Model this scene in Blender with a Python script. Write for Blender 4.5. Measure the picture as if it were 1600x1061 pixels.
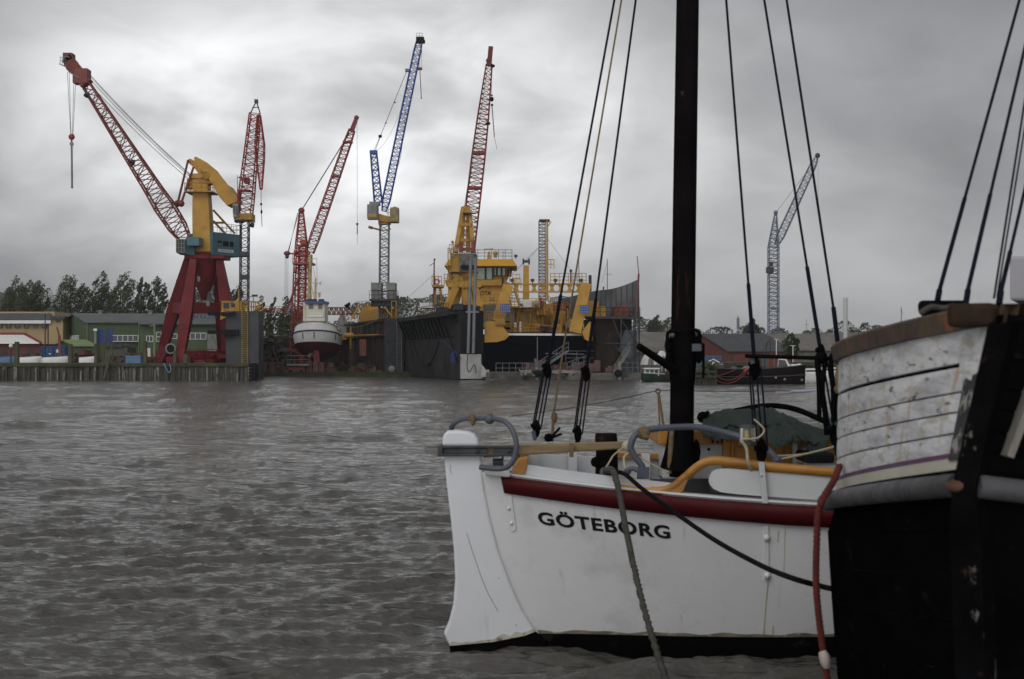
import bpy, math, random
import numpy as np
from mathutils import Vector, Matrix
from mathutils import noise as mnoise
for o in list(bpy.data.objects): bpy.data.objects.remove(o)
sc = bpy.context.scene
COL = sc.collection
PI = math.pi
R = math.radians
# ------------------------------------------------------------------ camera
H = 2.3; F = 2222.2; HY = 560.0        # camera height, focal length and horizon row (1600 px wide frame)
cam = bpy.data.cameras.new("camera"); camo = bpy.data.objects.new("camera", cam); COL.objects.link(camo)
cam.lens = 50.0; cam.sensor_width = 36.0; cam.shift_y = (HY - 530.5) / 1600.0
cam.clip_start = 0.1; cam.clip_end = 6000
camo.location = (0, 0, H); camo.rotation_euler = (PI / 2, 0, 0)
cam.dof.use_dof = True; cam.dof.focus_distance = 38.0; cam.dof.aperture_fstop = 4.5
sc.camera = camo
# ------------------------------------------------------------------ sky and sun
SUN_EL, SUN_AZ = 42.0, 212.0           # azimuth from +Y towards +X
world = bpy.data.worlds.new("World"); sc.world = world; world.use_nodes = True
def build_world():
    nt = world.node_tree; N = nt.nodes; L = nt.links
    N.clear()
    out = N.new("ShaderNodeOutputWorld"); bg = N.new("ShaderNodeBackground"); L.new(bg.outputs[0], out.inputs[0])
    bg.inputs[1].default_value = 0.1
    sky = N.new("ShaderNodeTexSky"); sky.sky_type = 'NISHITA'; sky.sun_disc = False
    sky.sun_elevation = R(SUN_EL); sky.sun_rotation = R(SUN_AZ); sky.air_density = 1.5; sky.dust_density = 6.0
    tc = N.new("ShaderNodeTexCoord"); sep = N.new("ShaderNodeSeparateXYZ"); L.new(tc.outputs["Generated"], sep.inputs[0])
    def math_(op, a, b=None, c=None):
        n = N.new("ShaderNodeMath"); n.operation = op
        for i, v in enumerate((a, b, c)):
            if v is None: continue
            if isinstance(v, (int, float)): n.inputs[i].default_value = v
            else: L.new(v, n.inputs[i])
        return n.outputs[0]
    zc = math_('MAXIMUM', sep.outputs[2], 0.0)
    den = math_('ADD', zc, 0.42)
    px = math_('DIVIDE', sep.outputs[0], den); py = math_('DIVIDE', sep.outputs[1], den)
    cmb = N.new("ShaderNodeCombineXYZ"); L.new(px, cmb.inputs[0]); L.new(py, cmb.inputs[1])
    def noise(scale, detail, rough, dist, off, sx=1.0):
        mp = N.new("ShaderNodeMapping"); L.new(cmb.outputs[0], mp.inputs[0])
        mp.inputs["Location"].default_value = off; mp.inputs["Scale"].default_value = (sx, 1, 1)
        n = N.new("ShaderNodeTexNoise"); n.inputs["Scale"].default_value = scale; n.inputs["Detail"].default_value = detail
        n.inputs["Roughness"].default_value = rough; n.inputs["Distortion"].default_value = dist
        L.new(mp.outputs[0], n.inputs["Vector"]); return n.outputs["Fac"]
    def maprange(v, a, b, c, d):
        n = N.new("ShaderNodeMapRange"); n.interpolation_type = 'SMOOTHSTEP'
        L.new(v, n.inputs[0])
        for i, x in enumerate((a, b, c, d)): n.inputs[i + 1].default_value = x
        return n.outputs[0]
    big = maprange(noise(1.1, 2, 0.45, 0.3, (3.1, 1.7, 0)), 0.3, 0.7, -1, 1)
    mid = maprange(noise(3.0, 4, 0.5, 0.5, (7.3, 2.2, 0)), 0.25, 0.75, -1, 1)
    fine = maprange(noise(8.0, 5, 0.55, 0.5, (1.3, 9.2, 0)), 0.2, 0.8, -1, 1)
    # bright break in the cloud ahead, away from the sun: brighter lobe
    d0 = Vector((-0.13, 1.0, 0.185)).normalized()
    vd = N.new("ShaderNodeVectorMath"); vd.operation = 'DOT_PRODUCT'; L.new(tc.outputs["Generated"], vd.inputs[0]); vd.inputs[1].default_value = d0
    lobe = math_('ADD', math_('MULTIPLY', maprange(vd.outputs["Value"], 0.972, 0.9995, 0, 1), 0.72), math_('MULTIPLY', maprange(vd.outputs["Value"], 0.92, 1.0, 0, 1), 0.34))
    lobe = math_('MULTIPLY', lobe, math_('ADD', 0.72, math_('ADD', math_('MULTIPLY', mid, 0.42), math_('MULTIPLY', fine, 0.14))))
    hor = maprange(zc, 0.0, 0.12, -0.01, 0.0)
    lobe = math_('MULTIPLY', lobe, maprange(zc, 0.03, 0.15, 0.16, 1.0))
    lum = math_('ADD', 0.395, math_('MULTIPLY', big, 0.06))
    lum = math_('ADD', lum, math_('MULTIPLY', mid, 0.07))
    lum = math_('ADD', lum, math_('MULTIPLY', fine, 0.03))
    lum = math_('ADD', lum, math_('MULTIPLY', lobe, 0.82))
    lum = math_('ADD', lum, hor)
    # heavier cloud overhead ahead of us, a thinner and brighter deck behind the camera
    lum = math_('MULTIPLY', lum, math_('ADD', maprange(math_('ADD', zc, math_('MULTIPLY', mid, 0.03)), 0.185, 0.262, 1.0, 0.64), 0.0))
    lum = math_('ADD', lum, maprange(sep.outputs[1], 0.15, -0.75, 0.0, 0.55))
    lum = math_('MULTIPLY', lum, 10.0)
    tint = N.new("ShaderNodeMix"); tint.data_type = 'RGBA'; L.new(maprange(lum, 3.0, 5.5, 0, 1), tint.inputs[0])
    tint.inputs[6].default_value = (0.975, 0.99, 1.03, 1); tint.inputs[7].default_value = (0.992, 0.998, 1.012, 1)
    mul = N.new("ShaderNodeVectorMath"); mul.operation = 'SCALE'; L.new(tint.outputs[2], mul.inputs[0]); L.new(lum, mul.inputs["Scale"])
    mix = N.new("ShaderNodeMix"); mix.data_type = 'RGBA'; mix.inputs[0].default_value = 0.98
    L.new(sky.outputs[0], mix.inputs[6]); L.new(mul.outputs[0], mix.inputs[7])
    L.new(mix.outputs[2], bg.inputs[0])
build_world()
sun = bpy.data.lights.new("sun", 'SUN'); suno = bpy.data.objects.new("sun", sun); COL.objects.link(suno)
sun.energy = 0.8; sun.angle = R(40); sun.color = (1.0, 0.975, 0.94)
sd = Vector((math.sin(R(SUN_AZ)) * math.cos(R(SUN_EL)), math.cos(R(SUN_AZ)) * math.cos(R(SUN_EL)), math.sin(R(SUN_EL))))
suno.rotation_euler = sd.to_track_quat('Z', 'Y').to_euler()
sc.view_settings.view_transform = 'Standard'; sc.view_settings.look = 'None'; sc.view_settings.gamma = 1.0; sc.view_settings.exposure = 0.0
# ------------------------------------------------------------------ helpers
ORG = {}
Z = Vector((0, 0, 1))
def V(*a): return Vector(a)
def P(px, py, Y): return Vector(((px - 800) / F * Y, Y, H - (py - HY) / F * Y))
def perp(d):
    a = Z if abs(d.z) < 0.95 else Vector((1, 0, 0))
    s = d.cross(a).normalized(); return s, s.cross(d).normalized()
class MB:
    def __init__(s): s.v = []; s.f = []; s.mi = []; s.sm = []; s.m = 0
    def add(s, vs, fs, smooth=False):
        b = len(s.v); s.v += [tuple(x) for x in vs]
        for f in fs: s.f.append(tuple(i + b for i in f)); s.mi.append(s.m); s.sm.append(smooth)
        return s
    def hexa(s, c):   # 8 corners: bottom 4 (ccw), top 4
        return s.add(c, [(3, 2, 1, 0), (4, 5, 6, 7), (0, 1, 5, 4), (1, 2, 6, 5), (2, 3, 7, 6), (3, 0, 4, 7)])
    def box(s, c, size, rz=0.0, top=1.0):
        c = Vector(c); hx, hy, hz = size[0] / 2, size[1] / 2, size[2] / 2
        ca, sa = math.cos(rz), math.sin(rz); pts = []
        for z, k in ((-hz, 1), (hz, top)):
            for x, y in ((-hx, -hy), (hx, -hy), (hx, hy), (-hx, hy)):
                x *= k; y *= k; pts.append((c.x + x * ca - y * sa, c.y + x * sa + y * ca, c.z + z))
        return s.hexa(pts)
    def pbox(s, x0, y0, x1, y1, Y, d, shift=(0, 0)):
        a = P(x0, y1, Y); b = P(x1, y0, Y); sx, sy = shift
        return s.hexa([(a.x, Y, a.z), (b.x, Y, a.z), (b.x + sx, Y + d, a.z), (a.x + sx, Y + d, a.z),
                       (a.x, Y, b.z), (b.x, Y, b.z), (b.x + sx, Y + d, b.z), (a.x + sx, Y + d, b.z)])
    def bar(s, p, q, w, h=None, w2=None, h2=None, up=None):
        p = Vector(p); q = Vector(q); h = h or w; w2 = w2 or w; h2 = h2 or (h if w2 == w else h * w2 / w)
        d = (q - p).normalized()
        if up is None: sx, sy = perp(d)
        else:
            sx = d.cross(Vector(up)).normalized(); sy = sx.cross(d)
        pts = []
        for c, a, b in ((p, w, h), (q, w2, h2)):
            for i, j in ((-1, -1), (1, -1), (1, 1), (-1, 1)): pts.append(c + sx * (i * a / 2) + sy * (j * b / 2))
        return s.hexa([pts[0], pts[1], pts[2], pts[3], pts[4], pts[5], pts[6], pts[7]])
    def rod(s, p, q, r, n=6, r2=None, caps=True):
        p = Vector(p); q = Vector(q); r2 = r if r2 is None else r2
        d = (q - p).normalized(); a, b = perp(d); vs = []
        for c, rr in ((p, r), (q, r2)):
            for i in range(n):
                t = 2 * PI * i / n; vs.append(c + a * (rr * math.cos(t)) + b * (rr * math.sin(t)))
        s.add(vs, [(i, (i + 1) % n, n + (i + 1) % n, n + i) for i in range(n)], n > 5)
        if caps: s.add(vs, [tuple(range(n - 1, -1, -1)), tuple(range(n, 2 * n))])
        return s
    def tube(s, pts, r, n=8, caps=True):
        pts = [Vector(p) for p in pts]; m = len(pts); rs = r if isinstance(r, (list, tuple)) else [r] * m
        d = (pts[1] - pts[0]).normalized(); a, _ = perp(d); vs = []
        for k in range(m):
            t = ((pts[min(k + 1, m - 1)] - pts[k]).normalized() + (pts[k] - pts[max(k - 1, 0)]).normalized())
            if t.length < 1e-6: t = d
            t.normalize(); a = (a - t * a.dot(t)).normalized(); b = t.cross(a)
            for i in range(n):
                w = 2 * PI * i / n; vs.append(pts[k] + a * (rs[k] * math.cos(w)) + b * (rs[k] * math.sin(w)))
        fs = [(k * n + i, k * n + (i + 1) % n, (k + 1) * n + (i + 1) % n, (k + 1) * n + i) for k in range(m - 1) for i in range(n)]
        s.add(vs, fs, True)
        if caps: s.add(vs[:n] + vs[-n:], [tuple(range(n - 1, -1, -1)), tuple(range(n, 2 * n))])
        return s
    def prism(s, pts, vec):
        n = len(pts); vec = Vector(vec); vs = [Vector(p) for p in pts]; vs += [p + vec for p in vs]
        return s.add(vs, [tuple(range(n)), tuple(range(2 * n - 1, n - 1, -1))] + [(i + n, (i + 1) % n + n, (i + 1) % n, i) for i in range(n)])
    def ppoly(s, pp, Y, d): return s.prism([P(x, y, Y) for x, y in pp], (0, d, 0))
    def grid(s, rows, smooth=True, wrap=False):
        m = len(rows[0]); vs = [p for r in rows for p in r]; w = m if wrap else m - 1
        return s.add(vs, [(k * m + i, k * m + (i + 1) % m, (k + 1) * m + (i + 1) % m, (k + 1) * m + i) for k in range(len(rows) - 1) for i in range(w)], smooth)
    def sphere(s, c, r, n=10, sq=(1, 1, 1)):
        c = Vector(c); rows = []
        for k in range(n // 2 + 1):
            t = PI * k / (n // 2)
            rows.append([c + Vector((r * sq[0] * math.sin(t) * math.cos(2 * PI * i / n), r * sq[1] * math.sin(t) * math.sin(2 * PI * i / n), r * sq[2] * math.cos(t))) for i in range(n)])
        return s.grid(rows, True, True)
    def truss(s, p, q, prof, n, rc, rb, side=(0, 1, 0), depth=1.0, rings=1):
        """square lattice beam; prof = [(t, width)], side = a direction roughly across the beam"""
        p = Vector(p); q = Vector(q); ax = (q - p); d = ax.normalized()
        a = Vector(side); a = (a - d * a.dot(d)).normalized(); b = d.cross(a)
        if isinstance(prof, (int, float)): prof = [(0, prof), (1, prof)]
        def W(t):
            for (t0, w0), (t1, w1) in zip(prof, prof[1:]):
                if t <= t1: return w0 + (w1 - w0) * (t - t0) / max(t1 - t0, 1e-6)
            return prof[-1][1]
        def C(t, k):
            i, j = ((-1, -1), (1, -1), (1, 1), (-1, 1))[k]; w = W(t) / 2
            return p + ax * t + a * (i * w * depth) + b * (j * w)
        for k in range(4):
            for i in range(n): s.rod(C(i / n, k), C((i + 1) / n, k), rc, 4, caps=False)
        for i in range(n + 1):
            t = i / n
            for k in range(4):
                if i % rings == 0 or i == n: s.rod(C(t, k), C(t, (k + 1) % 4), rb, 4, caps=False)
                if i < n:
                    k0, k1 = (k, (k + 1) % 4) if i % 2 == 0 else ((k + 1) % 4, k)
                    s.rod(C(t, k0), C((i + 1) / n, k1), rb, 4, caps=False)
        return s
    def rail(s, pts, h, posts=4, r=0.03, rows=2):
        pts = [Vector(p) for p in pts]
        for p, q in zip(pts, pts[1:]):
            for k in range(1, rows + 1): s.rod(p + Z * (h * k / rows), q + Z * (h * k / rows), r, 4)
            for i in range(posts + 1):
                c = p.lerp(q, i / posts); s.rod(c, c + Z * h, r, 4)
        return s
    def ladder(s, p, q, w, n, r=0.04, side=(1, 0, 0)):
        p = Vector(p); q = Vector(q); a = Vector(side) * (w / 2)
        s.rod(p - a, q - a, r * 1.4, 4); s.rod(p + a, q + a, r * 1.4, 4)
        for i in range(n):
            c = p.lerp(q, (i + .5) / n); s.rod(c - a, c + a, r, 4)
        return s
    def mesh(s, name, mats):
        me = bpy.data.meshes.new(name); me.from_pydata(s.v, [], s.f)
        for m in (mats if isinstance(mats, (list, tuple)) else [mats]): me.materials.append(m)
        me.polygons.foreach_set("material_index", s.mi); me.polygons.foreach_set("use_smooth", s.sm); me.update()
        return me
    def build(s, name, mats, parent=None, org=None, bevel=0.0, label=None):
        o0 = ORG[parent] if parent is not None else Vector(org) if org is not None else Vector((0, 0, 0))
        s.v = [(x - o0.x, y - o0.y, z - o0.z) for x, y, z in s.v]
        o = bpy.data.objects.new(name, s.mesh(name, mats)); COL.objects.link(o); ORG[o] = o0
        if parent is not None: o.parent = parent
        else: o.location = o0
        if bevel:
            b = o.modifiers.new("bevel", 'BEVEL'); b.width = bevel; b.segments = 2; b.limit_method = 'ANGLE'; b.angle_limit = R(40)
        if label: o["label"] = label
        return o
def tag(o, label, cat, group=None, kind=None):
    if label: o["label"] = label
    if cat: o["category"] = cat
    if group: o["group"] = group
    if kind: o["kind"] = kind
    return o
def thing(name, loc, label, cat, group=None):
    o = bpy.data.objects.new(name, None); COL.objects.link(o); o.location = loc; o.empty_display_size = 0.3
    ORG[o] = Vector(loc); return tag(o, label, cat, group)
def structure(o): o["kind"] = "structure"; return o
def copy_thing(root, loc, label, group=None, scale=None, rz=None):
    r = root.copy(); COL.objects.link(r); r.location = loc; r["label"] = label
    if group: r["group"] = group
    if scale: r.scale = scale
    if rz is not None: r.rotation_euler = (0, 0, rz)
    for ch in list(root.children):
        c = ch.copy(); COL.objects.link(c); c.parent = r
        for g in ch.children:
            d = g.copy(); COL.objects.link(d); d.parent = c
    return r
def sag(p, q, s, n=14):
    p = Vector(p); q = Vector(q)
    return [p.lerp(q, i / n) - Z * (4 * s * (i / n) * (1 - i / n)) for i in range(n + 1)]
def smooth_path(pts, n=6):
    pts = [Vector(p) for p in pts]; out = []
    for i in range(len(pts) - 1):
        p0 = pts[max(i - 1, 0)]; p1 = pts[i]; p2 = pts[i + 1]; p3 = pts[min(i + 2, len(pts) - 1)]
        for k in range(n):
            t = k / n
            out.append(0.5 * ((2 * p1) + (p2 - p0) * t + (2 * p0 - 5 * p1 + 4 * p2 - p3) * t * t + (3 * p1 - p0 - 3 * p2 + p3) * t ** 3))
    return out + [pts[-1]]
# ------------------------------------------------------------------ materials
def M(name, col, rough=0.6, metal=0.0, var=0.25, vs=1.5, stretch=(1, 1, 1), spots=(), bump=0.0, bs=12.0, spec=0.4, bstretch=(1, 1, 1), coat=0.0):
    """painted or raw surface: base colour with uneven tone, wear patches (colour, scale, lo, hi, stretch) and fine bump"""
    m = bpy.data.materials.new(name); m.use_nodes = True; nt = m.node_tree; N = nt.nodes; L = nt.links
    b = N["Principled BSDF"]; b.inputs["Roughness"].default_value = rough; b.inputs["Metallic"].default_value = metal
    b.inputs["Specular IOR Level"].default_value = spec
    if coat: b.inputs["Coat Weight"].default_value = coat; b.inputs["Coat Roughness"].default_value = 0.15
    geo = N.new("ShaderNodeTexCoord")
    def noise(scale, st, detail=5, off=0.0, rgh=0.6):
        mp = N.new("ShaderNodeMapping"); mp.inputs["Scale"].default_value = st; mp.inputs["Location"].default_value = (off, off * .7, off * 1.3)
        L.new(geo.outputs["Object"], mp.inputs[0]); n = N.new("ShaderNodeTexNoise"); n.inputs["Scale"].default_value = scale
        n.inputs["Detail"].default_value = detail; n.inputs["Roughness"].default_value = rgh
        L.new(mp.outputs[0], n.inputs["Vector"]); return n.outputs["Fac"]
    def rng(v, a, b_, c, d):
        n = N.new("ShaderNodeMapRange"); L.new(v, n.inputs[0])
        for i, x in enumerate((a, b_, c, d)): n.inputs[i + 1].default_value = x
        return n.outputs[0]
    def mix(f, a, c):
        n = N.new("ShaderNodeMix"); n.data_type = 'RGBA'; L.new(f, n.inputs[0])
        for i, x in ((6, a), (7, c)):
            if isinstance(x, (tuple, list)): n.inputs[i].default_value = (x[0], x[1], x[2], 1)
            else: L.new(x, n.inputs[i])
        return n.outputs[2]
    lo = tuple(max(c * (1 - var), 0) for c in col); hi = tuple(min(c * (1 + var), 1) for c in col)
    c = mix(rng(noise(vs, stretch), 0.3, 0.7, 0, 1), lo, hi)
    for i, sp in enumerate(spots):
        sc_, s_, l_, h_ = sp[0], sp[1], sp[2], sp[3]; st = sp[4] if len(sp) > 4 else (1, 1, 1)
        c = mix(rng(noise(s_, st, 6, 3.7 * (i + 1), 0.65), l_, h_, 0, 1), c, sc_)
    L.new(c, b.inputs["Base Color"])
    if bump:
        bn = N.new("ShaderNodeBump"); bn.inputs["Strength"].default_value = 1.0; bn.inputs["Distance"].default_value = bump
        L.new(noise(bs, bstretch, 4, 1.1), bn.inputs["Height"]); L.new(bn.outputs[0], b.inputs["Normal"])
    rr = rng(noise(vs * 2.3, (1, 1, 1), 4, 9.1), 0.3, 0.7, max(rough - .12, .03), min(rough + .12, 1)); L.new(rr, b.inputs["Roughness"])
    return m
def G(name, col=(0.02, 0.025, 0.03), rough=0.08):
    m = bpy.data.materials.new(name); m.use_nodes = True; b = m.node_tree.nodes["Principled BSDF"]
    b.inputs["Base Color"].default_value = (*col, 1); b.inputs["Roughness"].default_value = rough; b.inputs["Specular IOR Level"].default_value = 0.6
    return m
RUST = (0.12, 0.045, 0.02); DRUST = (0.05, 0.022, 0.013)
m_red = M("red_crane_paint", (0.125, 0.010, 0.014), 0.6, spec=.25, var=.3, vs=.6, spots=[(DRUST, 1.2, .56, .75)])
m_brownred = M("weathered_red_paint", (0.15, 0.034, 0.026), 0.6, var=.35, vs=.5, spots=[((.30, .12, .08), .9, .58, .75)])
m_ored = M("orange_red_paint", (0.30, 0.042, 0.030), 0.6, var=.25, spots=[((.45, .16, .1), .8, .6, .8)])
m_redjib = M("bright_red_paint", (0.24, 0.032, 0.032), 0.6, var=.3, vs=.4, spots=[((.5, .32, .3), .5, .62, .75)])
m_yel = M("crane_yellow", (0.42, 0.23, 0.033), 0.55, var=.15, vs=.8, spots=[((.24, .12, .03), 1.1, .55, .8), (DRUST, 2.2, .66, .78)])
m_yeld = M("worn_yellow", (0.37, 0.20, 0.03), 0.6, var=.3, vs=.8, spots=[(DRUST, 1.3, .52, .72)])
m_bluh = M("petrol_blue_paint", (0.06, 0.135, 0.165), 0.5, var=.15, vs=.6, spots=[((.04, .07, .08), .9, .58, .8, (1, 1, .3))])
m_blue = M("blue_crane_paint", (0.035, 0.085, 0.30), 0.5, var=.3, vs=.6)
m_bluf = M("faded_blue_paint", (0.07, 0.13, 0.24), 0.6, var=.25, vs=.6)
m_grey = M("galvanised_steel", (0.17, 0.18, 0.19), 0.55, metal=.3, var=.25, vs=.8)
m_dgrey = M("dark_steel", (0.035, 0.037, 0.042), 0.6, var=.4, vs=.7, spots=[(DRUST, 1.0, .55, .75)])
m_conc = M("concrete", (0.2, 0.2, 0.19), 0.85, var=.25, vs=.9, spots=[((.09, .085, .08), 1.2, .55, .75, (1, 1, .3))])
m_wht = M("white_paint", (0.68, 0.68, 0.66), 0.45, var=.08, vs=1.0, spots=[((.35, .33, .3), 1.4, .62, .85, (1, 1, .25))])
m_blk = M("black_paint", (0.010, 0.010, 0.012), 0.7, spec=.1, var=.3, vs=1.2)
m_cable = M("steel_cable", (0.08, 0.08, 0.085), 0.6, var=.1)
m_cream = M("cream_render", (0.40, 0.30, 0.16), 0.85, var=.08, vs=.4, spots=[((.27, .2, .11), .6, .58, .8, (1, 1, .2))])
m_green = M("green_cladding", (0.058, 0.086, 0.043), 0.7, var=.12, vs=.3, stretch=(1, 1, .2), bump=.02, bs=9, bstretch=(1, 1, 0.001), spots=[((.04, .065, .035), .4, .55, .8, (1, 1, .2))])
m_lgreen = M("pale_green_trim", (0.16, 0.22, 0.09), 0.7, var=.1)
m_roofg = M("grey_sheet_roof", (0.10, 0.105, 0.105), 0.75, var=.15, vs=.3, spots=[((.15, .15, .145), .5, .55, .8)])
m_slate = M("dark_slate_roof", (0.055, 0.058, 0.064), 0.7, var=.15, vs=.4, bump=.03, bs=4)
m_brick = M("red_brick", (0.13, 0.042, 0.035), 0.85, var=.15, vs=.7, bump=.01, bs=10)
m_shed = M("weathered_boards", (0.12, 0.115, 0.105), 0.85, var=.3, vs=.5, stretch=(4, 4, .2), bump=.02, bs=5, bstretch=(1, 1, .01))
m_asb = M("fibre_cement_roof", (0.15, 0.14, 0.125), 0.85, var=.2, vs=.4, spots=[((.09, .08, .07), .5, .5, .75, (1, .4, 1))], bump=.03, bs=3, bstretch=(6, .05, .05))
m_pile = M("tarred_timber", (0.042, 0.040, 0.034), 0.9, var=.7, vs=2.2, stretch=(3, 3, .12), spots=[((.17, .165, .15), 2.6, .56, .68, (3, 3, .1)), ((.03, .04, .015), .9, .5, .7)], bump=.03, bs=6, bstretch=(1, 1, .1))
m_moss = M("mossy_beam", (0.045, 0.043, 0.03), 0.9, var=.4, vs=.9, spots=[((.06, .075, .02), .7, .45, .65)], bump=.03, bs=4)
m_post = M("mooring_timber", (0.07, 0.065, 0.04), 0.9, var=.4, vs=1.2, stretch=(2, 2, .3), bump=.02, bs=6)
m_glass = G("window_glass", (0.03, 0.035, 0.04))
m_glassb = G("bridge_glass_sky_tone", (0.42, 0.55, 0.55), .1)  # pale base colour carries the sky brightness seen in the panes
m_blucont = M("blue_container_paint", (0.025, 0.07, 0.20), 0.55, var=.2, bump=.03, bs=7, bstretch=(1, 1, .001))
m_lblu = M("pale_blue_paint", (0.13, 0.22, 0.36), 0.6, var=.2, spots=[((.08, .1, .13), 1.2, .58, .8)])
m_rbrown = M("red_brown_paint", (0.16, 0.05, 0.03), 0.6, var=.25, vs=.9)
m_rusty = M("rusty_plate", (0.032, 0.026, 0.023), 0.8, spec=.2, var=.4, vs=.5, stretch=(1, 1, .4), spots=[(RUST, .7, .52, .7, (1, 1, .35)), ((.14, .13, .12), .8, .58, .72, (1, 1, .2))], bump=.03, bs=2)
m_wing = M("dock_side_plate", (0.026, 0.026, 0.027), 0.7, spec=.2, var=.45, vs=.22, spots=[((.015, .015, .017), .18, .5, .62), ((.06, .057, .05), .6, .6, .8, (1, 1, .25)), (DRUST, .9, .62, .75, (1, 1, .3))], bump=.03, bs=.8)
m_blkw = M("dock_black_plate", (0.014, 0.014, 0.016), 0.75, spec=.12, var=.4, vs=.5, spots=[((.05, .045, .04), .8, .6, .8, (1, 1, .2))])
m_bark = M("bark", (0.06, 0.05, 0.04), 0.9, var=.3)
m_clut = M("scrap_steel", (0.07, 0.05, 0.042), 0.8, var=.6, vs=1.3, spots=[(RUST, 1.1, .52, .66), ((.18, .17, .16), 1.6, .6, .7)])
# ------------------------------------------------------------------ water
GZ = 1.8
def build_water():
    rng = np.random.default_rng(11)
    Y = [1.5]
    while Y[-1] < 330:
        y = Y[-1]; Y.append(y + min(max(y * y / (1422 * H) * 0.8, 0.035 if y > 7 else 0.12), 1.4))
    Y = np.array(Y); U = np.linspace(-0.72, 0.72, 980)
    X = (Y[:, None] + 5) * U[None, :]; YY = np.repeat(Y[:, None], len(U), 1)
    x = X.ravel().astype(np.float32); y = YY.ravel().astype(np.float32)
    dx = np.zeros_like(x); dy = np.zeros_like(x); h = np.zeros_like(x)
    n = 220; lam = np.exp(rng.uniform(math.log(0.14), math.log(7.0), n)); th = rng.normal(R(-76), R(24), n); ph = rng.uniform(0, 2 * PI, n)
    # patchy gusts modulate the short waves
    gx = np.sin(x * .11 + y * .05 + 1.3) * np.sin(y * .083 - x * .04 + .4) + .6 * np.sin(x * .31 - y * .22) * np.sin(y * .27 + x * .1 + 2)
    gust = np.clip(0.95 + 0.35 * gx, .45, 1.5).astype(np.float32)
    for l, t, p in zip(lam, th, ph):
        k = 2 * PI / l; A = 0.0028 * l ** 0.70 * rng.uniform(.5, 1.4)
        a = k * (math.cos(t) * x + math.sin(t) * y) + p
        g = gust if l < 1.5 else 1.0
        h += A * g * np.cos(a); s = np.sin(a) * (A * 1.0) * g; dx -= s * math.cos(t); dy -= s * math.sin(t)
    foam = np.clip((h - 0.13) / 0.04, 0, 1) * (y > 25)
    v = np.stack([x + dx, y + dy, h], 1)
    m = len(U); r = len(Y)
    idx = np.arange(r * m).reshape(r, m)
    q = np.stack([idx[:-1, :-1], idx[:-1, 1:], idx[1:, 1:], idx[1:, :-1]], -1).reshape(-1, 4)
    me = bpy.data.meshes.new("water"); me.vertices.add(len(v)); me.vertices.foreach_set("co", v.astype(np.float32).ravel())
    me.loops.add(q.size); me.loops.foreach_set("vertex_index", q.ravel().astype(np.int32))
    me.polygons.add(len(q)); me.polygons.foreach_set("loop_start", np.arange(0, q.size, 4, dtype=np.int32))
    me.polygons.foreach_set("use_smooth", np.ones(len(q), dtype=bool)); me.update(calc_edges=True)
    at = me.attributes.new("foam", 'FLOAT', 'POINT'); at.data.foreach_set("value", foam.astype(np.float32))
    mt = bpy.data.materials.new("harbour_water"); mt.use_nodes = True; nt = mt.node_tree; N = nt.nodes; L = nt.links
    b = N["Principled BSDF"]; b.inputs["Roughness"].default_value = 0.11; b.inputs["IOR"].default_value = 1.333
    a = N.new("ShaderNodeAttribute"); a.attribute_name = "foam"
    tc = N.new("ShaderNodeTexCoord")
    nz = N.new("ShaderNodeTexNoise"); nz.inputs["Scale"].default_value = 5; nz.inputs["Detail"].default_value = 6; L.new(tc.outputs["Object"], nz.inputs["Vector"])
    mr = N.new("ShaderNodeMapRange"); L.new(nz.outputs["Fac"], mr.inputs[0]); mr.inputs[1].default_value = .45; mr.inputs[2].default_value = .6
    mu = N.new("ShaderNodeMath"); mu.operation = 'MULTIPLY'; L.new(mr.outputs[0], mu.inputs[0]); L.new(a.outputs["Fac"], mu.inputs[1])
    big = N.new("ShaderNodeTexNoise"); big.inputs["Scale"].default_value = .06; L.new(tc.outputs["Object"], big.inputs["Vector"])
    c0 = N.new("ShaderNodeMix"); c0.data_type = 'RGBA'; L.new(big.outputs["Fac"], c0.inputs[0]); c0.inputs[6].default_value = (.068, .064, .058, 1); c0.inputs[7].default_value = (.082, .078, .070, 1)
    c1 = N.new("ShaderNodeMix"); c1.data_type = 'RGBA'; L.new(mu.outputs[0], c1.inputs[0]); L.new(c0.outputs[2], c1.inputs[6]); c1.inputs[7].default_value = (.55, .55, .52, 1)
    L.new(c1.outputs[2], b.inputs["Base Color"])
    ro = N.new("ShaderNodeMapRange"); L.new(mu.outputs[0], ro.inputs[0]); ro.inputs[3].default_value = .12; ro.inputs[4].default_value = .7; L.new(ro.outputs[0], b.inputs["Roughness"])
    mp = N.new("ShaderNodeMapping"); L.new(tc.outputs["Object"], mp.inputs[0]); mp.inputs["Scale"].default_value = (.8, 1.5, 1); mp.inputs["Rotation"].default_value = (0, 0, R(18))
    n2 = N.new("ShaderNodeTexNoise"); n2.inputs["Scale"].default_value = 10; n2.inputs["Detail"].default_value = 4; n2.inputs["Roughness"].default_value = .55; n2.inputs["Distortion"].default_value = .4; L.new(mp.outputs[0], n2.inputs["Vector"])
    bp = N.new("ShaderNodeBump"); bp.inputs["Strength"].default_value = 1; bp.inputs["Distance"].default_value = .034; L.new(n2.outputs["Fac"], bp.inputs["Height"])
    n3 = N.new("ShaderNodeTexNoise"); n3.inputs["Scale"].default_value = 1.7; n3.inputs["Detail"].default_value = 3; n3.inputs["Distortion"].default_value = .5; L.new(mp.outputs[0], n3.inputs["Vector"])
    b3 = N.new("ShaderNodeBump"); b3.inputs["Distance"].default_value = .21; L.new(n3.outputs["Fac"], b3.inputs["Height"]); L.new(bp.outputs[0], b3.inputs["Normal"]); L.new(b3.outputs[0], b.inputs["Normal"])
    me.materials.append(mt)
    o = bpy.data.objects.new("water", me); COL.objects.link(o); structure(o)
build_water()
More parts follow.
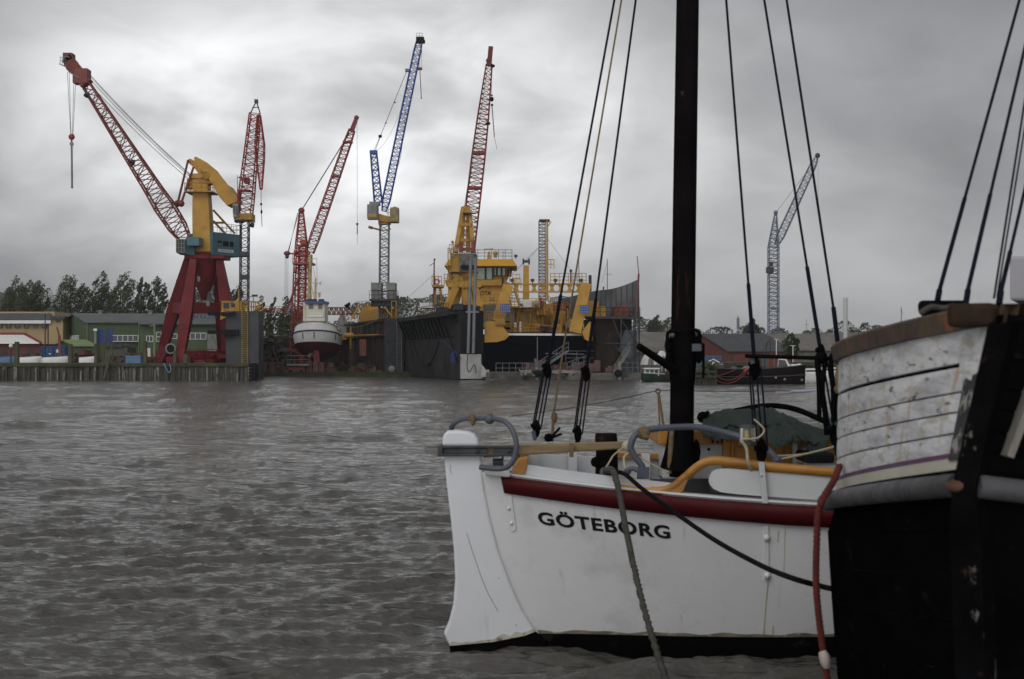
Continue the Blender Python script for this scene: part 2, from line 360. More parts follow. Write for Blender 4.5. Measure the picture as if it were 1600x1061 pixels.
# ------------------------------------------------------------------ land
m_ground = M("yard_ground", (0.10, 0.095, 0.085), 0.9, var=.3, vs=.2, spots=[((.06, .07, .03), .15, .5, .65)])
def build_land():
    poly = [(-1500, 146.6), (-27.2, 146.6), (-27.2, 152), (-30.5, 152), (-38, 214), (17, 214), (17, 196), (27, 196), (27, 172), (1500, 172), (2600, 5000), (-2600, 5000)]
    mb = MB(); mb.prism([(x, y, -1.5) for x, y in poly], (0, 0, GZ + 1.5)); structure(mb.build("ground", m_ground))
    # low wooded ridges far behind the harbour
    m_hill = M("hill_scrub", (0.045, 0.055, 0.03), 0.95, var=.3, vs=.02)
    mb = MB(); rows = []
    def hz(x, t):
        h = 29 * math.exp(-((x + 262) / 62) ** 2) + 4 + 1.5 * math.sin(x * .02) 
        return GZ + h * math.sin(PI * t) ** .7 if 0 < t < 1 else GZ - .5
    for k in range(9):
        t = k / 8; rows.append([(x, 560 + 260 * t, hz(x, t)) for x in range(-900, 901, 15)])
    mb.grid(rows); structure(mb.build("hills", m_hill))
build_land()
# ------------------------------------------------------------------ trees
def leafmat(name, a, b_):
    m = bpy.data.materials.new(name); m.use_nodes = True; nt = m.node_tree; N = nt.nodes; L = nt.links
    b = N["Principled BSDF"]; b.inputs["Roughness"].default_value = .65; b.inputs["Specular IOR Level"].default_value = .25
    at = N.new("ShaderNodeAttribute"); at.attribute_name = "tone"
    mx = N.new("ShaderNodeMix"); mx.data_type = 'RGBA'; L.new(at.outputs["Fac"], mx.inputs[0]); mx.inputs[6].default_value = (*a, 1); mx.inputs[7].default_value = (*b_, 1)
    L.new(mx.outputs[2], b.inputs["Base Color"])
    tr = N.new("ShaderNodeBsdfTranslucent"); L.new(mx.outputs[2], tr.inputs[0]); ms = N.new("ShaderNodeMixShader"); ms.inputs[0].default_value = .45
    L.new(b.outputs[0], ms.inputs[1]); L.new(tr.outputs[0], ms.inputs[2]); L.new(ms.outputs[0], N["Material Output"].inputs[0])
    return m
m_leaf = leafmat("poplar_leaves", (.05, .064, .03), (.135, .155, .08))
m_leafd = leafmat("distant_leaves", (.05, .06, .036), (.10, .115, .07))
m_leafb = leafmat("bush_leaves", (.045, .07, .02), (.12, .15, .05))
def leaves(name, pts, size, mat, seed, parent=None, org=None):
    """many leaf tufts, one small bent quad each; tone differs from clump to clump"""
    rng = np.random.default_rng(seed); pts = np.asarray(pts, dtype=np.float64); n = len(pts)
    if parent is not None: org = ORG[parent]
    o0 = np.array(org if org is not None else (0, 0, 0), dtype=np.float64)
    c = pts[:, :3] - o0; u = rng.normal(size=(n, 3)); u /= np.linalg.norm(u, axis=1)[:, None]
    w = rng.normal(size=(n, 3)); w = np.cross(u, w); w /= np.linalg.norm(w, axis=1)[:, None]
    s = (size * rng.uniform(.5, 1.35, n))[:, None]
    v = np.stack([c - u * s, c + w * s * .55, c + u * s, c - w * s * .55], 1).reshape(-1, 3)
    me = bpy.data.meshes.new(name); me.vertices.add(4 * n); me.vertices.foreach_set("co", v.astype(np.float32).ravel())
    me.loops.add(4 * n); me.loops.foreach_set("vertex_index", np.arange(4 * n, dtype=np.int32))
    me.polygons.add(n); me.polygons.foreach_set("loop_start", np.arange(0, 4 * n, 4, dtype=np.int32)); me.update(calc_edges=True)
    tone = np.clip(np.repeat(pts[:, 3] + rng.normal(0, .15, n), 4), 0, 1)
    at = me.attributes.new("tone", 'FLOAT', 'POINT'); at.data.foreach_set("value", tone.astype(np.float32))
    me.materials.append(mat)
    o = bpy.data.objects.new(name, me); COL.objects.link(o); ORG[o] = Vector(o0)
    if parent is not None: o.parent = parent
    else: o.location = o0
    return o
def tree(px, ytop, Y, wpx, seed, label, name="poplar_tree", lean=.16, base=GZ, mat=None, size=.14, dens=1.0, spread=.45, group=None, cat="tree", plumes=None):
    """trunk with upswept limbs; every limb carries a ragged, wind-bent plume of leaf tufts"""
    rnd = random.Random(seed); b = P(px, 560, Y); b.z = base
    h = P(px, ytop, Y).z - base; hw = wpx / F * Y / 2
    t = thing(name, b, label, cat, group); mb = MB(); pts = []
    n = plumes or max(int(round(hw / .95)) + 4, 5)
    mb.tube([b + V(lean * .1 * h * (k / 5) ** 2, 0, h * .8 * k / 5) for k in range(6)], [h * .022 * (1.2 - k / 5) for k in range(6)], 7)
    for i in range(n):
        f = (i + .5) / n * 2 - 1; f += rnd.uniform(-.12, .12)
        an = rnd.uniform(-1, 1); x1 = f * hw * .86; y1 = an * hw * .6 * math.sqrt(max(1 - f * f, 0.05))
        top = h * (1 - .30 * abs(f) ** 1.7) * rnd.uniform(.86, 1.0); zb = h * rnd.uniform(.10, .22); r_ = hw * rnd.uniform(.42, .60) * (1.3 if n < 5 else 1)
        ax = [b + V(x1 * (k / 8) ** .55 + lean * h * .22 * (k / 8) ** 2, y1 * (k / 8) ** .6, zb * .5 + (top - zb * .5) * k / 8) for k in range(9)]
        mb.tube(ax, [h * .009 * (1.15 - k / 8) for k in range(9)], 4, caps=False)
        pt_ = rnd.uniform(.3, .7)
        m = int(46 * dens)
        for j in range(m):
            u = (j + rnd.random()) / m; k = min(int(u * 8), 7); c = ax[k].lerp(ax[k + 1], u * 8 - k)
            rr = r_ * (math.sin(PI * min(.14 + .86 * u, .985)) ** .7) * rnd.uniform(.5, 1.25); a = rnd.uniform(0, 2 * PI)
            e = c + V(math.cos(a) * rr + lean * rr * .8, math.sin(a) * rr, rr * rnd.uniform(spread, spread + .8)); tone = min(max(pt_ + rnd.gauss(0, .22), 0), 1)
            if rnd.random() < .06: continue
            cr = r_ * rnd.uniform(.26, .50)
            for q in range(int(42 * dens)):
                s_ = rnd.uniform(-.9, 1.0); w = 1 - .75 * abs(s_)
                pts.append((e.x + s_ * cr * (.35 + lean) + rnd.gauss(0, cr * .42 * w), e.y + rnd.gauss(0, cr * .42 * w), e.z + s_ * cr * .95 + rnd.gauss(0, cr * .3 * w), tone))
    mb.build("trunk", m_bark, t); leaves("crown", pts, size, mat or m_leaf, seed, parent=t)
    return t
TL = [(20, 434, 242, 46, 'wind-bent poplar at the far end of the row, behind the cream building'), (48, 430, 238, 46, 'tall poplar rising behind the white-fascia roof of the cream building'),
      (108, 429, 236, 58, 'broad poplar just behind the peak of the green hall gable'), (152, 427, 240, 44, 'poplar behind the green hall, between the broad one and the twin crowned one'), (186, 424, 236, 52, 'tallest twin-crowned poplar behind the roof vent of the green hall'),
      (219, 428, 240, 30, 'slim poplar behind the green hall, second from the red crane'), (240, 427, 236, 36, 'bushy poplar behind the green hall, next to the gap beside the red crane'), (275, 428, 238, 30, 'slender poplar seen between the splayed red legs and the gap in the row'),
      (318, 436, 246, 70, 'tree seen through the red portal legs of the harbour crane'), (362, 438, 240, 34, 'tree squeezed between the red portal crane and the grey lattice mast')]
for i, (px, yt, Y, w, lb) in enumerate(TL): tree(px, yt - 2, Y, w * 1.12, 40 + i, lb, group="poplars behind the green hall", lean=.2)
for i, (px, yt, w, lb) in enumerate([(398, 462, 26, 'ragged bush behind the yellow gantry top'), (418, 459, 22, 'thin windswept tree leaning behind the slip'), (440, 462, 34, 'round green tree beside the red lattice crane base'), (460, 470, 30, 'low green tree hidden behind the red lattice crane')]):
    tree(px, yt, 236, w, 70 + i, lb, "small_tree", lean=.4, dens=.8, size=.14, mat=m_leafb, spread=.2, group="small trees behind the slip")
tree(1237, 521, 178, 26, 91, 'young round tree in front of the long grey shed', "small_tree", lean=.05, dens=.7, size=.10, mat=m_leafb, spread=.3)
tree(1174, 497, 300, 30, 92, 'dark tree standing above the slate roof of the brick hall', "small_tree", lean=.1, dens=.8, size=.22, mat=m_leafd, spread=.3)
tree(1024, 490, 420, 30, 93, 'tall rounded tree of the far wood beside the dock', "small_tree", lean=.05, dens=.8, size=.3, mat=m_leafd, spread=.3)
def wood(name, spans, n, seed, size):
    rnd = random.Random(seed); pts = []
    for (x0, x1, yt0, yt1, Y, yb) in spans:
        L_ = max(int((x1 - x0) / F * Y / 4.2), 1)
        for k in range(L_ + 1):
            px = x0 + (x1 - x0) * (k + rnd.uniform(-.4, .4)) / max(L_, 1)
            yt = yt0 + (yt1 - yt0) * k / max(L_, 1) + rnd.uniform(-3.5, 5)
            yy = Y + rnd.uniform(-25, 25); c = P(px, yt, yy); rw = rnd.uniform(2.8, 5.2); tone = rnd.uniform(.1, .9)
            zb = P(px, yb, yy).z
            for q in range(n):
                zz = zb + (c.z - zb) * rnd.random() ** .7; f = (zz - zb) / max(c.z - zb, .1)
                r_ = rw * (1.15 - f ** 2.2) ** .7; a = rnd.uniform(0, 2 * PI); s_ = rnd.random() ** .5
                pts.append((c.x + math.cos(a) * r_ * s_ + f * .5, c.y + math.sin(a) * r_ * s_, zz, min(max(tone + rnd.gauss(0, .2), 0), 1)))
    o = leaves(name, pts, size, m_leafd, seed); tag(o, None, None, kind="stuff"); return o
tag(wood("far_wood", [(-60, 70, 442, 452, 640, 500), (60, 330, 458, 500, 600, 520), (560, 700, 470, 464, 420, 500), (600, 700, 468, 460, 330, 500), (820, 960, 468, 474, 420, 510), (985, 1060, 500, 500, 420, 540), (1010, 1045, 494, 496, 425, 540), (1080, 1210, 512, 508, 430, 545), (1225, 1330, 513, 516, 430, 545), (1310, 1420, 505, 512, 430, 545), (1400, 1800, 512, 505, 430, 545), (300, 620, 492, 500, 500, 540)], 420, 5, .34),
    "grey-green far-off wood along the horizon", "wood")
# ------------------------------------------------------------------ left bank: quay
m_pile2 = M("bleached_pile", (.07, .066, .056), .9, var=.5, vs=2, stretch=(3, 3, .15), spots=[((.03, .035, .018), 1, .5, .7)])
m_pile3 = M("pale_split_pile", (.20, .19, .165), .9, var=.4, vs=2, stretch=(3, 3, .15), spots=[((.05, .05, .035), 1.3, .5, .7)])
def quay():
    t = thing("quay_wall", P(150, 568, 146.5), "long timber pile quay with a mossy cap beam on the left bank", "quay")
    mb = MB(); rnd = random.Random(3)
    x = -112.0
    while x < -27.0:
        w = rnd.uniform(.16, .34); yy = 146.35 + rnd.uniform(-.12, .08); zt = 1.45 + rnd.uniform(-.05, .05)
        mb.m = rnd.choice((0, 0, 0, 0, 0, 1, 1, 0, 2)); mb.box((x + w / 2, yy, zt / 2 - .4), (w * .94, .26, zt + .8)); x += w
    for k in range(46):
        mb.m = rnd.choice((1, 2, 2)); xx = rnd.uniform(-66, -27.5); zt = rnd.uniform(.7, 1.5); mb.rod((xx, 146.02, -.6), (xx + rnd.uniform(-.1, .1), 146.1, zt), .085, 6)
    mb.build("pile_facing", [m_pile, m_pile2, m_pile3], t)
    mb = MB()
    for k in range(14): mb.box((-112 + 6.07 * k + 3.03, 146.45 + rnd.uniform(-.03, .03), 1.62), (6.05, .8, .36 + rnd.uniform(-.02, .02)))
    mb.build("cap_beam", m_moss, t, bevel=.03)
    mb = MB()
    mb.box((-26.75, 147.4, .85), (.3, 2.0, 1.9))
    for k in range(5): mb.box((-26.72, 147.3, .1 + .36 * k), (.56, 2.2, .3))
    mb.build("fender", m_blk, t)
quay()
def post(px, y0, y1, Y, r, label, lean=0, mat=None, name="mooring_post", grp="timber posts along the left quay"):
    a = P(px, y1, Y); b = P(px + lean, y0, Y); mb = MB(); n = 6
    pts = [a.lerp(b, k / n) + V(random.uniform(-.02, .02), 0, 0) for k in range(n + 1)]
    mb.tube(pts, [r * (1.05 - .12 * k / n) for k in range(n + 1)], 9)
    tag(mb.build(name, mat or m_post, org=a), label, "post", grp)
random.seed(4)
for a in [(26.5, 534, 568, 146.3, .27, "thick mossy mooring post in front of the red-brown boat shed"), (110, 538, 568, 146.3, .25, "thick mooring post between the blue container and the scrap heap"),
          (150, 537, 568, 146.3, .20, "mooring post directly below the blue hoarding panel"), (227, 533, 568, 146.3, .22, "mooring post beside the pale blue skip"),
          (273.5, 547, 568, 146.2, .2, "short pale post in front of the crane cable reel"), (290, 553, 568, 146.2, .3, "stumpy thick post in front of the red crane sill")]: post(*a)
post(161, 512, 567, 146.2, .09, "thin dark pole leaning in front of the blue hoarding panel", 6)
post(163, 555, 592, 145.7, .16, "broken timber leaning against the face of the quay", 10)
def lamppost(px, y0, Y, label, globe=False):
    a = P(px, 568, Y); a.z = GZ; b = P(px, y0, Y)
    t = thing("lamp_post", a, label, "street lamp"); mb = MB(); mb.rod(a, b, .09, 8, .06); mb.build("pole", m_dgrey, t)
    mb = MB()
    if globe: mb.sphere(b + Z * .1, .22, 12); mb.build("lamp_globe", m_wht, t)
    else:
        mb.box(b + Z * .05, (.9, .3, .14)); mb.build("lamp_head", m_grey, t)
lamppost(70.5, 490, 170, "tall dark lamp post standing in front of the cream building")
lamppost(17, 542, 150, "short lamp post with a white globe near the end of the quay", True)
# ------------------------------------------------------------------ buildings helpers
def gable_house(t, A, B, depth, zb, ze, zr, mw, mr, over=.35, slope_back=True):
    """A, B = front eave corners (x, y); depth vector back; gable roof with ridge parallel to AB"""
    A = Vector((*A, 0)); B = Vector((*B, 0)); D = Vector((*depth, 0)); u = (B - A).normalized(); dn = D.normalized()
    mb = MB(); h = lambda p, z: Vector((p.x, p.y, z))
    fs = [h(A, zb), h(B, zb), h(B + D, zb), h(A + D, zb), h(A, ze), h(B, ze), h(B + D, ze), h(A + D, ze), h(A + D * .5, zr), h(B + D * .5, zr)]
    mb.add(fs, [(0, 1, 5, 4), (1, 2, 6, 9, 5), (2, 3, 7, 6), (3, 0, 4, 8, 7)]); mb.build("wall", mw, t)
    mb = MB(); s = (zr - ze) / (D.length / 2); a0 = A - u * over - dn * over; b0 = B + u * over - dn * over; th = .18
    rA = A + D * .5 - u * over; rB = B + D * .5 + u * over; a1 = A + D - u * over + dn * over; b1 = B + D + u * over + dn * over
    for p, q, r_, s_ in ((a0, b0, rB, rA), (b1, a1, rA, rB)):
        zz = ze - s * over + .02
        lo = [h(p, zz), h(q, zz), h(r_, zr + .02), h(s_, zr + .02)]
        mb.hexa(lo + [c + Z * th for c in lo])
    return mb.build("roof", mr, t)
def window(t, x0, y0, x1, y1, Y, nx=1, ny=1, frame=None, fr=.07, pane=None, name="window", out=.05):
    a = P(x0, y1, Y); b = P(x1, y0, Y); y = Y - out; mb = MB(); w = b.x - a.x; hh = b.z - a.z
    for i in range(nx + 1): mb.box((a.x + w * i / nx, y, (a.z + b.z) / 2), (fr, .08, hh + fr))
    for j in range(ny + 1): mb.box(((a.x + b.x) / 2, y - .003, a.z + hh * j / ny), (w + fr, .08, fr))
    f = mb.build(name, frame or m_wht, t)
    mb = MB(); mb.box(((a.x + b.x) / 2, y + .015, (a.z + b.z) / 2), (w, .03, hh)); mb.build("pane", pane or m_glass, f)
    return f
# ------------------------------------------------------------------ cream building
def cream():
    Y = 205; b = P(50, 560, Y); b.z = GZ
    t = thing("office_building", b, "cream two storey building with dark roof band and a row of small windows", "building")
    mb = MB(); mb.pbox(-160, 505, 76, 568, Y, 12); mb.pbox(76.3, 498, 98.5, 568, Y - .6, 14); mb.build("wall", m_cream, t)
    mb = MB(); mb.pbox(-160, 487, 85, 494, Y + 6, 8); mb.build("parapet", m_cream, t)
    mb = MB(); c = [P(-160, 501, Y - .3), P(79, 501, Y - .3)]; mb.prism([P(-160, 500.5, Y - .8), P(80, 500.5, Y - .8), P(80, 491, Y + 6), P(-160, 491, Y + 6)], (0, 0, .15))
    mb.pbox(77, 494, 101, 498, Y - 1.2, 15); mb.build("roof", m_slate, t)
    mb = MB(); mb.pbox(-160, 500.5, 79, 505.5, Y - .9, .5); mb.build("fascia", m_wht, t)
    mb = MB(); mb.rod(P(75, 568, Y - .2), P(75, 505, Y - .2), .07, 6); mb.build("downpipe", m_slate, t)
    for i, x in enumerate((-52, -38, -24, -10, -3, 10.5, 24.5, 38.5, 66)): window(t, x, 505.8, x + 6.5, 512.8, Y, frame=m_dgrey)
    window(t, 52.5, 505.8, 58.5, 512.8, Y, frame=m_grey, pane=m_grey)
    window(t, 88, 501, 94, 503, Y - .6, frame=m_slate)
    for x in (33, 70): mb = MB(); mb.pbox(x, 487.5 - 1, x + 5, 489.5, Y + 7, .6); mb.build("roof_vent", m_slate, t)
cream()
def boatshed():
    Y = 186; b = P(20, 560, Y); b.z = GZ
    t = thing("boat_shed", b, "low red-brown shed with white roof and dark red verge before the cream building", "shed")
    mb = MB(); mb.pbox(-140, 537, 63, 570, Y, 9); mb.build("wall", m_brick, t)
    mb = MB(); mb.prism([P(-140, 537, Y - .5), P(61, 537, Y - .5), P(38, 524, Y + 3), P(-140, 524, Y + 3)], (0, .15, .12)); mb.build("roof", m_wht, t)
    mb = MB(); mb.pbox(-140, 519.5, 38, 524, Y + 3, .4)
    for d in (0,): mb.prism([P(38, 519.5, Y + 2.9), P(38, 524, Y + 2.9), P(63, 538, Y - .7), P(64, 534, Y - .7)], (0, .4, 0))
    mb.build("verge_board", M("verge_red", (.16, .025, .03), .6), t)
    mb = MB(); mb.pbox(1, 546, 11, 562, Y - .05, .1); mb.pbox(44, 545, 52, 566, Y - .05, .1); mb.build("door", m_dgrey, t)
boatshed()
def greenhall():
    Y = 196; A = P(136, 560, Y); B = P(217, 560, Y); b = Vector(((A.x + B.x) / 2, Y, GZ))
    ze = P(0, 504.5, Y).z; zr = P(0, 491.5, 204).z
    t = thing("industrial_hall", b, "long green clad industrial hall with grey sheet roof behind the quay", "building")
    Bx = P(347, 560, Y).x
    r_ = gable_house(t, (A.x, Y), (Bx, Y + 1.5), (-8.4, 16), GZ, ze, zr, m_green, m_roofg)
    mb = MB(); mb.pbox(218.5, 506.5, 344, 568, Y - 1.2, 2); mb.build("annex_wall", m_green, t)
    mb = MB(); mb.prism([P(217, 507, Y - 2), P(346, 507, Y - 2), P(346, 503.5, Y + .6), P(217, 503.5, Y + .6)], (0, 0, .15)); mb.build("annex_roof", m_roofg, t)
    mb = MB(); mb.pbox(324, 517, 344, 568, Y - 1.3, .1); mb.build("shutter", m_conc, t)
    mb = MB()
    for x in (136.2, 217): mb.rod(P(x, 568, Y - .1), P(x, 504, Y - .1), .07, 6)
    mb.build("downpipe", m_lgreen, t)
    window(t, 176, 524, 216, 533.5, Y, 5, 1); window(t, 229, 525, 239, 534, Y - 1.2, 2, 1); window(t, 244.5, 519, 259, 533.5, Y - 1.2, 2, 2)
    window(t, 268, 522, 277, 529, Y - 1.2, 1, 1); window(t, 289, 520.5, 322, 530, Y - 1.2, 4, 1)
    mb = MB(); mb.pbox(229, 544, 235, 566, Y - 1.3, .1); mb.build("door", m_wht, t)
    for x in (154, 232):
        mb = MB(); c = P(x + 3, 0, 203.6); c.z = zr + .22; mb.box(c, (.55, .5, .5)); mb.box(c + Z * .3, (.75, .7, .14)); mb.build("roof_vent", m_conc, r_)
    # gable window band lies on the skewed gable wall
    D = Vector((-8.4, 16, 0)); dn = D.normalized(); nrm = Vector((-dn.y, dn.x, 0)); A3 = Vector((A.x, Y, 0))
    mb = MB(); g = MB(); z0 = P(0, 532, 200).z; z1 = P(0, 524, 200).z; a0, a1 = .32, .78
    for k in range(9):
        p = A3 + D * (a0 + (a1 - a0) * k / 8) + nrm * .06; mb.bar(p + Z * z0, p + Z * z1, .09, .09)
    for z in (z0, z1): mb.bar(A3 + D * a0 + nrm * .062 + Z * z, A3 + D * a1 + nrm * .062 + Z * z, .09, .09)
    f = mb.build("window", m_wht, t); q = [A3 + D * a0, A3 + D * a1]
    g.hexa([q[0] + nrm * .02 + Z * z0, q[1] + nrm * .02 + Z * z0, q[1] + nrm * .04 + Z * z0, q[0] + nrm * .04 + Z * z0, q[0] + nrm * .02 + Z * z1, q[1] + nrm * .02 + Z * z1, q[1] + nrm * .04 + Z * z1, q[0] + nrm * .04 + Z * z1]); g.build("pane", m_glass, f)
    # lamp column in front of the annex
    a = P(241.5, 560, Y - 3); a.z = GZ; c = thing("lamp_post", a, "pale green lamp column with a short arm in front of the green hall", "street lamp")
    mb = MB(); mb.rod(a, P(241.5, 507, Y - 3), .18, 8, .14); mb.build("pole", m_lgreen, c)
    mb = MB(); mb.bar(P(241.5, 508, Y - 3), P(234, 509.5, Y - 3), .3, .14); mb.build("lamp_head", m_grey, c)
greenhall()
def text_mesh(body, bold=0.0, space=1.0):
    cu = bpy.data.curves.new("lettering", 'FONT'); cu.body = body; cu.size = 1.0; cu.offset = bold; cu.resolution_u = 6; cu.space_character = space
    o = bpy.data.objects.new("lettering", cu); COL.objects.link(o); bpy.context.view_layer.update()
    me = bpy.data.meshes.new_from_object(o.evaluated_get(bpy.context.evaluated_depsgraph_get()))
    bpy.data.objects.remove(o); vs = np.array([v.co[:2] for v in me.vertices]); fs = [tuple(p.vertices) for p in me.polygons]
    bpy.data.meshes.remove(me); bpy.data.curves.remove(cu)
    mn = vs.min(0); mx = vs.max(0); return (vs - mn) / (mx - mn), fs
def flat_text(body, a, b, up, out, name, mat, parent=None, bold=0.0, depth=0.0):
    """lettering between world points a (bottom left) and b (bottom right), height vector up"""
    vs, fs = text_mesh(body, bold); a = Vector(a); b = Vector(b); up = Vector(up); n = Vector(out)
    mb = MB(); mb.add([a + (b - a) * x + up * y + n for x, y in vs], fs)
    if depth: mb.add([a + (b - a) * x + up * y + n * .2 for x, y in vs], [f[::-1] for f in fs])
    return mb.build(name, mat, parent) if parent is not None else mb.build(name, mat, org=a)
def roofsign():
    Y = 198.2; a = P(262, 502, Y); b = P(337, 502, Y)
    t = thing("roof_sign", Vector((a.x, Y, a.z - .6)), "blue letters standing on the roof edge of the green hall behind the red crane", "sign")
    flat_text("Cognitos", a + Z * .12, b + Z * .12, (0, 0, 1.1), (0, -.12, 0), "lettering", M("sign_blue", (.03, .06, .13), .6), t, bold=.0, depth=1)
    mb = MB()
    for k in range(12): c = a.lerp(b, k / 11); mb.rod(c + V(0, 0, -.8), c + V(0, 0, .6), .03, 4)
    for z in (0, .5): mb.rod(a + Z * z, b + Z * z, .03, 4)
    mb.build("frame", m_grey, t)
roofsign()
def container(px0, px1, y0, y1, Y, d, mat, label, name="shipping_container", cat="container"):
    a = P(px0, y1, Y); b = P(px1, y0, Y); t = thing(name, Vector(((a.x + b.x) / 2, Y, a.z)), label, cat)
    w = b.x - a.x; hh = b.z - a.z; mb = MB(); n = int(w / .14); pr = []
    for k in range(n + 1): pr.append((a.x + .1 + (w - .2) * k / n, Y + (.05 if k % 2 else .10)))
    mb.grid([[(x, y, a.z + .12) for x, y in pr], [(x, y, b.z - .12) for x, y in pr]], False)
    mb.box(((a.x + b.x) / 2, Y + d / 2 + .1, (a.z + b.z) / 2), (w - .04, d - .1, hh - .04)); mb.build("body", mat, t)
    mb = MB()
    for x in (a.x + .06, b.x - .06, (a.x + b.x) / 2): mb.box((x, Y + .03, (a.z + b.z) / 2), (.12, .12, hh - .24))
    for z in (a.z + .06, b.z - .06): mb.box(((a.x + b.x) / 2, Y + .03, z), (w, .13, .12))
    mb.build("frame", mat, t)
    mb = MB()
    for f in (.30, .40, .62, .72): mb.rod((a.x + w * f, Y - .05, a.z + .15), (a.x + w * f, Y - .05, b.z - .15), .025, 6)
    mb.build("locking_bar", m_grey, t); return t, a, b
t, a, b = container(64, 101, 541, 561, 176, 2.4, m_blucont, "royal blue shipping container standing on the left quay")
mb = MB(); mb.pbox(88, 546, 91.5, 551, 175.9, .03); mb.build("notice", m_wht, t)
mb = MB(); mb.pbox(76, 552, 79.5, 553.6, 175.9, .03); mb.build("sticker", m_wht, t)
def hut():
    Y = 188; A = P(117, 560, Y); t = thing("hut", V(A.x, Y, GZ), "small green hut with a pale green gable roof behind the scrap heap", "hut")
    gable_house(t, (P(118, 0, Y).x, Y), (P(147, 0, Y).x, Y), (-5, 7), GZ, P(0, 541, Y).z, P(0, 533, Y + 4).z, m_green, m_lgreen)
    mb = MB(); mb.pbox(124, 549, 130, 566, Y - .05, .1); mb.build("door", m_dgrey, t)
hut()
def hoarding():
    Y = 158; a = P(152, 536, Y); b = P(176, 514, Y); t = thing("hoarding", V((a.x + b.x) / 2, Y, GZ), "square blue hoarding panel on posts above the quay", "sign board")
    mb = MB(); mb.box(((a.x + b.x) / 2, Y, (a.z + b.z) / 2), (b.x - a.x, .1, b.z - a.z)); mb.build("panel", M("hoarding_blue", (.022, .045, .14), .6, var=.2), t)
    mb = MB()
    for x in (154, 174): mb.box((P(x, 0, Y).x, Y + .13, (GZ + b.z) / 2), (.16, .14, b.z - GZ))
    mb.build("support_post", m_post, t)
    Y2 = 157.6; a = P(149, 568, Y2); a.z = GZ; t = thing("sign_post", a, "slim grey post with a small white plate next to the blue hoarding", "sign")
    mb = MB(); mb.box((a.x, Y2, (GZ + P(0, 514, Y2).z) / 2), (.22, .12, P(0, 514, Y2).z - GZ)); mb.build("post", m_conc, t)
    mb = MB(); mb.pbox(146, 513.5, 151.5, 517, Y2 - .15, .06); mb.build("plate", m_wht, t)
hoarding()
def skip():
    Y = 152; t = thing("waste_skip", V(P(208, 0, Y).x, Y, GZ), "pale blue steel skip heaped with rubbish at the quay edge", "skip")
    mb = MB(); a = P(197, 569, Y); b = P(219, 557, Y); w = b.x - a.x
    mb.box(((a.x + b.x) / 2, Y + .8, (a.z + b.z) / 2), (w, 1.6, b.z - a.z), top=1.05)
    for k in range(7): mb.box((a.x + w * k / 6, Y - .03, (a.z + b.z) / 2), (.07, .08, b.z - a.z - .1))
    mb.build("body", m_lblu, t)
    mb = MB(); mb.box(((a.x + b.x) / 2, Y + .8, b.z + .03), (w * 1.12, 1.8, .1)); mb.build("rim", m_lblu, t)
    rnd = random.Random(8); mb = MB()
    for k in range(14): mb.box((a.x + w * rnd.random(), Y + rnd.uniform(.2, 1.4), b.z + rnd.uniform(.1, .35)), (rnd.uniform(.2, .6), rnd.uniform(.2, .5), rnd.uniform(.1, .4)), rnd.random() * 3)
    tag(mb.build("rubbish_heap", m_clut, org=V((a.x + b.x) / 2, Y + .8, b.z)), "mixed rubbish piled in the pale blue skip", "rubbish", kind="stuff")
skip()
def heap(px0, px1, y0, Y, n, seed, mat, label, name="scrap_heap", cat="scrap", base=None, sz=(.3, 1.2)):
    rnd = random.Random(seed); a = P(px0, 560, Y); b = P(px1, 560, Y); base = GZ if base is None else base; top = P(0, y0, Y).z; mb = MB()
    for k in range(n):
        f = rnd.random(); x = a.x + (b.x - a.x) * f; hh = (top - base) * (1 - abs(2 * f - 1) ** 2.2) * rnd.uniform(.2, 1)
        p = V(x, Y + rnd.uniform(-.8, .8), base + hh * rnd.uniform(.3, .95))
        if rnd.random() < .5: mb.box(p, (rnd.uniform(*sz), rnd.uniform(*sz), rnd.uniform(.1, .6)), rnd.random() * 3)
        else:
            q = V(rnd.gauss(0, 1), rnd.gauss(0, .5), rnd.gauss(0, .4)).normalized() * rnd.uniform(.5, 1.5)
            mb.bar(p - q * .5, p + q * .5, .12)
    mb.box(((a.x + b.x) / 2, Y, base + .15), (b.x - a.x, 1.6, .3))
    return tag(mb.build(name, mat, org=V((a.x + b.x) / 2, Y, base)), label, cat, kind="stuff")
heap(122, 148, 546, 158, 70, 1, M("rust_scrap", (.10, .03, .025), .8, var=.5), "heap of red-brown scrap steel behind the quay edge")
heap(28, 64, 551, 160, 110, 2, m_clut, "low clutter of beams and gear in front of the boat shed")
heap(178, 197, 557, 160, 40, 3, m_clut, "pile of dark gear beside the pale blue skip")
heap(208, 226, 553, 166, 40, 4, m_clut, "grey gear stacked behind the pale blue skip")
heap(100, 122, 553, 157, 60, 7, m_clut, "grey pile of beams between the blue container and the scrap heap")
heap(226, 246, 559, 155, 30, 5, m_clut, "grey crates of gear beside the mooring post near the crane")
heap(-60, 24, 553, 160, 140, 6, m_clut, "tangle of gear at the far end of the quay")
def greybox():
    Y = 166; t = thing("storage_tent", V(P(180, 0, Y).x, Y, GZ), "grey-green storage tent with a dark tarpaulin on top below the hoarding", "tent")
    mb = MB(); mb.pbox(163, 543, 199, 568, Y, 4); mb.build("wall", M("tent_cloth", (.085, .09, .06), .9, var=.2), t)
    mb = MB(); mb.ppoly([(165, 543), (172, 538), (188, 536), (191, 541), (191, 543)], Y - .2, 3.6); mb.build("tarpaulin", m_dgrey, t)
greybox()
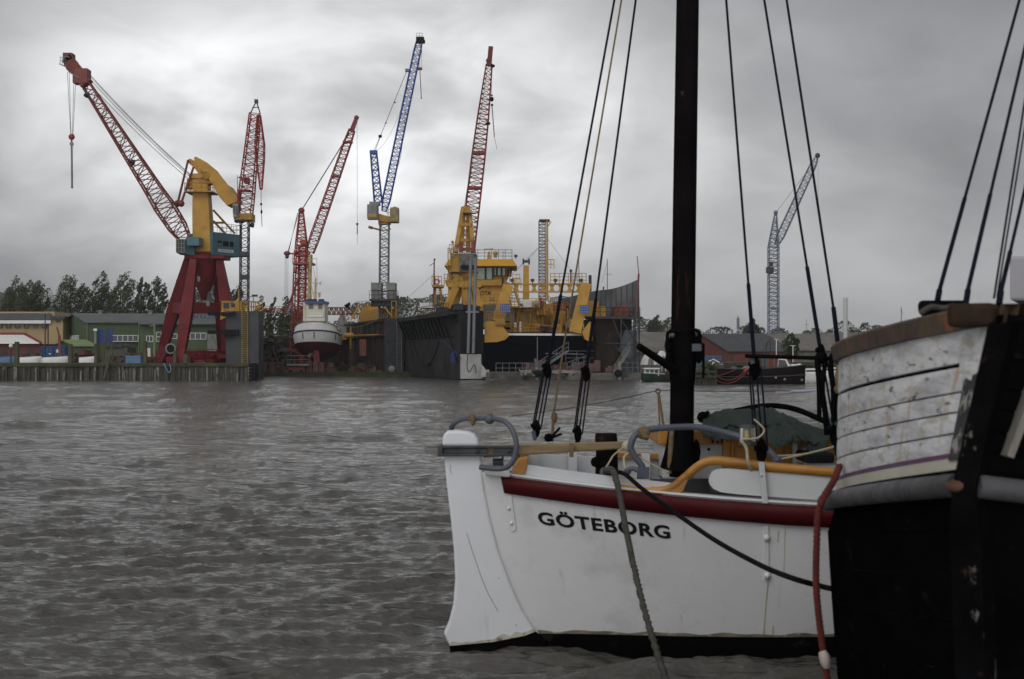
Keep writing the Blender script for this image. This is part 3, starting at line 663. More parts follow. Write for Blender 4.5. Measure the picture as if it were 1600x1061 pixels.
def dinghy(px, py, Y, L_, rz, mat, label, upside=True):
    c = P(px, py, Y); c.z = GZ; n = 9; rows = []
    for i in range(n + 1):
        s = i / n; w = .75 * (math.sin(PI * min(s * .62 + .38, 1)) ** .7) * (1 if s < .999 else .02); hgt = .55 + .15 * s
        row = []
        for j in range(9):
            a = PI * j / 8; x = -L_ / 2 + L_ * s; y = -math.cos(a) * w; z = math.sin(a) ** .6 * hgt
            row.append(c + V(x * math.cos(rz) - y * math.sin(rz), x * math.sin(rz) + y * math.cos(rz), z + .05))
        rows.append(row)
    t = thing("dinghy", c, label, "dinghy", "upturned dinghies on the quay"); mb = MB(); mb.grid(rows); mb.add(rows[0], [tuple(range(9))]); mb.build("hull", mat, t)
    mb = MB(); mb.tube([r_[4] + Z * .03 for r_ in rows], .035, 5); mb.build("keel", m_post, t)
dinghy(88, 563, 153, 3.0, .5, m_wht, "white upturned dinghy in front of the blue container")
dinghy(46, 563, 153, 2.4, .3, m_wht, "short white upturned dinghy right of the globe lamp")
dinghy(138, 566, 152, 1.9, .35, m_wht, "small white upturned dinghy below the red-brown scrap heap")
dinghy(4, 560, 154, 3.4, -.1, m_bluf, "pale blue upturned dinghy beside the globe lamp")
def smallcrane():
    Y = 168; a = P(95, 560, Y); a.z = GZ; t = thing("derrick", a, "slim rusty derrick arm standing beside the blue container", "derrick")
    mb = MB(); mb.bar(a, P(92.5, 524, Y), .4, .4, .25); mb.build("post", m_rbrown, t)
    mb = MB(); mb.bar(P(92.5, 525, Y), P(89, 511, Y), .16); mb.build("arm", m_rbrown, t)
smallcrane()
mb = MB(); mb.tube(smooth_path([P(256, 568, 146), P(258, 572, 145.9), P(262, 580, 145.9), P(265, 582, 145.9), P(267, 576, 145.9), P(265, 569, 146)], 4), .06, 6)
tag(mb.build("rope", m_lblu, org=P(260, 568, 146)), "pale blue rope loop hanging over the quay edge below the red crane", "rope")
# ------------------------------------------------------------------ cranes
def qhex(mb, pts, vec):
    """solid from four picture-plane corners (px, py, Y) ordered bottom-left, bottom-right, top-right, top-left and a depth vector"""
    q = [P(*p) for p in pts]; v = Vector(vec); return mb.hexa([q[0], q[1], q[1] + v, q[0] + v, q[3], q[2], q[2] + v, q[3] + v])
def hook(mb, top, bot, w=.5):
    top = Vector(top); bot = Vector(bot)
def crane_a():
    Y = 157; base = P(300, 560, Y); base.z = GZ
    t = thing("harbour_crane", base, "red legged harbour crane with yellow column, petrol blue cab and long red lattice jib", "crane")
    legs = [((294, 404, 158), (249, 567, 161), 'l'), ((303, 406, 154.5), (281, 566, 152.5), 'l'), ((343, 406, 156), (353.5, 567, 156.5), 'l'), ((336, 404, 159), (347, 566, 163), 'l')]
    for a, b, _ in legs:
        mb = MB(); p = P(*a); q = P(*b); q.z = GZ
        k = p.lerp(q, .5) if a[0] < 320 else (P(354, 478, a[2] + .3) if a[0] > 340 else P(346.5, 478, a[2] + 1.5))
        mb.bar(p, k, .7, .9, 1.3, 1.3, up=(0, 1, 0)); mb.bar(k, q, 1.3, 1.3, .75, .9, up=(0, 1, 0)); mb.build("leg", m_red, t)
    mid = [P(*a).lerp(V(*(P(*b).xy), GZ), .47) for a, b, _ in legs]
    mb = MB()
    for i in range(4): mb.bar(mid[i], mid[(i + 1) % 4], .7, 1.2, up=(0, 0, 1))
    mb.build("portal_beam", m_red, t)
    c = sum((P(*a) for a, _, _ in legs), Vector()) / 4
    mb = MB(); n = 20; rows = []
    for z, r_ in ((c.z + .1, 1.75), (c.z - .3, 1.7), (P(0, 440, Y).z, 1.15), (P(0, 462, Y).z, .45), (P(0, 468, Y).z, .35)):
        rows.append([V(c.x + r_ * math.cos(2 * PI * i / n), c.y + r_ * math.sin(2 * PI * i / n), z) for i in range(n)])
    mb.grid(rows, True, True); mb.build("king_post", m_red, t)
    mb = MB(); mb.rod(c + Z * -.05, c + Z * .28, 2.15, 28); mb.rod(c + Z * .28, c + Z * .75, 1.5, 28); mb.build("slew_ring", m_red, t)
    # sill beams and travelling gear
    mb = MB(); f = [V(*P(*b).xy, GZ) for _, b, _ in legs]
    for i, j in ((0, 1), (1, 2), (2, 3)): mb.bar(f[i] + Z * .75, f[j] + Z * .75, .8, 1.1, up=(0, 0, 1))
    mb.build("sill_beam", m_red, t)
    rnd = random.Random(5)
    for q in f:
        mb = MB()
        for s in (-.7, .7): mb.box(q + V(s, -.2, .35), (1.15, 1.0, .7)); mb.rod(q + V(s, -.85, .32), q + V(s, .5, .32), .32, 12)
        mb.build("bogie", m_red, t)
    mb = MB(); c1 = P(267, 545, 152); ang = [2 * PI * i / 16 for i in range(17)]
    mb.tube([c1 + V(.5 * math.cos(a), -.1, .5 * math.sin(a)) for a in ang], .09, 6); mb.rod(c1 + V(0, -.05, 0), c1 + V(0, .4, 0), .45, 16); reel = mb.build("cable_reel", m_conc, t)
    mb = MB(); mb.rod(c1 + V(0, -.08, 0), c1 + V(0, -.06, 0), .42, 16); mb.build("drum", m_blk, reel)
    mb = MB()
    for k in range(26): mb.box((P(rnd.uniform(254, 350), 0, 154).x, 153.5 + rnd.uniform(-.8, 1.5), GZ + rnd.uniform(.2, 1.3)), (rnd.uniform(.3, 1.1), .6, rnd.uniform(.2, .7)), rnd.random() * .6)
    mb.bar(P(262, 545, 152.6), P(250, 566, 152.6), .35); mb.bar(P(252, 541, 152.8), P(262, 562, 152.8), .3); mb.rail([P(285, 559, 152.5), P(345, 559, 152.5)], .9, 9); mb.build("travel_gear", m_red, t)
    mb = MB(); mb.pbox(316, 470, 327.5, 478, 154.6, .05); mb.pbox(308, 432, 312.5, 440, 154.2, .05); mb.build("notice_board", m_conc, t)
    mb = MB(); mb.ladder(P(327, 470, 156), P(331, 446, 157), .5, 12); mb.build("ladder", m_grey, t)
    # superstructure
    mb = MB(); cc = V(c.x, c.y, 0); rows = []
    for y_, hw, hd in ((397, 1.0, 1.05), (340, .95, 1.0), (300, .85, .9), (279, .85, .9)):
        cx = P(318.5 - (397 - y_) * .03, 0, c.y).x; z = P(0, y_, Y).z
        rows.append([V(cx + sx * hw, c.y + sy * hd, z) for sx, sy in ((-1, -1), (1, -1), (1, 1), (-1, 1))])
    mb.grid(rows, False, True); mb.add(rows[-1], [(0, 1, 2, 3)]); col = mb.build("column", m_yel, t, bevel=.06)
    mb = MB(); top = P(317, 278, c.y)
    mb.box(top + Z * .1, (2.6, 2.2, .5)); mb.box(P(303, 288, c.y), (1.2, 1.6, 1.0)); mb.rod(P(322, 274, c.y - 1.4), P(322, 274, c.y + 1.4), .42, 12); mb.box(P(322, 277, c.y), (1.4, 1.9, 1.6)); mb.build("column_head", m_yeld, t)
    mb = MB(); z = P(0, 302, Y).z; x0 = P(294, 0, Y).x; x1 = P(337, 0, Y).x
    mb.box(((x0 + x1) / 2, c.y, z), (x1 - x0, 3.4, .12)); mb.build("platform", m_yeld, t)
    mb = MB(); mb.rail([(x0, c.y + 1.6, z), (x0, c.y - 1.6, z), (x1, c.y - 1.6, z), (x1, c.y + 1.6, z)], .95, 5, .03); mb.build("railing", m_yeld, t)
    # machine house and driver's cab
    mb = MB(); dv = (-3.0, 2.6, 0)
    qhex(mb, [(332, 398, 155.6), (376.5, 402, 159.5), (376.5, 367, 159.5), (332, 362, 155.6)], dv); house = mb.build("machine_house", m_bluh, t, bevel=.05)
    def onface(x0, y0, x1, y1, off):
        s = lambda x: 155.6 + (x - 332) / 44.5 * 3.9; k = lambda x: (x - 332) / 44.5 * 4.2; n = Vector((.62, -.78, 0)) * off
        a = P(x0, y1 + k(x0), s(x0)) + n; b = P(x1, y1 + k(x1), s(x1)) + n; c_ = P(x1, y0 + k(x1), s(x1)) + n; d = P(x0, y0 + k(x0), s(x0)) + n
        return a, b, c_, d
    for x0, x1 in ((340, 345.5), (348, 356.5), (359, 364)):
        q = onface(x0, 375, x1, 383, .03); m2 = MB(); m2.prism(q, (.04, .06, 0)); m2.build("window", m_blk, house)
    m2 = MB(); q = onface(340.5, 379, 345, 382, .05); m2.prism(q, (.02, .03, 0)); m2.build("air_vent", m_conc, house)
    m2 = MB(); q = onface(340.5, 388, 364, 392.5, .03); m2.prism(q, (.04, .06, 0)); m2.build("name_board", m_wht, house)
    q = onface(341.5, 389, 363.2, 391.6, .055); flat_text("KAMPNAGEL", q[0], q[1], q[3] - q[0], (0, 0, 0), "lettering", m_blk, house, bold=.0)
    mb = MB(); q = [P(332, 361.5, 155.7), P(376, 366.5, 159.4)]; mb.rail([q[0], q[1], q[1] + Vector(dv) * .95], 1.0, 6, .025); mb.build("railing", m_grey, t)
    mb = MB(); qhex(mb, [(275, 395, 154.2), (304, 399, 155.2), (304, 374, 155.2), (275, 373, 154.2)], (-.3, 3.2, 0)); qhex(mb, [(292, 384, 153.9), (311, 384, 153.9), (311, 370, 153.9), (292, 370, 153.9)], (0, 2, 0)); cab = mb.build("driver_cab", m_bluh, t, bevel=.05)
    mb = MB(); z = 153.9
    for x in (275.5, 279.5, 284, 288): mb.bar(P(x, 394, z), P(x, 374, z), .07)
    for y in (374, 380.5, 387, 394): mb.bar(P(275.5, y, z), P(288, y, z), .07)
    m2 = MB(); m2.pbox(276, 375, 288, 393, 154.05, .08); m2.build("pane", m_glass, cab); mb.build("cab_window_bars", m_conc, cab)
    mb = MB(); qhex(mb, [(288, 404, 155), (350, 404, 155), (350, 399, 155), (288, 398, 155)], (0, 3.6, 0)); mb.build("turntable", m_red, t)
    # braces behind column
    mb = MB()
    for a, b in (((333, 328), (367, 365)), ((333, 345), (352, 365)), ((333, 348), (350, 348))): mb.bar(P(*a, 158.5), P(*b, 159), .22)
    mb.build("brace", m_yeld, t)
    # counterweight rocker: two curved plates and the weight
    ga = [(303, 246), (306, 244.5), (322, 253), (338, 266), (344, 274), (358, 292), (371, 311), (371, 314), (354, 320.5), (343, 308), (334, 292), (326, 279), (312, 262), (304, 252)]
    gb = [(293.5, 250), (296, 247.5), (302, 250), (320, 268), (321, 276), (314, 277), (304, 263), (295, 255)]
    for g, yy in ((ga, 155.6), (gb, 157.6)): mb = MB(); mb.ppoly(g, yy, .5); mb.build("counterweight_arm", m_yel, t)
    mb = MB(); mb.ppoly([(343, 303), (357, 289.5), (371.5, 311), (371, 315), (354, 321)], 155.4, 2.9); mb.build("counterweight", m_yel, t)
    # jib
    foot = P(299, 388, 155.6); head = P(128, 122, 156.5); dirn = (head - foot).normalized()
    mb = MB(); mb.truss(foot, head, [(0, .6), (.12, 1.75), (.25, 1.95), (.32, 1.7), (1, .8)], 24, .10, .05, rings=1)
    jib = mb.build("jib", m_brownred, t)
    mb = MB(); mb.bar(P(136, 132, 156.5), P(106, 91, 156.5), 1.3, 1.3, 1.0, 1.3, up=(0, 1, 0)); mb.box(P(128, 120, 156.5), (1.6, 1.5, 1.6), .0); mb.box(P(108, 92, 156.5), (1.0, 1.3, 1.1)); mb.rod(P(113, 103, 155.6), P(113, 103, 157.4), .75, 12); mb.build("jib_head", m_brownred, jib)
    mb = MB(); zz = 155.7
    for (x0, y0, x1, y1) in ((93, 100, 108, 107), (108, 113, 124, 122)):
        mb.bar(P(x0, y0, zz), P(x1, y1, zz), .1); mb.bar(P(x0, y0, zz + 1.6), P(x1, y1, zz + 1.6), .1); mb.bar(P(x0, y0, zz), P(x0, y0, zz + 1.6), .1); mb.bar(P((x0 + x1) / 2, (y0 + y1) / 2, zz + .8), P((x0 + x1) / 2 + 2, (y0 + y1) / 2 - 9, zz + .8), .1)
        mb.prism([P(x0, y0, zz), P(x1, y1, zz), P(x1, y1, zz + 1.6), P(x0, y0, zz + 1.6)], (0, 0, .06))
    mb.rail([P(94, 100, zz), P(103, 104, zz)], .8, 3); mb.tube(smooth_path([P(98, 96, zz), P(100, 90, zz), P(104, 88.5, zz), P(109, 90, zz)], 4), .06, 5); mb.build("head_platform", m_grey, jib)
    mb = MB()
    for x, y in ((137, 147), (208, 252)): mb.box(P(x, y, 155.6), (.35, .4, .3)); mb.rod(P(x, y - 1, 155.6), P(x - 2, y + 3, 155.4), .22, 10, .34)
    mb.build("floodlight", m_dgrey, jib)
    for a, b, yy in (((294, 250), (277.5, 318), 157.4), ((302.5, 261), (283, 318), 155.8)):
        mb = MB(); mb.rod(P(*a, yy), P(*b, yy), .13, 6); mb.sphere(P(*b, yy), .4, 8); mb.build("tie_rod", m_brownred, t)
    mb = MB()
    for k, (a, b) in enumerate((((137, 115), (303, 279)), ((139, 122), (300, 279)), ((141, 117), (307, 281)), ((136, 127), (297, 282)))): mb.tube(sag(P(*a, 155.9 + .4 * k), P(*b, 155.9 + .4 * k), .35, 8), .03, 4)
    mb.build("luffing_cable", m_cable, t)
    mb = MB()
    for x0, x1 in ((105.2, 110.5), (108, 111), (116, 113), (119, 114)): mb.rod(P(x0, 112, 156.4), P(x1, 210, 156.4), .025, 4)
    mb.build("hoist_cable", m_cable, t)
    mb = MB(); hc = P(112, 214, 156.4); mb.sphere(hc, .36, 10, (1.0, .6, 1)); mb.sphere(hc + V(-.15, 0, .05), .22, 8); mb.rod(hc, hc - Z * .8, .1, 6); hb = mb.build("hook_block", M("hook_red", (.22, .015, .03), .5), t)
    mb = MB(); mb.rod(P(112, 222, 156.4), P(112.6, 292, 156.4), .11, 6); mb.box(P(112.6, 292.5, 156.4), (.2, .2, .25)); mb.box(P(112, 225, 156.4), (.36, .25, .3)); mb.build("sling", m_grey, hb)
crane_a()
def hangline(mb, x0, y0, x1, y1, Y, r=.03): mb.rod(P(x0, y0, Y), P(x1, y1, Y), r, 4)
def crane_b():
    Y = 154; base = P(381.5, 0, Y); base.z = 7.15
    t = thing("tower_crane", base, "red topped tower crane with pointed black apex on a dark lattice mast above the ladder", "crane")
    mb = MB(); mb.truss(base, P(382.5, 342, Y), .86, 20, .07, .03, rings=2); mb.build("mast", m_dgrey, t)
    for y in (397, 433): mb = MB(); mb.box(P(382, y, Y), (.98, .98, .5)); mb.build("mast_collar", m_dgrey, t)
    mb = MB(); mb.pbox(365, 333, 393, 343, Y - 1, 2.2); mb.rod(P(382, 346, Y), P(382, 338, Y), .62, 14); mb.build("slewing_platform", m_yeld, t)
    mb = MB(); mb.pbox(364, 319, 372, 339, Y - 1.2, 1.4); mb.pbox(363.5, 318, 372, 333, Y - 1.3, .8); cab = mb.build("driver_cab", m_conc, t, bevel=.04)
    mb = MB(); mb.pbox(364.5, 321, 367.5, 331, Y - 1.34, .05); mb.pbox(369, 322, 371.5, 336, Y - 1.34, .05); mb.build("window", m_glass, cab)
    mb = MB(); mb.pbox(366, 338, 378, 347, Y - .6, 1.2); mb.build("counterweight", m_dgrey, t)
    mb = MB(); mb.truss(P(382, 336, Y), P(398.5, 178, Y), [(0, 1.5), (.2, 1.5), (.6, 1.25), (1, 1.05)], 18, .075, .038); jib = mb.build("jib", m_redjib, t)
    mb = MB(); mb.pbox(370, 296, 390, 297.5, Y - .8, 1.6); mb.pbox(381, 277, 388, 286, Y - .5, 1); mb.build("winch_box", m_redjib, jib)
    mb = MB()
    for sx in (-1, 1):
        for sy in (-1, 1): mb.rod(P(398.8 + sx * 8, 178, Y + sy * .55), P(400.5, 158, Y + sy * .12), .07, 5)
    mb.rod(P(394, 168, Y), P(405, 168, Y), .05, 4); mb.box(P(400.5, 158.5, Y), (.35, .5, .4)); mb.build("apex_frame", m_dgrey, jib)
    mb = MB(); mb.truss(P(404.5, 180, Y - .8), P(408, 296, Y - 1.6), [(0, .35), (.4, .95), (.6, .8), (1, .2)], 18, .06, .03); mb.build("folding_jib", m_redjib, jib)
    mb = MB(); hangline(mb, 408, 296, 408, 318, Y - 1.6); hangline(mb, 408, 320, 409.4, 354, Y - 1.6, .035); mb.build("hoist_cable", m_cable, t)
    mb = MB(); mb.sphere(P(408, 319, Y - 1.6), .16, 8, (.8, .6, 1)); mb.sphere(P(408.6, 331, Y - 1.6), .15, 8, (.8, .6, 1.6)); mb.build("hook_block", m_blk, t)
    mb = MB(); mb.rod(P(371, 274, Y - .6), P(371, 318, Y - .6), .035, 5); mb.bar(P(373, 277, Y - .6), P(384, 279.5, Y - .6), .18, .16); mb.rod(P(375, 300, Y - .6), P(375, 330, Y - .6), .12, 6); mb.build("lamp_bracket", m_dgrey, t)
    mb = MB(); mb.bar(P(388, 347, Y - .6), P(399, 347, Y - .6), .1); mb.rod(P(395, 349, Y - .6), P(393, 353, Y - .8), .2, 8, .3); mb.build("floodlight", m_dgrey, t)
crane_b()
def crane_c():
    Y = 206; base = P(471, 0, Y); base.z = GZ
    t = thing("tower_crane", base, "orange-red lattice crane on a fat lattice tower behind the white fishing boat", "crane")
    mb = MB(); mb.truss(base, P(472, 392, Y), [(0, 2.9), (.3, 2.6), (1, 1.9)], 20, .095, .038); mb.build("mast", m_ored, t)
    mb = MB(); mb.truss(P(471, 500, Y), P(473, 385, Y), 1.0, 16, .10, .05); mb.build("inner_mast", m_ored, t)
    mb = MB(); mb.truss(P(471, 400, Y), P(471, 332, Y), [(0, 1.7), (.3, 1.5), (1, .55)], 12, .09, .045); mb.build("stay_tower", m_ored, t)
    mb = MB(); mb.sphere(P(471, 329, Y), .48, 10, (1, .8, 1)); mb.build("tower_head", M("head_red", (.2, .02, .03), .5), t)
    mb = MB(); mb.pbox(469, 374, 478, 382, Y - 1.3, 1.4); mb.build("winch_box", m_ored, t)
    mb = MB(); mb.pbox(457, 410, 488, 413, Y - 1.6, 3.4); mb.rail([P(457, 410, Y + 1.7), P(457, 410, Y - 1.6), P(488, 410, Y - 1.6), P(488, 410, Y + 1.7)], 1.1, 5, .035); mb.pbox(458, 419, 463, 425, Y - 1.4, .8); mb.build("platform", m_ored, t)
    mb = MB(); mb.truss(P(484, 394, Y), P(550, 203, Y), [(0, 1.1), (.12, 1.3), (.9, 1.0), (1, .8)], 30, .08, .04); jib = mb.build("jib", m_redjib, t)
    mb = MB(); mb.bar(P(549, 206, Y), P(558, 182, Y), .8, .6, .5, .5); mb.sphere(P(557, 184, Y), .38, 8); mb.build("jib_head", M("head_dark_red", (.14, .02, .03), .5), jib)
    for f in (.36, .62, .9): mb = MB(); mb.box(P(484, 394, Y).lerp(P(550, 203, Y), f), (1.35, 1.3, .25)); mb.build("joint_plate", m_redjib, jib)
    mb = MB()
    for k in range(3): mb.rod(P(471 + k * .6, 328, Y + .2 * k), P(546, 207 + k, Y + .2 * k), .028, 4)
    for k in range(3): mb.rod(P(467 - k, 332, Y), P(449 + k * .8, 396, Y), .028, 4)
    for x in (445.5, 447.5, 450): mb.rod(P(x, 402, Y), P(x - .5, 492, Y), .022, 4)
    mb.rod(P(460, 440, Y - 1), P(453, 490, Y - 1), .03, 4); mb.build("stay_cable", m_cable, t)
    mb = MB(); mb.bar(P(449, 396, Y), P(467, 396.5, Y), .2); mb.sphere(P(448.5, 396, Y), .5, 10, (1, .5, .75)); mb.sphere(P(448.5, 401, Y), .3, 8); mb.build("stay_sheave", M("sheave_red", (.12, .02, .03), .5), t)
    mb = MB(); hangline(mb, 558, 190, 558.3, 382, Y, .022); mb.rod(P(558.2, 352, Y), P(558.3, 366, Y), .08, 5); mb.sphere(P(558.2, 350, Y), .2, 8); mb.build("hoist_cable", m_cable, t)
    mb = MB(); mb.rod(P(470, 425, Y - 2), P(447, 488, Y - 2), .16, 5); mb.build("brace", m_brownred, t)
crane_c()
def crane_d():
    Y = 179.5; base = P(599.5, 0, Y); base.z = 7.3
    t = thing("tower_crane", base, "blue luffing tower crane with grey ballast blocks around its grey lattice mast", "crane")
    mb = MB(); mb.truss(base + Z * .1, P(601, 346, Y), 1.1, 22, .085, .04, rings=2); mb.build("mast", m_grey, t)
    mb = MB(); mb.pbox(577, 467, 621, 470, Y - 1.6, 3.2); mb.pbox(580, 470, 619, 478, Y - 1.2, 2.4)
    for x in (581, 599, 617): mb.rod(P(x, 480, Y - 1.3), P(x, 468, Y - 1.3), .1, 6)
    mb.build("undercarriage", m_dgrey, t)
    for x0, x1 in ((579.5, 596), (603.5, 618)):
        mb = MB(); mb.pbox(x0, 441.5, x1, 453.5, Y - 1.2, 2.2); mb.pbox(x0 + .2, 454, x1 - .1, 467, Y - 1.15, 2.2); mb.build("ballast_block", m_conc, t, bevel=.04)
    mb = MB(); mb.rail([P(577, 467, Y + 1.5), P(577, 467, Y - 1.5), P(622, 467, Y - 1.5)], 1.0, 6, .03); mb.pbox(620, 462, 623, 474, Y - 1.6, .6); mb.build("railing", m_dgrey, t)
    mb = MB(); mb.ppoly([(590, 333), (606, 338), (622, 338), (622, 347), (608, 347), (596, 346), (590, 344)], Y - .9, 1.8); mb.rod(P(601, 351, Y), P(601, 345, Y), .8, 14); mb.build("slewing_platform", m_yeld, t)
    mb = MB(); mb.pbox(573.5, 319, 590, 342, Y - 1.4, 1.6); cab = mb.build("driver_cab", m_conc, t, bevel=.05)
    mb = MB(); mb.pbox(574.5, 321, 581, 332, Y - 1.44, .05); mb.pbox(583, 320.5, 588, 340, Y - 1.44, .05); mb.build("window", m_grey, cab)
    mb = MB(); mb.pbox(576, 334, 587, 339, Y - 1.5, .3); mb.build("cab_step", m_yel, cab)
    mb = MB(); mb.pbox(577, 315, 593, 320, Y - .8, 1.4); mb.build("winch_house", m_conc, t)
    mb = MB(); mb.pbox(610, 324, 622, 346, Y - 1, 2); mb.pbox(614, 323, 619, 326, Y - .6, 1.2); mb.rail([P(605, 338, Y - 1), P(612, 338, Y - 1)], .9, 3, .03); mb.build("counterweight", M("dirty_cream", (.25, .2, .1), .7, spots=[(DRUST, 1.4, .55, .75)]), t)
    mb = MB(); mb.truss(P(591, 316, Y), P(583.5, 236, Y), [(0, .95), (1, .75)], 8, .085, .05); mb.build("stay_tower", m_blue, t)
    mb = MB(); mb.pbox(578, 234.5, 589, 240, Y - .5, 1); mb.build("tower_head", m_blue, t)
    mb = MB(); mb.truss(P(600, 330, Y), P(655, 66, Y), [(0, .5), (.06, .95), (.95, .85), (1, .7)], 40, .07, .034); jib = mb.build("jib", m_blue, t)
    mb = MB(); mb.box(P(656.5, 63, Y), (1.0, .9, .7)); mb.box(P(661, 65, Y), (.5, .7, .35)); mb.build("jib_head", m_blk, jib)
    mb = MB(); mb.rail([P(651, 61, Y + .4), P(651, 61, Y - .4), P(660, 61, Y - .4), P(660, 61, Y + .4)], .75, 2, .025); mb.build("railing", m_grey, jib)
    mb = MB(); mb.box(P(636, 110, Y), (.45, .5, .35)); mb.build("stay_lug", m_grey, jib)
    mb = MB()
    for x in (584, 585.5, 587): mb.rod(P(x, 235, Y), P(594 + (x - 585) * .3, 213, Y), .02, 4)
    mb.rod(P(594.5, 212, Y), P(636, 110, Y), .035, 4); mb.tube(sag(P(588, 236, Y), P(630, 160, Y), 1.0, 10), .015, 4); mb.tube(smooth_path([P(634, 170, Y), P(631, 200, Y), P(625, 250, Y), P(612, 278, Y), P(606, 284, Y)], 5), .02, 4); mb.build("stay_cable", m_cable, t)
    mb = MB(); mb.box(P(594, 213, Y), (.4, .4, .3)); mb.sphere(P(603, 192, Y), .12, 6); mb.sphere(P(617, 160, Y), .12, 6); mb.build("stay_block", m_blk, t)
    mb = MB(); hangline(mb, 656, 66, 655, 106, Y, .018); hangline(mb, 659.5, 66, 658, 106, Y, .018); hangline(mb, 656, 110, 658.4, 153, Y, .05); mb.build("hoist_cable", m_cable, t)
    mb = MB(); mb.box(P(656, 107.5, Y), (.6, .35, .3)); mb.box(P(658.4, 153.5, Y), (.15, .15, .15)); mb.build("hook_block", M("block_maroon", (.09, .03, .03), .5), t)
    mb = MB(); mb.bar(P(576.5, 355, Y - .7), P(595, 359.5, Y - .7), .2); mb.bar(P(576, 354.5, Y - .7), P(582, 356.5, Y - .7), .34); mb.bar(P(606, 358, Y - .5), P(611, 358, Y - .5), .15); mb.build("floodlight_arm", m_brownred, t)
crane_d()
def crane_e():
    Y = 156.5; base = P(724, 0, Y); base.z = 7.5
    t = thing("dock_crane", base, "yellow dock crane with tall slim red lattice jib beside the dredger's bridge", "crane")
    for a, b in (((718, 432, 155), (698, 481, 154.4)), ((724, 432, 157), (711, 481, 157.6)), ((738, 432, 155), (750, 481, 154.8)), ((740, 432, 158), (744, 481, 159))):
        mb = MB(); mb.bar(P(*a), P(*b), .75, .75, .6, .6); mb.build("leg", m_yel, t)
    mb = MB(); mb.ppoly([(698, 446), (710, 438), (748, 438), (754, 446), (750, 449), (700, 449)], Y - 2, 4.4); mb.rod(P(728, 440, Y), P(728, 424, Y), 1.0, 16); mb.build("portal_top", m_yeld, t)
    mb = MB(); mb.rail([P(700, 446, Y - 2), P(752, 446, Y - 2)], 1.0, 6, .03); mb.ladder(P(726, 480, Y - 2), P(726, 446, Y - 2), .5, 12); mb.build("railing", m_yeld, t)
    mb = MB(); mb.pbox(704, 396, 718, 424, Y - 1.6, 3.2); mb.pbox(702, 422, 746, 425, Y - 1.8, 3.6); mb.pbox(722, 425, 740, 431, Y - 1.2, 2.4); mb.build("machine_house", m_yeld, t, bevel=.04)
    mb = MB(); mb.pbox(717, 396, 744.5, 423, Y - 2, 3.0); h_ = mb.build("counterweight", M("stained_grey_plate", (.13, .125, .11), .8, var=.4, vs=1.2, spots=[((.03, .03, .03), 1.0, .5, .65)]), t, bevel=.04)
    mb = MB(); mb.pbox(720, 414, 743, 421, Y - 2.05, .06); mb.build("vent_grille", m_blk, h_)
    mb = MB()
    for (a, b) in (((712, 394, 155), (723, 324, 156)), ((720, 394, 158), (726, 324, 157)), ((731.5, 394, 158), (731, 324, 157)), ((740, 394, 155), (734, 328, 156))): mb.bar(P(*a), P(*b), .5, .5, .36, .36)
    for y, x0, x1 in ((375, 715, 739), (351, 719, 736)): mb.bar(P(x0, y, 155.4), P(x1, y, 155.4), .35)
    mb.pbox(722, 322, 734.5, 334, 155.8, 1.4); mb.build("a_frame", m_yeld, t)
    mb = MB(); mb.pbox(723, 332, 743, 333.5, 155.2, .8); mb.build("walkway", m_dgrey, t)
    mb = MB(); mb.truss(P(730.5, 391, Y + 3.0), P(764.5, 100, Y - 1.6), [(0, 1.55), (.5, 1.45), (.72, 1.2), (1, .62)], 38, .075, .036, depth=.8); jib = mb.build("jib", m_redjib, t)
    mb = MB(); mb.bar(P(764.2, 103, Y - 1.6), P(767, 73, Y - 1.6), .55, .5, .5, .5); mb.sphere(P(764, 95, Y - 1.6), .35, 8); mb.build("jib_head", M("jib_head_red", (.10, .012, .015), .5), jib)
    mb = MB()
    for x, y in ((769.5, 103), (762.5, 193)): mb.bar(P(x - 4, y - 4, Y - 1.8), P(x, y - 3, Y - 1.8), .08); mb.sphere(P(x, y, Y - 1.9), .24, 8, (1.2, 1, .8))
    mb.build("floodlight", m_blk, jib)
    for y in (237, 292): f = (391 - y) / 291; c = P(730.5, 391, Y + 3.0).lerp(P(764.5, 100, Y - 1.6), f); mb = MB(); mb.box(c, (1.5, 1.2, .3)); mb.build("joint_plate", m_redjib, jib)
    mb = MB(); mb.bar(P(719.5, 378, Y - 1.9), P(720.5, 394, Y - 1.9), .4); mb.bar(P(741.5, 376, Y - 1.9), P(739.5, 394, Y - 1.9), .4); mb.bar(P(720, 389, Y - 1.9), P(740.5, 389, Y - 1.9), .28); mb.build("jib_foot", m_brownred, t)
    mb = MB()
    for dx in (-1.5, .8): mb.rod(P(727 + dx, 323, Y), P(760 + dx, 112, Y - 1.6), .025, 4)
    hangline(mb, 767, 86, 768.5, 150, Y - 1.6, .02); hangline(mb, 768.5, 163, 772.5, 214, Y - 1.6, .05); hangline(mb, 772.5, 214, 776.5, 233, Y - 1.6, .02); mb.build("hoist_cable", m_cable, t)
    mb = MB(); mb.sphere(P(768.5, 155, Y - 1.6), .22, 8, (1, .7, 1.3)); mb.sphere(P(768.5, 149, Y - 1.6), .12, 6); mb.sphere(P(768.8, 164, Y - 1.6), .16, 6); mb.build("hook_block", m_blk, t)
    mb = MB(); mb.rail([P(702, 396, Y - 1.6), P(708, 396, Y - 1.6)], 1.0, 2, .03); mb.rod(P(708, 396, Y - 1.6), P(708, 379, Y - 1.6), .08, 6); mb.sphere(P(707, 378, Y - 1.6), .16, 8)
    mb.ladder(P(702.5, 422, Y - 1.7), P(702.5, 387, Y - 1.7), .35, 12, .03); mb.build("ladder", m_yeld, t)
crane_e()
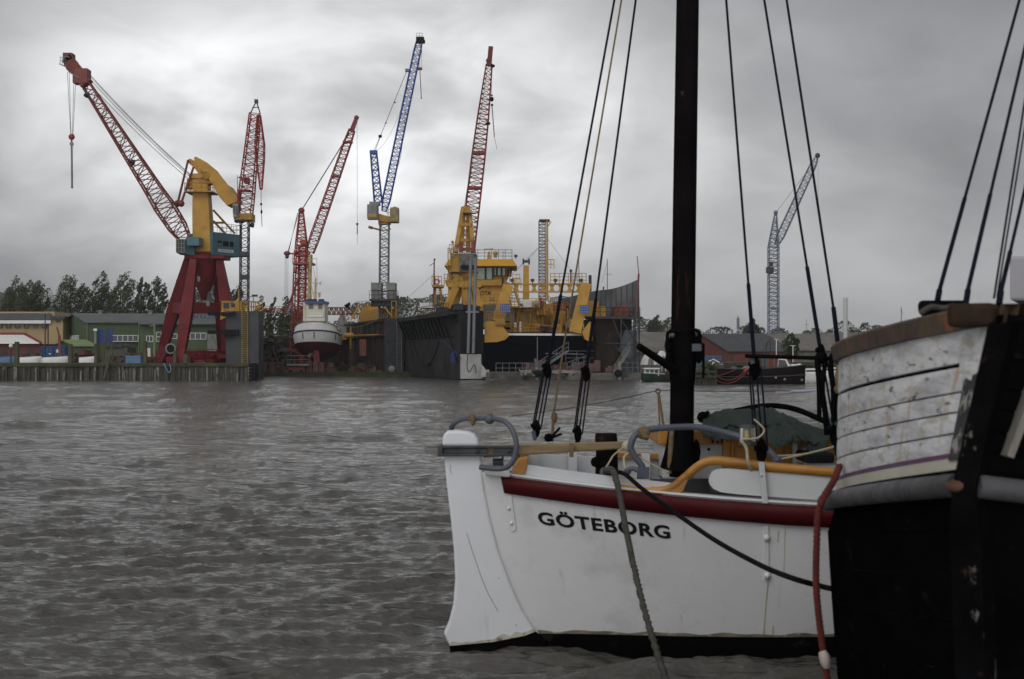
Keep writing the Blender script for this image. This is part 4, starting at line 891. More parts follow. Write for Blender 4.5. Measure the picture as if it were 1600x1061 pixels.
def crane_f():
    Y = 262; base = P(1208.5, 0, Y); base.z = GZ
    t = thing("tower_crane", base, "distant blue tower crane with raised jib on a tall lattice mast behind the brick hall", "crane")
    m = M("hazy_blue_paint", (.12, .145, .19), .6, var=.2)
    mb = MB(); mb.truss(base, P(1208.5, 386, Y), 1.75, 30, .10, .05); mb.build("mast", m, t)
    mb = MB(); mb.truss(P(1208.5, 386, Y), P(1212, 334, Y), [(0, 1.75), (1, .35)], 8, .09, .05); mb.sphere(P(1212.2, 332, Y), .42, 8); mb.build("stay_tower", m, t)
    mb = MB(); mb.truss(P(1213, 383, Y), P(1276, 246, Y), [(0, .6), (.1, 1.3), (.9, 1.1), (1, .5)], 22, .08, .04); jib = mb.build("jib", m, t)
    mb = MB(); mb.sphere(P(1277.5, 243, Y), .5, 8); mb.build("jib_head", m_dgrey, jib)
    mb = MB(); mb.rod(P(1212, 333, Y), P(1258, 272, Y), .03, 4); mb.rod(P(1278, 246, Y), P(1278.5, 330, Y), .02, 4); mb.build("stay_cable", m_cable, t)
    mb = MB(); mb.pbox(1199, 417, 1209, 426, Y - 1.6, 1.5); mb.pbox(1203, 409, 1208, 416, Y - 1.4, 1.2); mb.build("driver_cab", m_dgrey, t)
    mb = MB(); mb.pbox(1208, 480, 1216, 483, Y - 1.2, 2.4); mb.build("mast_collar", m, t)
crane_f()
# ------------------------------------------------------------------ floating docks
DA = Vector((-0.27, 0.963, 0)); DT = Vector((0.963, 0.27, 0))          # dock axis (away) and athwart
def obox(mb, o, x0, x1, y0, y1, z0, z1):
    """box in the dock's own axes, o = origin"""
    o = Vector((o[0], o[1], 0)); c = lambda x, y, z: o + DT * x + DA * y + Z * z
    return mb.hexa([c(x0, y0, z0), c(x1, y0, z0), c(x1, y1, z0), c(x0, y1, z0), c(x0, y0, z1), c(x1, y0, z1), c(x1, y1, z1), c(x0, y1, z1)])
def dock_small():
    """dock with the white fishing boat"""
    t = thing("floating_dock", V(-22, 178, 0), "rusty floating dock with two dark wing walls holding the white fishing boat", "dock")
    # nearer wing at the end of the quay
    mb = MB(); mb.pbox(353, 486, 404, 600, 152, 3.2); mb.build("wing_wall", M("slate_grey_plate", (.042, .044, .05), .6, var=.25, vs=.4, spots=[((.03, .03, .033), .6, .55, .75, (1, 1, .3))]), t)
    mb = MB(); o = P(404, 0, 155.2); a = V(-27.2, 155.2, 0)
    mb.hexa([V(-31, 155.2, -.5), V(-27.4, 155.2, -.5), V(-36.5, 206, -.5), V(-40, 206, -.5), V(-31, 155.2, 6.9), V(-27.4, 155.2, 6.9), V(-36.5, 206, 6.9), V(-40, 206, 6.9)]); mb.build("wing_wall", m_rusty, t)
    mb = MB(); mb.ladder(P(382.5, 569, 151.8), P(382.5, 476, 151.8), .62, 32, .035); mb.build("ladder", M("ladder_yellow", (.27, .18, .04), .6), t)
    mb = MB(); mb.pbox(346, 470, 378, 486, 152.6, 2); mb.ppoly([(345, 486), (365, 486), (352, 497), (344, 500)], 152.5, 1.5)
    mb.rail([P(376, 487, 152.2), P(410, 487, 152.2)], 1.1, 6, .04); mb.rail([P(392, 487, 154), P(404, 487, 154)], 1.0, 3, .03); mb.rod(P(373, 452, 152.4), P(373, 486, 152.4), .09, 6); mb.bar(P(395, 487, 152.2), P(406, 478, 152.2), .12)
    g = mb.build("gantry", m_yeld, t)
    mb = MB(); mb.pbox(349, 473, 358, 482, 152.55, .1); mb.pbox(361, 474, 367, 480, 152.55, .1); mb.build("window", m_dgrey, g)
    mb = MB(); mb.bar(P(348, 492, 151.6), P(368, 489, 151.6), .3); mb.build("mooring_arm", m_blk, t)
    mb = MB(); mb.box(P(361, 519, 151.75), (1.6, .5, .55)); mb.box(P(357, 523, 151.75), (.9, .45, .4)); mb.bar(P(326, 519, 153.2), P(362, 519, 152.0), .4); mb.build("mooring_arm", m_blk, t)
    mb = MB(); mb.bar(P(326, 490, 153.2), P(366, 491, 152.2), .4); mb.build("mooring_arm", m_blk, t)
    mb = MB(); mb.rod(P(396, 463, 152.6), P(396, 487, 152.6), .04, 5); mb.box(P(398, 462, 152.6), (.6, .3, .22)); mb.bar(P(386, 464, 152.6), P(397, 463, 152.6), .06); mb.build("floodlight", m_dgrey, t)
    # farther wing
    O = (-16.0, 178.2); z1 = 7.3
    mb = MB(); obox(mb, O, 0.0, 2.4, 0, 30, -.5, z1); mb.build("wing_wall", m_rusty, t)
    mb = MB(); obox(mb, O, 0.05, 2.4, -.5, -.003, .2, z1 - .02); mb.build("end_plate", M("blue_black_plate", (.04, .043, .05), .35, var=.3, vs=.5, spots=[((.4, .4, .4), .5, .68, .74)]), t)
    mb = MB(); mb.sphere(V(-15.0, 177.6, .95), .45, 12, (1, .3, 1)); mb.build("reflection_disc", m_conc, t)  # pale flattened ball stands in for a bright reflection low on the plate
    o3 = Vector((*O, 0)); mb = MB(); q = o3 + DT * 1.75 + DA * -.75; mb.ladder(q + Z * .3, q + Z * 8.3, .6, 30, .04); mb.build("ladder", m_grey, t)
    mb = MB()
    for k in range(7): obox(mb, O, -.25, 0, 2 + 4 * k, 2.25 + 4 * k, .5, 6.9)
    obox(mb, O, -.5, 0, 0, 30, 5.1, 5.3); obox(mb, O, -.4, 0, 0, 30, 6.95, 7.25); mb.build("stiffener", m_rusty, t)
    mb = MB(); obox(mb, O, -5, -.6, 26, 29, 5.0, 5.5); c = P(541, 524, 190); mb.rod(P(538, 524, 186), P(552, 524, 186), .35, 10); mb.bar(P(548, 510, 186), P(548, 545, 186), .18); mb.rod(P(552, 524, 185.8), P(596, 523, 181), .1, 6); mb.build("pipe_run", m_yeld, t)
    mb = MB(); mb.pbox(562, 530, 572, 556, 181.5, .6); mb.build("valve_plate", m_rbrown, t)
    # pontoon
    mb = MB(); mb.hexa([V(-33, 176.5, -1), V(-12.6, 176.5, -1), V(-21, 207, -1), V(-41, 207, -1), V(-33, 176.5, .45), V(-12.6, 176.5, .45), V(-21, 207, .45), V(-41, 207, .45)]); mb.build("pontoon", M("dock_floor", (.06, .045, .035), .85, var=.4, spots=[(DRUST, .6, .5, .7)]), t)
    mb = MB(); mb.bar(V(-33.3, 176.2, .1), V(-12.2, 176.2, .1), .5, .5); mb.bar(V(-33.3, 176.1, .55), V(-12.2, 176.1, .55), .3, .18); mb.build("fender_beam", m_moss, t)
    # closed end of the basin
    mb = MB(); mb.hexa([V(-41, 206.5, -.5), V(-22, 206.5, -.5), V(-22, 209, -.5), V(-41, 209, -.5), V(-41, 206.5, 5.2), V(-22, 206.5, 5.2), V(-22, 209, 5.2), V(-41, 209, 5.2)]); mb.build("end_wall", m_rusty, t)
    # scaffolding along the nearer wing
    rnd = random.Random(12); mb = MB()
    for k in range(13):
        y = 177 + k * 2.2; x = -31.4 - (y - 155) * .18 + 1.4 + rnd.uniform(-.2, .2)
        mb.rod((x, y, .4), (x, y, rnd.uniform(4.5, 6.6)), .06, 5); mb.rod((x + 1.2, y, .4), (x + 1.2, y, rnd.uniform(3, 5)), .06, 5)
        for z in (2, 3.6, 5): mb.rod((x, y, z), (x + 1.2, y, z), .05, 4)
        mb.rod((x, y, .5), (x + 1.2, y, 3.6), .05, 4)
    for z in (2, 3.6, 5): mb.bar((-34, 177, z), (-38.7, 203, z), .5, .08)
    for k in range(3): p = P(408 + 9 * k, 540, 180); mb.tube(smooth_path([p, p + V(.6, 0, -1.8), p + V(1.8, 0, -2.9), p + V(3.0, 0, -2.2)], 5), .08, 5)
    mb.build("scaffolding", m_clut, t)
    # access trestles and low truss across the end
    mb = MB(); mb.truss(P(505, 486, 208), P(557, 486, 208), 1.0, 14, .06, .04); mb.build("gangway", m_rbrown, t)
    mb = MB()
    for x0, x1 in ((402, 446), (403, 470)): mb.bar(P(x0, 482 if x0 == 402 else 489, 204), P(x1, 482 if x0 == 402 else 489, 204), .12)
    mb.rail([P(400, 489, 204), P(462, 489, 204)], .9, 12, .035); mb.build("railing", m_rbrown, t)
    return t
dock_small()
def keelblocks():
    rnd = random.Random(7)
    for k, (px, w, lb) in enumerate([(413, 9, "pinkish concrete keel block at the ladder side of the small dock"), (425, 7, "pinkish keel block, second from the ladder side of the small dock"), (484, 9, "red-brown keel block under the fishing boat's propeller"), (494, 9, "red-brown keel block under the fishing boat's rudder"), (503, 8, "red-brown keel block beside the fishing boat's rudder")]):
        a = P(px, 0, 179.5); a.z = .45; mb = MB(); s = w * 179.5 / F; mb.box(a + Z * .35, (s, 1.2, .7)); mb.box(a + Z * .95, (s * .92, 1.1, .5)); mb.box(a + Z * 1.28, (s * .9, 1.0, .16))
        tag(mb.build("keel_block", M("keel_block_paint", (.13, .06, .055), .85, var=.3), org=a, bevel=.03), lb, "block", "keel blocks in the small dock")
keelblocks()
def workcart():
    Y = 178.6; a = P(465, 0, Y); a.z = .45
    t = thing("work_trolley", a, "red wheeled work trolley with a railed grey platform beside the fishing boat's keel", "trolley")
    mb = MB(); mb.pbox(450, 573, 476, 582, Y, 1.6); mb.build("chassis", M("trolley_red", (.17, .05, .045), .7), t)
    mb = MB(); mb.pbox(448, 568.5, 483, 571.5, Y - .2, 2.0); mb.build("platform", m_conc, t)
    mb = MB(); mb.rail([P(449, 568.5, Y + 1.7), P(449, 568.5, Y - .1), P(482, 568.5, Y - .1), P(482, 568.5, Y + 1.7)], 1.05, 3, .03); mb.build("railing", m_grey, t)
    for x in (454, 471): mb = MB(); c = P(x, 581.5, Y - .1); mb.rod(c + V(0, -.1, 0), c + V(0, .1, 0), .26, 12); mb.build("wheel", m_blk, t)
workcart()
heap(505, 525, 562, 184, 60, 21, m_clut, "heap of scrap timber beside the fishing boat's keel", base=.45, sz=(.3, 1.0))
heap(522, 545, 556, 190, 80, 22, m_post, "brownish heap of old gear piled deep in the small dock", base=.45)
heap(545, 598, 566, 181, 110, 23, m_clut, "tangle of pipes and scrap along the rusty inner dock wall", base=.45, sz=(.2, .8))
heap(404, 450, 566, 186, 120, 24, m_clut, "dark tangle of staging and hoses on the ladder side of the small dock", base=.45)
heap(452, 470, 500, 205, 40, 25, m_clut, "scrap lying on the end wall of the small dock", base=5.2, sz=(.3, .9))
heap(404, 452, 508, 204, 150, 26, M("dim_plant", (.05, .045, .04), .8, var=.6, vs=1, spots=[((.3, .28, .26), 1.5, .64, .7), (RUST, .9, .52, .66)]), "jumble of dim machinery against the end wall of the small dock", "machinery_heap", "machinery", base=1.5, sz=(.4, 1.6))
def sandheap():
    Y = 213; c = P(535, 0, Y); c.z = GZ; rows = []; n = 28
    for k in range(9):
        r_ = 3.4 * k / 8; rows.append([c + V(r_ * math.cos(2 * PI * i / n) * (1 + .08 * math.sin(3 * i)), r_ * .8 * math.sin(2 * PI * i / n), max((P(0, 483.5, Y).z - GZ) * (1 - k / 8) ** 1.1, 0)) for i in range(n)])
    mb = MB(); mb.grid(rows, True, True); tag(mb.build("grit_heap", m_conc, org=c), "grey cone of grit heaped beyond the small dock", "heap", kind="stuff")
sandheap()
def excavator():
    Y = 190; a = P(548, 0, 191); a.z = 5.2
    t = thing("work_platform", V(P(570, 0, 190).x, 190, 6.9), "yellow railed machinery platform on top of the far wing wall", "platform")
    O = (-16.0, 178.2)
    mb = MB(); obox(mb, O, .2, 2.3, 3, 20, 7.3, 8.7); obox(mb, O, .4, 2.0, 14, 20, 8.7, 9.4); mb.build("machine_housing", m_yel, t)
    mb = MB(); mb.rail([P(540, 505, 199), P(600, 497, 179)], .95, 12, .03); mb.rail([P(556, 482, 190), P(598, 480, 180)], .9, 8, .03); mb.bar(P(601, 480, 178), P(614, 496, 178), .14); mb.bar(P(551, 498, 191), P(560, 478, 191), .25); mb.build("railing", m_yel, t)
    mb = MB(); mb.rod(P(612, 496, 177.8), P(612, 470, 177.8), .06, 5); mb.rod(P(619, 496, 177.8), P(619, 470, 177.8), .06, 5); mb.rod(P(612, 471, 177.8), P(619, 471, 177.8), .05, 5); mb.build("ladder_hoop", m_yel, t)
    mb = MB(); mb.rod(P(544.5, 479, 192), P(542, 475, 192), .35, 10, .5); mb.rod(P(545, 484, 192), P(544.5, 479, 192), .12, 6); mb.build("searchlight", m_blk, t)
excavator()
mb = MB(); mb.tube(sag(P(523, 505, 186), P(598, 494, 179), .9, 14), .07, 6); tag(mb.build("hose", M("hose_green", (.07, .10, .07), .6), org=P(560, 500, 182)), "grey-green hose slung from the fishing boat to the far wing wall", "hose")
# ---- the white fishing boat, stern towards the water
def fishing_boat():
    Y0 = 181.5; cx = P(490.5, 0, Y0).x; t = thing("fishing_boat", V(cx, Y0 + 6, .6), "white round-sterned fishing boat with red bottom standing dry in the small dock", "fishing boat")
    def ring(z, b, c, e, arc, n=18, L_=15.0):
        pts = []
        for i in range(n + 1):
            th = -PI / 2 + PI * i / n; pts.append(V(cx + b * math.sin(th), Y0 + c + e * (1 - math.cos(th)), z + arc * (math.cos(th) ** .8 if math.cos(th) > 0 else 0)))
        fw = []
        for k in range(1, 8):
            s = k / 7; fw.append((b * max(1 - s ** 2.6, .01), Y0 + c + e + (L_ - e - c) * s))
        R_ = [V(cx + x, y, z + .7 * ((y - Y0) / L_) ** 2) for x, y in fw]; L2 = [V(cx - x, y, z + .7 * ((y - Y0) / L_) ** 2) for x, y in fw]
        return L2[::-1] + pts + R_
    zz = lambda y: P(0, y, Y0).z
    rail = ring(zz(515), 2.75, .15, 2.1, 1.05); rub0 = ring(zz(523.5), 2.95, 0, 2.3, .62); rub1 = ring(zz(526), 2.98, 0, 2.3, .6); wl = ring(zz(539), 2.9, .35, 2.6, .45)
    b1 = ring(zz(547), 2.75, 1.2, 3.0, .1); b2 = ring(zz(555), 2.2, 2.5, 2.5, 0); b3 = ring(zz(563), .9, 3.6, 1.4, 0); b4 = ring(zz(574), .16, 4.0, .3, 0); b5 = ring(zz(580), .14, 4.0, .2, 0)
    mb = MB(); mb.grid([rail, rub0, rub1, wl]); mb.add(rail, [tuple(range(len(rail)))]); mb.build("hull", M("boat_white_paint", (.66, .66, .66), .4, var=.06, vs=.8, spots=[((.35, .33, .31), .7, .6, .8, (1, 1, .2))]), t)
    mb = MB(); mb.grid([wl, b1, b2, b3, b4, b5]); mb.build("hull_bottom", M("antifouling_red", (.10, .012, .018), .7, var=.3, vs=.6), t)
    mb = MB(); off = lambda r_, d: [p + V((p.x - cx) * .008, -d, 0) for p in r_]
    mb.tube(off(rub0, .05), .09, 6); mb.build("rubbing_strake", m_dgrey, t)
    mb = MB(); mb.tube(off(rail, .02), .07, 6); mb.build("cap_rail", m_conc, t)
    mb = MB()
    for i in (9 + 7, 9 + 4, 9 + 13): mb.tube([off(rub1, .06)[i], off(wl, .06)[i].lerp(rub1[i], .35)], .05, 5)
    mb.build("fender_strip", m_dgrey, t)
    mb = MB(); mb.ppoly([(488.5, 531), (497, 531), (499, 560), (500, 570), (489, 572), (491, 556)], Y0 + 1.4, .22); mb.box((cx - .1, Y0 + 4, 1.1), (.3, 9, .9)); mb.build("rudder", M("rudder_red", (.15, .02, .025), .6), t)
    mb = MB(); c = P(487.5, 553, Y0 + 2.2)
    for k in range(4): a = PI / 4 + PI / 2 * k; mb.sphere(c + V(math.cos(a) * .42, 0, math.sin(a) * .42), .4, 8, (.7, .2, .7))
    mb.rod(c - V(0, .3, 0), c + V(0, 1.6, 0), .14, 8); mb.build("propeller", M("bronze", (.28, .2, .14), .4, metal=.5), t)
    # wheelhouse
    Yw = Y0 + 3.2; mb = MB(); mb.pbox(478, 474, 507.5, 502, Yw, 3.2); mb.pbox(473.5, 472, 478, 502, Yw + .8, 2.6); wh = mb.build("wheelhouse", M("wheelhouse_white", (.6, .57, .47), .5, var=.06, spots=[((.4, .36, .28), 1.2, .62, .8)]), t, bevel=.06)
    for x in (483, 497.5): window(wh, x, 475.5, x + 5.8, 482, Yw, 1, 1, frame=m_conc, pane=m_grey, out=.04)
    mb = MB(); mb.pbox(478, 490.5, 506.5, 491.3, Yw - .05, .1); mb.pbox(480, 492, 505, 495, Yw - .12, .15); mb.build("rail_shelf", m_wht, wh)
    mb = MB(); mb.pbox(476.5, 470.5, 508.5, 474.3, Yw - .3, 3.8); mb.build("roof", M("roof_blue", (.05, .09, .24), .5), t)
    mb = MB(); mb.box(P(487, 469.5, Yw + 1), (1.2, .8, .35)); mb.box(P(502, 469.5, Yw + 1), (.7, .6, .35)); mb.rod(P(493, 471, Yw + 1), P(493, 468, Yw + 1), .2, 8); mb.build("roof_gear", m_dgrey, t)
    mb = MB(); mb.rod(P(493, 470, Yw + 1), P(493, 435, Yw + 1), .15, 8, .1); mb.bar(P(486, 442, Yw + 1), P(502, 443, Yw + 1), .09); mb.bar(P(488, 458, Yw + 1), P(502, 457.5, Yw + 1), .09); mb.box(P(499, 461, Yw + 1), (.25, .25, .6)); mb.rod(P(500, 445, Yw + 1), P(502, 440, Yw + 1), .05, 5); mb.build("mast", M("mast_cream", (.45, .36, .18), .6), t)
    mb = MB(); mb.rod(P(482, 500, Yw + 5), P(485.5, 398, Yw + 5), .3, 10, .2); mb.bar(P(481, 404, Yw + 5), P(495, 404, Yw + 5), .07); mb.bar(P(483, 432, Yw + 5), P(492, 470, Yw + 3), .06); mb.box(P(483, 462, Yw + 5), (.7, .5, .25)); mb.build("derrick_mast", M("derrick_cream", (.40, .31, .14), .6, spots=[(DRUST, 1, .6, .8)]), t)
    mb = MB(); mb.rod(P(495, 404, Yw + 5), P(495.5, 448, Yw + 5), .02, 4); mb.rod(P(486, 398, Yw + 5), P(493, 436, Yw + 1), .02, 4); mb.build("rigging", m_cable, t)
fishing_boat()
# ---- large dock with the yellow dredger
O2 = (-5.4, 150.0)
def dock_large():
    t = thing("floating_dock", V(4, 152, 0), "large black floating dock with overhanging walkways holding the yellow dredger", "dock"); o = Vector((*O2, 0)); z1 = 7.35
    mb = MB(); obox(mb, O2, 0, 2.45, 0.3, 31, -.6, z1); mb.build("wing_wall", m_wing, t)
    mb = MB(); obox(mb, O2, 0.02, 2.45, 0, .297, 2.75, z1); mb.build("end_plate", m_blkw, t)
    mb = MB(); obox(mb, O2, 0.0, 2.2, -.04, .296, .15, 2.745); mb.ppoly([(752, 569), (758, 576), (763, 588), (763, 589), (752, 589)], 149.6, .6); obox(mb, O2, 2.2, 3.0, -.3, .3, .15, 1.1); wb = mb.build("wing_foot", M("chalky_white", (.38, .38, .37), .7, var=.15, vs=1.0, spots=[((.1, .1, .1), 1.6, .6, .75, (1, 1, .3)), ((.22, .2, .19), .8, .55, .8)]), t)
    mb = MB()
    for x in (2.25,): obox(mb, O2, 2.3, 2.95, -.35, -.3, .35, .55); obox(mb, O2, 2.3, 2.95, -.35, -.3, .7, .85)
    mb.tube(smooth_path([P(731, 553, 149.2), P(730, 575, 149.2), P(734, 581, 149.2), P(739, 572, 149.2), P(742, 570, 149.2), P(744, 583, 149.2)], 5), .05, 5); mb.build("hose", m_dgrey, wb)
    for a, b in (((735.5, 405), (731.5, 552)), ((743, 405), (739.5, 552))):
        mb = MB(); mb.rod(P(*b, 149.3), P(*a, 149.5), .17, 9); mb.build("guide_pipe", m_grey, t)
    mb = MB(); mb.bar(P(728, 487.5, 149.3), P(748, 487.5, 149.3), .18); mb.build("pipe_clamp", m_grey, t)
    # overhanging walkway with raking struts on the outer side
    mb = MB(); obox(mb, O2, -1.1, .02, 1.2, 31, 7.0, 7.22); obox(mb, O2, -1.12, -1.02, 1.2, 31, 6.85, 7.30); wk = mb.build("walkway", m_wing, t)
    mb = MB(); c = lambda x, y, z: o + DT * x + DA * y + Z * z
    for k in range(14): y = 5 + 1.95 * k; mb.bar(c(-1.05, y, 6.95), c(.0, y + .4, 4.6), .16, .2)
    mb.bar(c(-1.05, 4.0, 6.95), c(-.05, 1.2, 1.8), .14)
    for y in (1.5, 30): mb.bar(c(-.9, y, 7.0), c(0, y, 6.2), .15)
    mb.build("strut", m_blk, wk)
    mb = MB(); obox(mb, O2, -.06, 0, 3, 30, 4.55, 4.75); mb.tube(sag(c(-.1, 26, 6), c(-.1, 10, 4.2), 3.6, 16), .05, 5); mb.tube(sag(c(-.12, 27, 6), c(-.12, 23, .9), .3, 8), .04, 5); mb.box(c(-.05, 15, 1.6), (.5, .3, .3), .3); mb.build("side_pipe", m_blk, t)
    mb = MB(); mb.rail([c(-.9, 20, 7.25), c(-.9, 2, 7.25)], 1.0, 16, .03)
    rnd = random.Random(31)
    for k in range(30): mb.box(c(rnd.uniform(0, 2.2), rnd.uniform(.3, 14), 7.35 + rnd.uniform(.1, .6)), (rnd.uniform(.3, 1.0), rnd.uniform(.3, 1.2), rnd.uniform(.2, .8)), rnd.random())
    mb.build("deck_gear", m_dgrey, t)
    # pontoon and apron
    mb = MB(); obox(mb, O2, 0, 20.1, -.6, 31, -1.2, .12); mb.build("pontoon", m_blkw, t)
    mb = MB(); obox(mb, O2, 2.45, 19.9, -1.5, 1.6, -.6, .75); mb.build("apron", M("apron_concrete", (.11, .105, .095), .85, var=.35, vs=.6, spots=[((.04, .038, .035), .7, .48, .62), ((.3, .29, .27), 1.1, .64, .72)]), t)
    rnd = random.Random(9); mb = MB()
    for k in range(46): mb.box(c(rnd.uniform(8, 19), rnd.uniform(.2, 1.6), .75 + rnd.uniform(.1, .9)), (rnd.uniform(.4, 1.3), rnd.uniform(.3, .8), rnd.uniform(.3, 1.2)), .27)
    mb.build("keel_block_row", M("rust_pink", (.12, .07, .06), .85, var=.5, vs=1.2), t)
    mb = MB(); mb.rail([c(3.6, -.9, .75), c(7.2, -.9, .75)], 1.05, 5, .035); mb.rail([c(11.5, -.9, .75), c(14, -.9, 1.6)], 1.1, 4, .035); mb.rail([c(17.0, -.9, .75), c(19.6, -.9, .75)], 1.05, 4, .035); mb.rail([c(12.0, 1.2, 1.6), c(15.8, 1.2, 1.6)], 1.5, 3, .035); mb.build("railing", m_grey, t)
    for x in (7.9, 17.2): mb = MB(); mb.rod(c(x, -1.55, -.4), c(x, -1.55, 1.95), .18, 8); mb.build("bollard", m_conc, t)
    for x in (7.9, 17.0): mb = MB(); mb.sphere(c(x, -1.7, .7), .42, 10, (1, .7, 1)); mb.build("fender", m_blk, t)
    mb = MB()
    for s in (-.35, .35): mb.bar(c(8.3, -.6 + s, 1.0), c(11.6, -.6 + s, 3.1), .1, .16)
    for k in range(12): f = (k + .5) / 12; p = c(8.3, -.95, 1.0).lerp(c(11.6, -.95, 3.1), f); mb.bar(p, p + DA * .7, .22, .05)
    mb.rail([c(8.3, -1.0, 1.0), c(11.6, -1.0, 3.1)], .95, 5, .03); mb.build("stairs", m_grey, t)
    # other wing with the curved spray plate
    W = 15.2
    mb = MB(); obox(mb, O2, W, W + 2.6, .4, 31, -.6, 6.6); obox(mb, O2, W + 2.61, 20.0, 2.2, 31, -.6, 6.58); mb.build("wing_wall", M("dark_rust_plate", (.022, .017, .015), .8, spec=.1, var=.5, vs=.6, stretch=(1, 1, .4), spots=[((.06, .045, .035), .9, .55, .72, (1, 1, .3)), (DRUST, .7, .5, .7)]), t)
    mb = MB(); obox(mb, O2, W - .3, 20.2, -.1, 3.2, 6.6, 6.85); mb.rail([c(W - .3, -.1, 6.85), c(20.1, -.1, 6.85)], 1.0, 8, .035); pl = mb.build("platform", m_dgrey, t)
    rows = []
    for k in range(13):
        f = k / 12; x = 14.2 + f * 6.0; y = 3.4 - 2.9 * f ** 2.4 + 6 * max(.35 - f, 0) * 3; zt = P(0, 462 - 10 * min(f / .35, 1) - 3.5 * max(f - .35, 0) / .65 - 13 * max(f - .45, 0) ** 2 / .3025, 155).z
        rows.append([c(x, y, 6.85), c(x, y + .1, zt)])
    mb = MB(); mb.grid(rows); mb.grid([[p + DA * .12 for p in r_] for r_ in rows])
    mb.grid([[rows[k][1], rows[k][1] + DA * .12] for k in range(13)])
    sp = mb.build("spray_plate", M("dull_grey_plate", (.085, .09, .095), .6, var=.25, vs=.5, spots=[((.04, .04, .042), .6, .52, .7, (1, 1, .3))]), t)
    for k in range(1, 13): mb = MB(); mb.bar(rows[k][0] - DA * .05, rows[k][1] - DA * .02, .07, .1); mb.build("rib", m_dgrey, sp)
    mb = MB(); mb.rod(P(994, 494, 155.3), P(998, 428, 155.3), .12, 6); mb.rod(P(998, 428, 155.3), P(995.5, 400, 155.3), .05, 5); mb.rod(P(942, 468, 158), P(943, 448, 158), .1, 6); mb.build("pole", M("pole_red", (.16, .05, .06), .6), t)
    mb = MB(); mb.box(c(18.3, 1.2, 7.4), (1.6, 1.2, 1.1), .27); mb.bar(c(17.4, 0, 7), c(19.2, 0, 8.6), .12); mb.bar(c(19.2, 0, 7), c(17.6, 0, 8.4), .12); mb.build("winch", m_rbrown, t)
    mb = MB(); obox(mb, O2, 14.2, 15.9, 1.5, 3, 6.9, 8.6); obox(mb, O2, 15.9, 16.6, 1.2, 2.4, 6.9, 8.0); mb.build("machine_housing", m_yel, t)
    mb = MB()
    for x in (17.9, 19.4, 20.0): mb.rod(c(x, -.1, .1), c(x, -.1, 6.6), .09, 6)
    for a, b in (((18, 6.4), (20, 3.6)), ((17.2, 3.6), (20, .8)), ((18, .8), (20, 3.6)), ((17.9, 3.8), (19.4, 3.8)), ((16, 3.9), (18, 3.9)), ((17, 6.5), (18, 4))): mb.rod(c(a[0], -.1, a[1]), c(b[0], -.1, b[1]), .07, 5)
    mb.ladder(c(19.75, -.15, .3), c(19.75, -.15, 6.6), .4, 22, .03); mb.build("scaffold_frame", m_dgrey, t)
    mb = MB(); obox(mb, O2, 18.1, 19.95, .4, 4, .1, 3.1); mb.prism([c(17.8, .5, 3.1), c(19.95, .5, 3.1), c(19.95, .5, 5.4), c(18.6, .5, 5.4)], DA * 2); mb.build("control_house", M("blue_grey_cladding", (.085, .10, .115), .7, var=.2, bump=.02, bs=6, bstretch=(1, 1, .01)), t)
    mb = MB()
    for s in (-.3, .3): mb.bar(c(16.9, -.7 + s, .8), c(18.6, -.7 + s, 3.2), .09, .14)
    for k in range(9): p = c(16.9, -1.0, .8).lerp(c(18.6, -1.0, 3.2), (k + .5) / 9); mb.bar(p, p + DA * .6, .2, .05)
    mb.rail([c(16.9, -1.02, .8), c(18.6, -1.02, 3.2)], .9, 4, .03); mb.build("stairs", m_conc, t)
dock_large()
m_sack = M("dirty_sacking", (.19, .185, .17), .9, var=.3, vs=3)
heap(812, 830, 581, 149.3, 16, 41, m_sack, "white sacks lying on the dock apron next to the stairs", "sacks", "sacks", base=.75, sz=(.15, .45))
heap(858, 902, 581.5, 149.3, 34, 42, m_sack, "long white strip of sacks on the dock apron under the stern", "sacks", "sacks", base=.75, sz=(.15, .45))
mb = MB(); mb.bar(P(690, 530, 151.4), P(721, 560, 149.6), .05); mb.ppoly([(704, 552), (720, 545), (722, 563), (704, 566)], 151.6, .08)
tag(mb.build("tarpaulin", M("tarp_blue", (.012, .03, .13), .6), org=P(712, 556, 151)), "dark blue tarpaulin hanging beside the white dock foot", "tarpaulin")
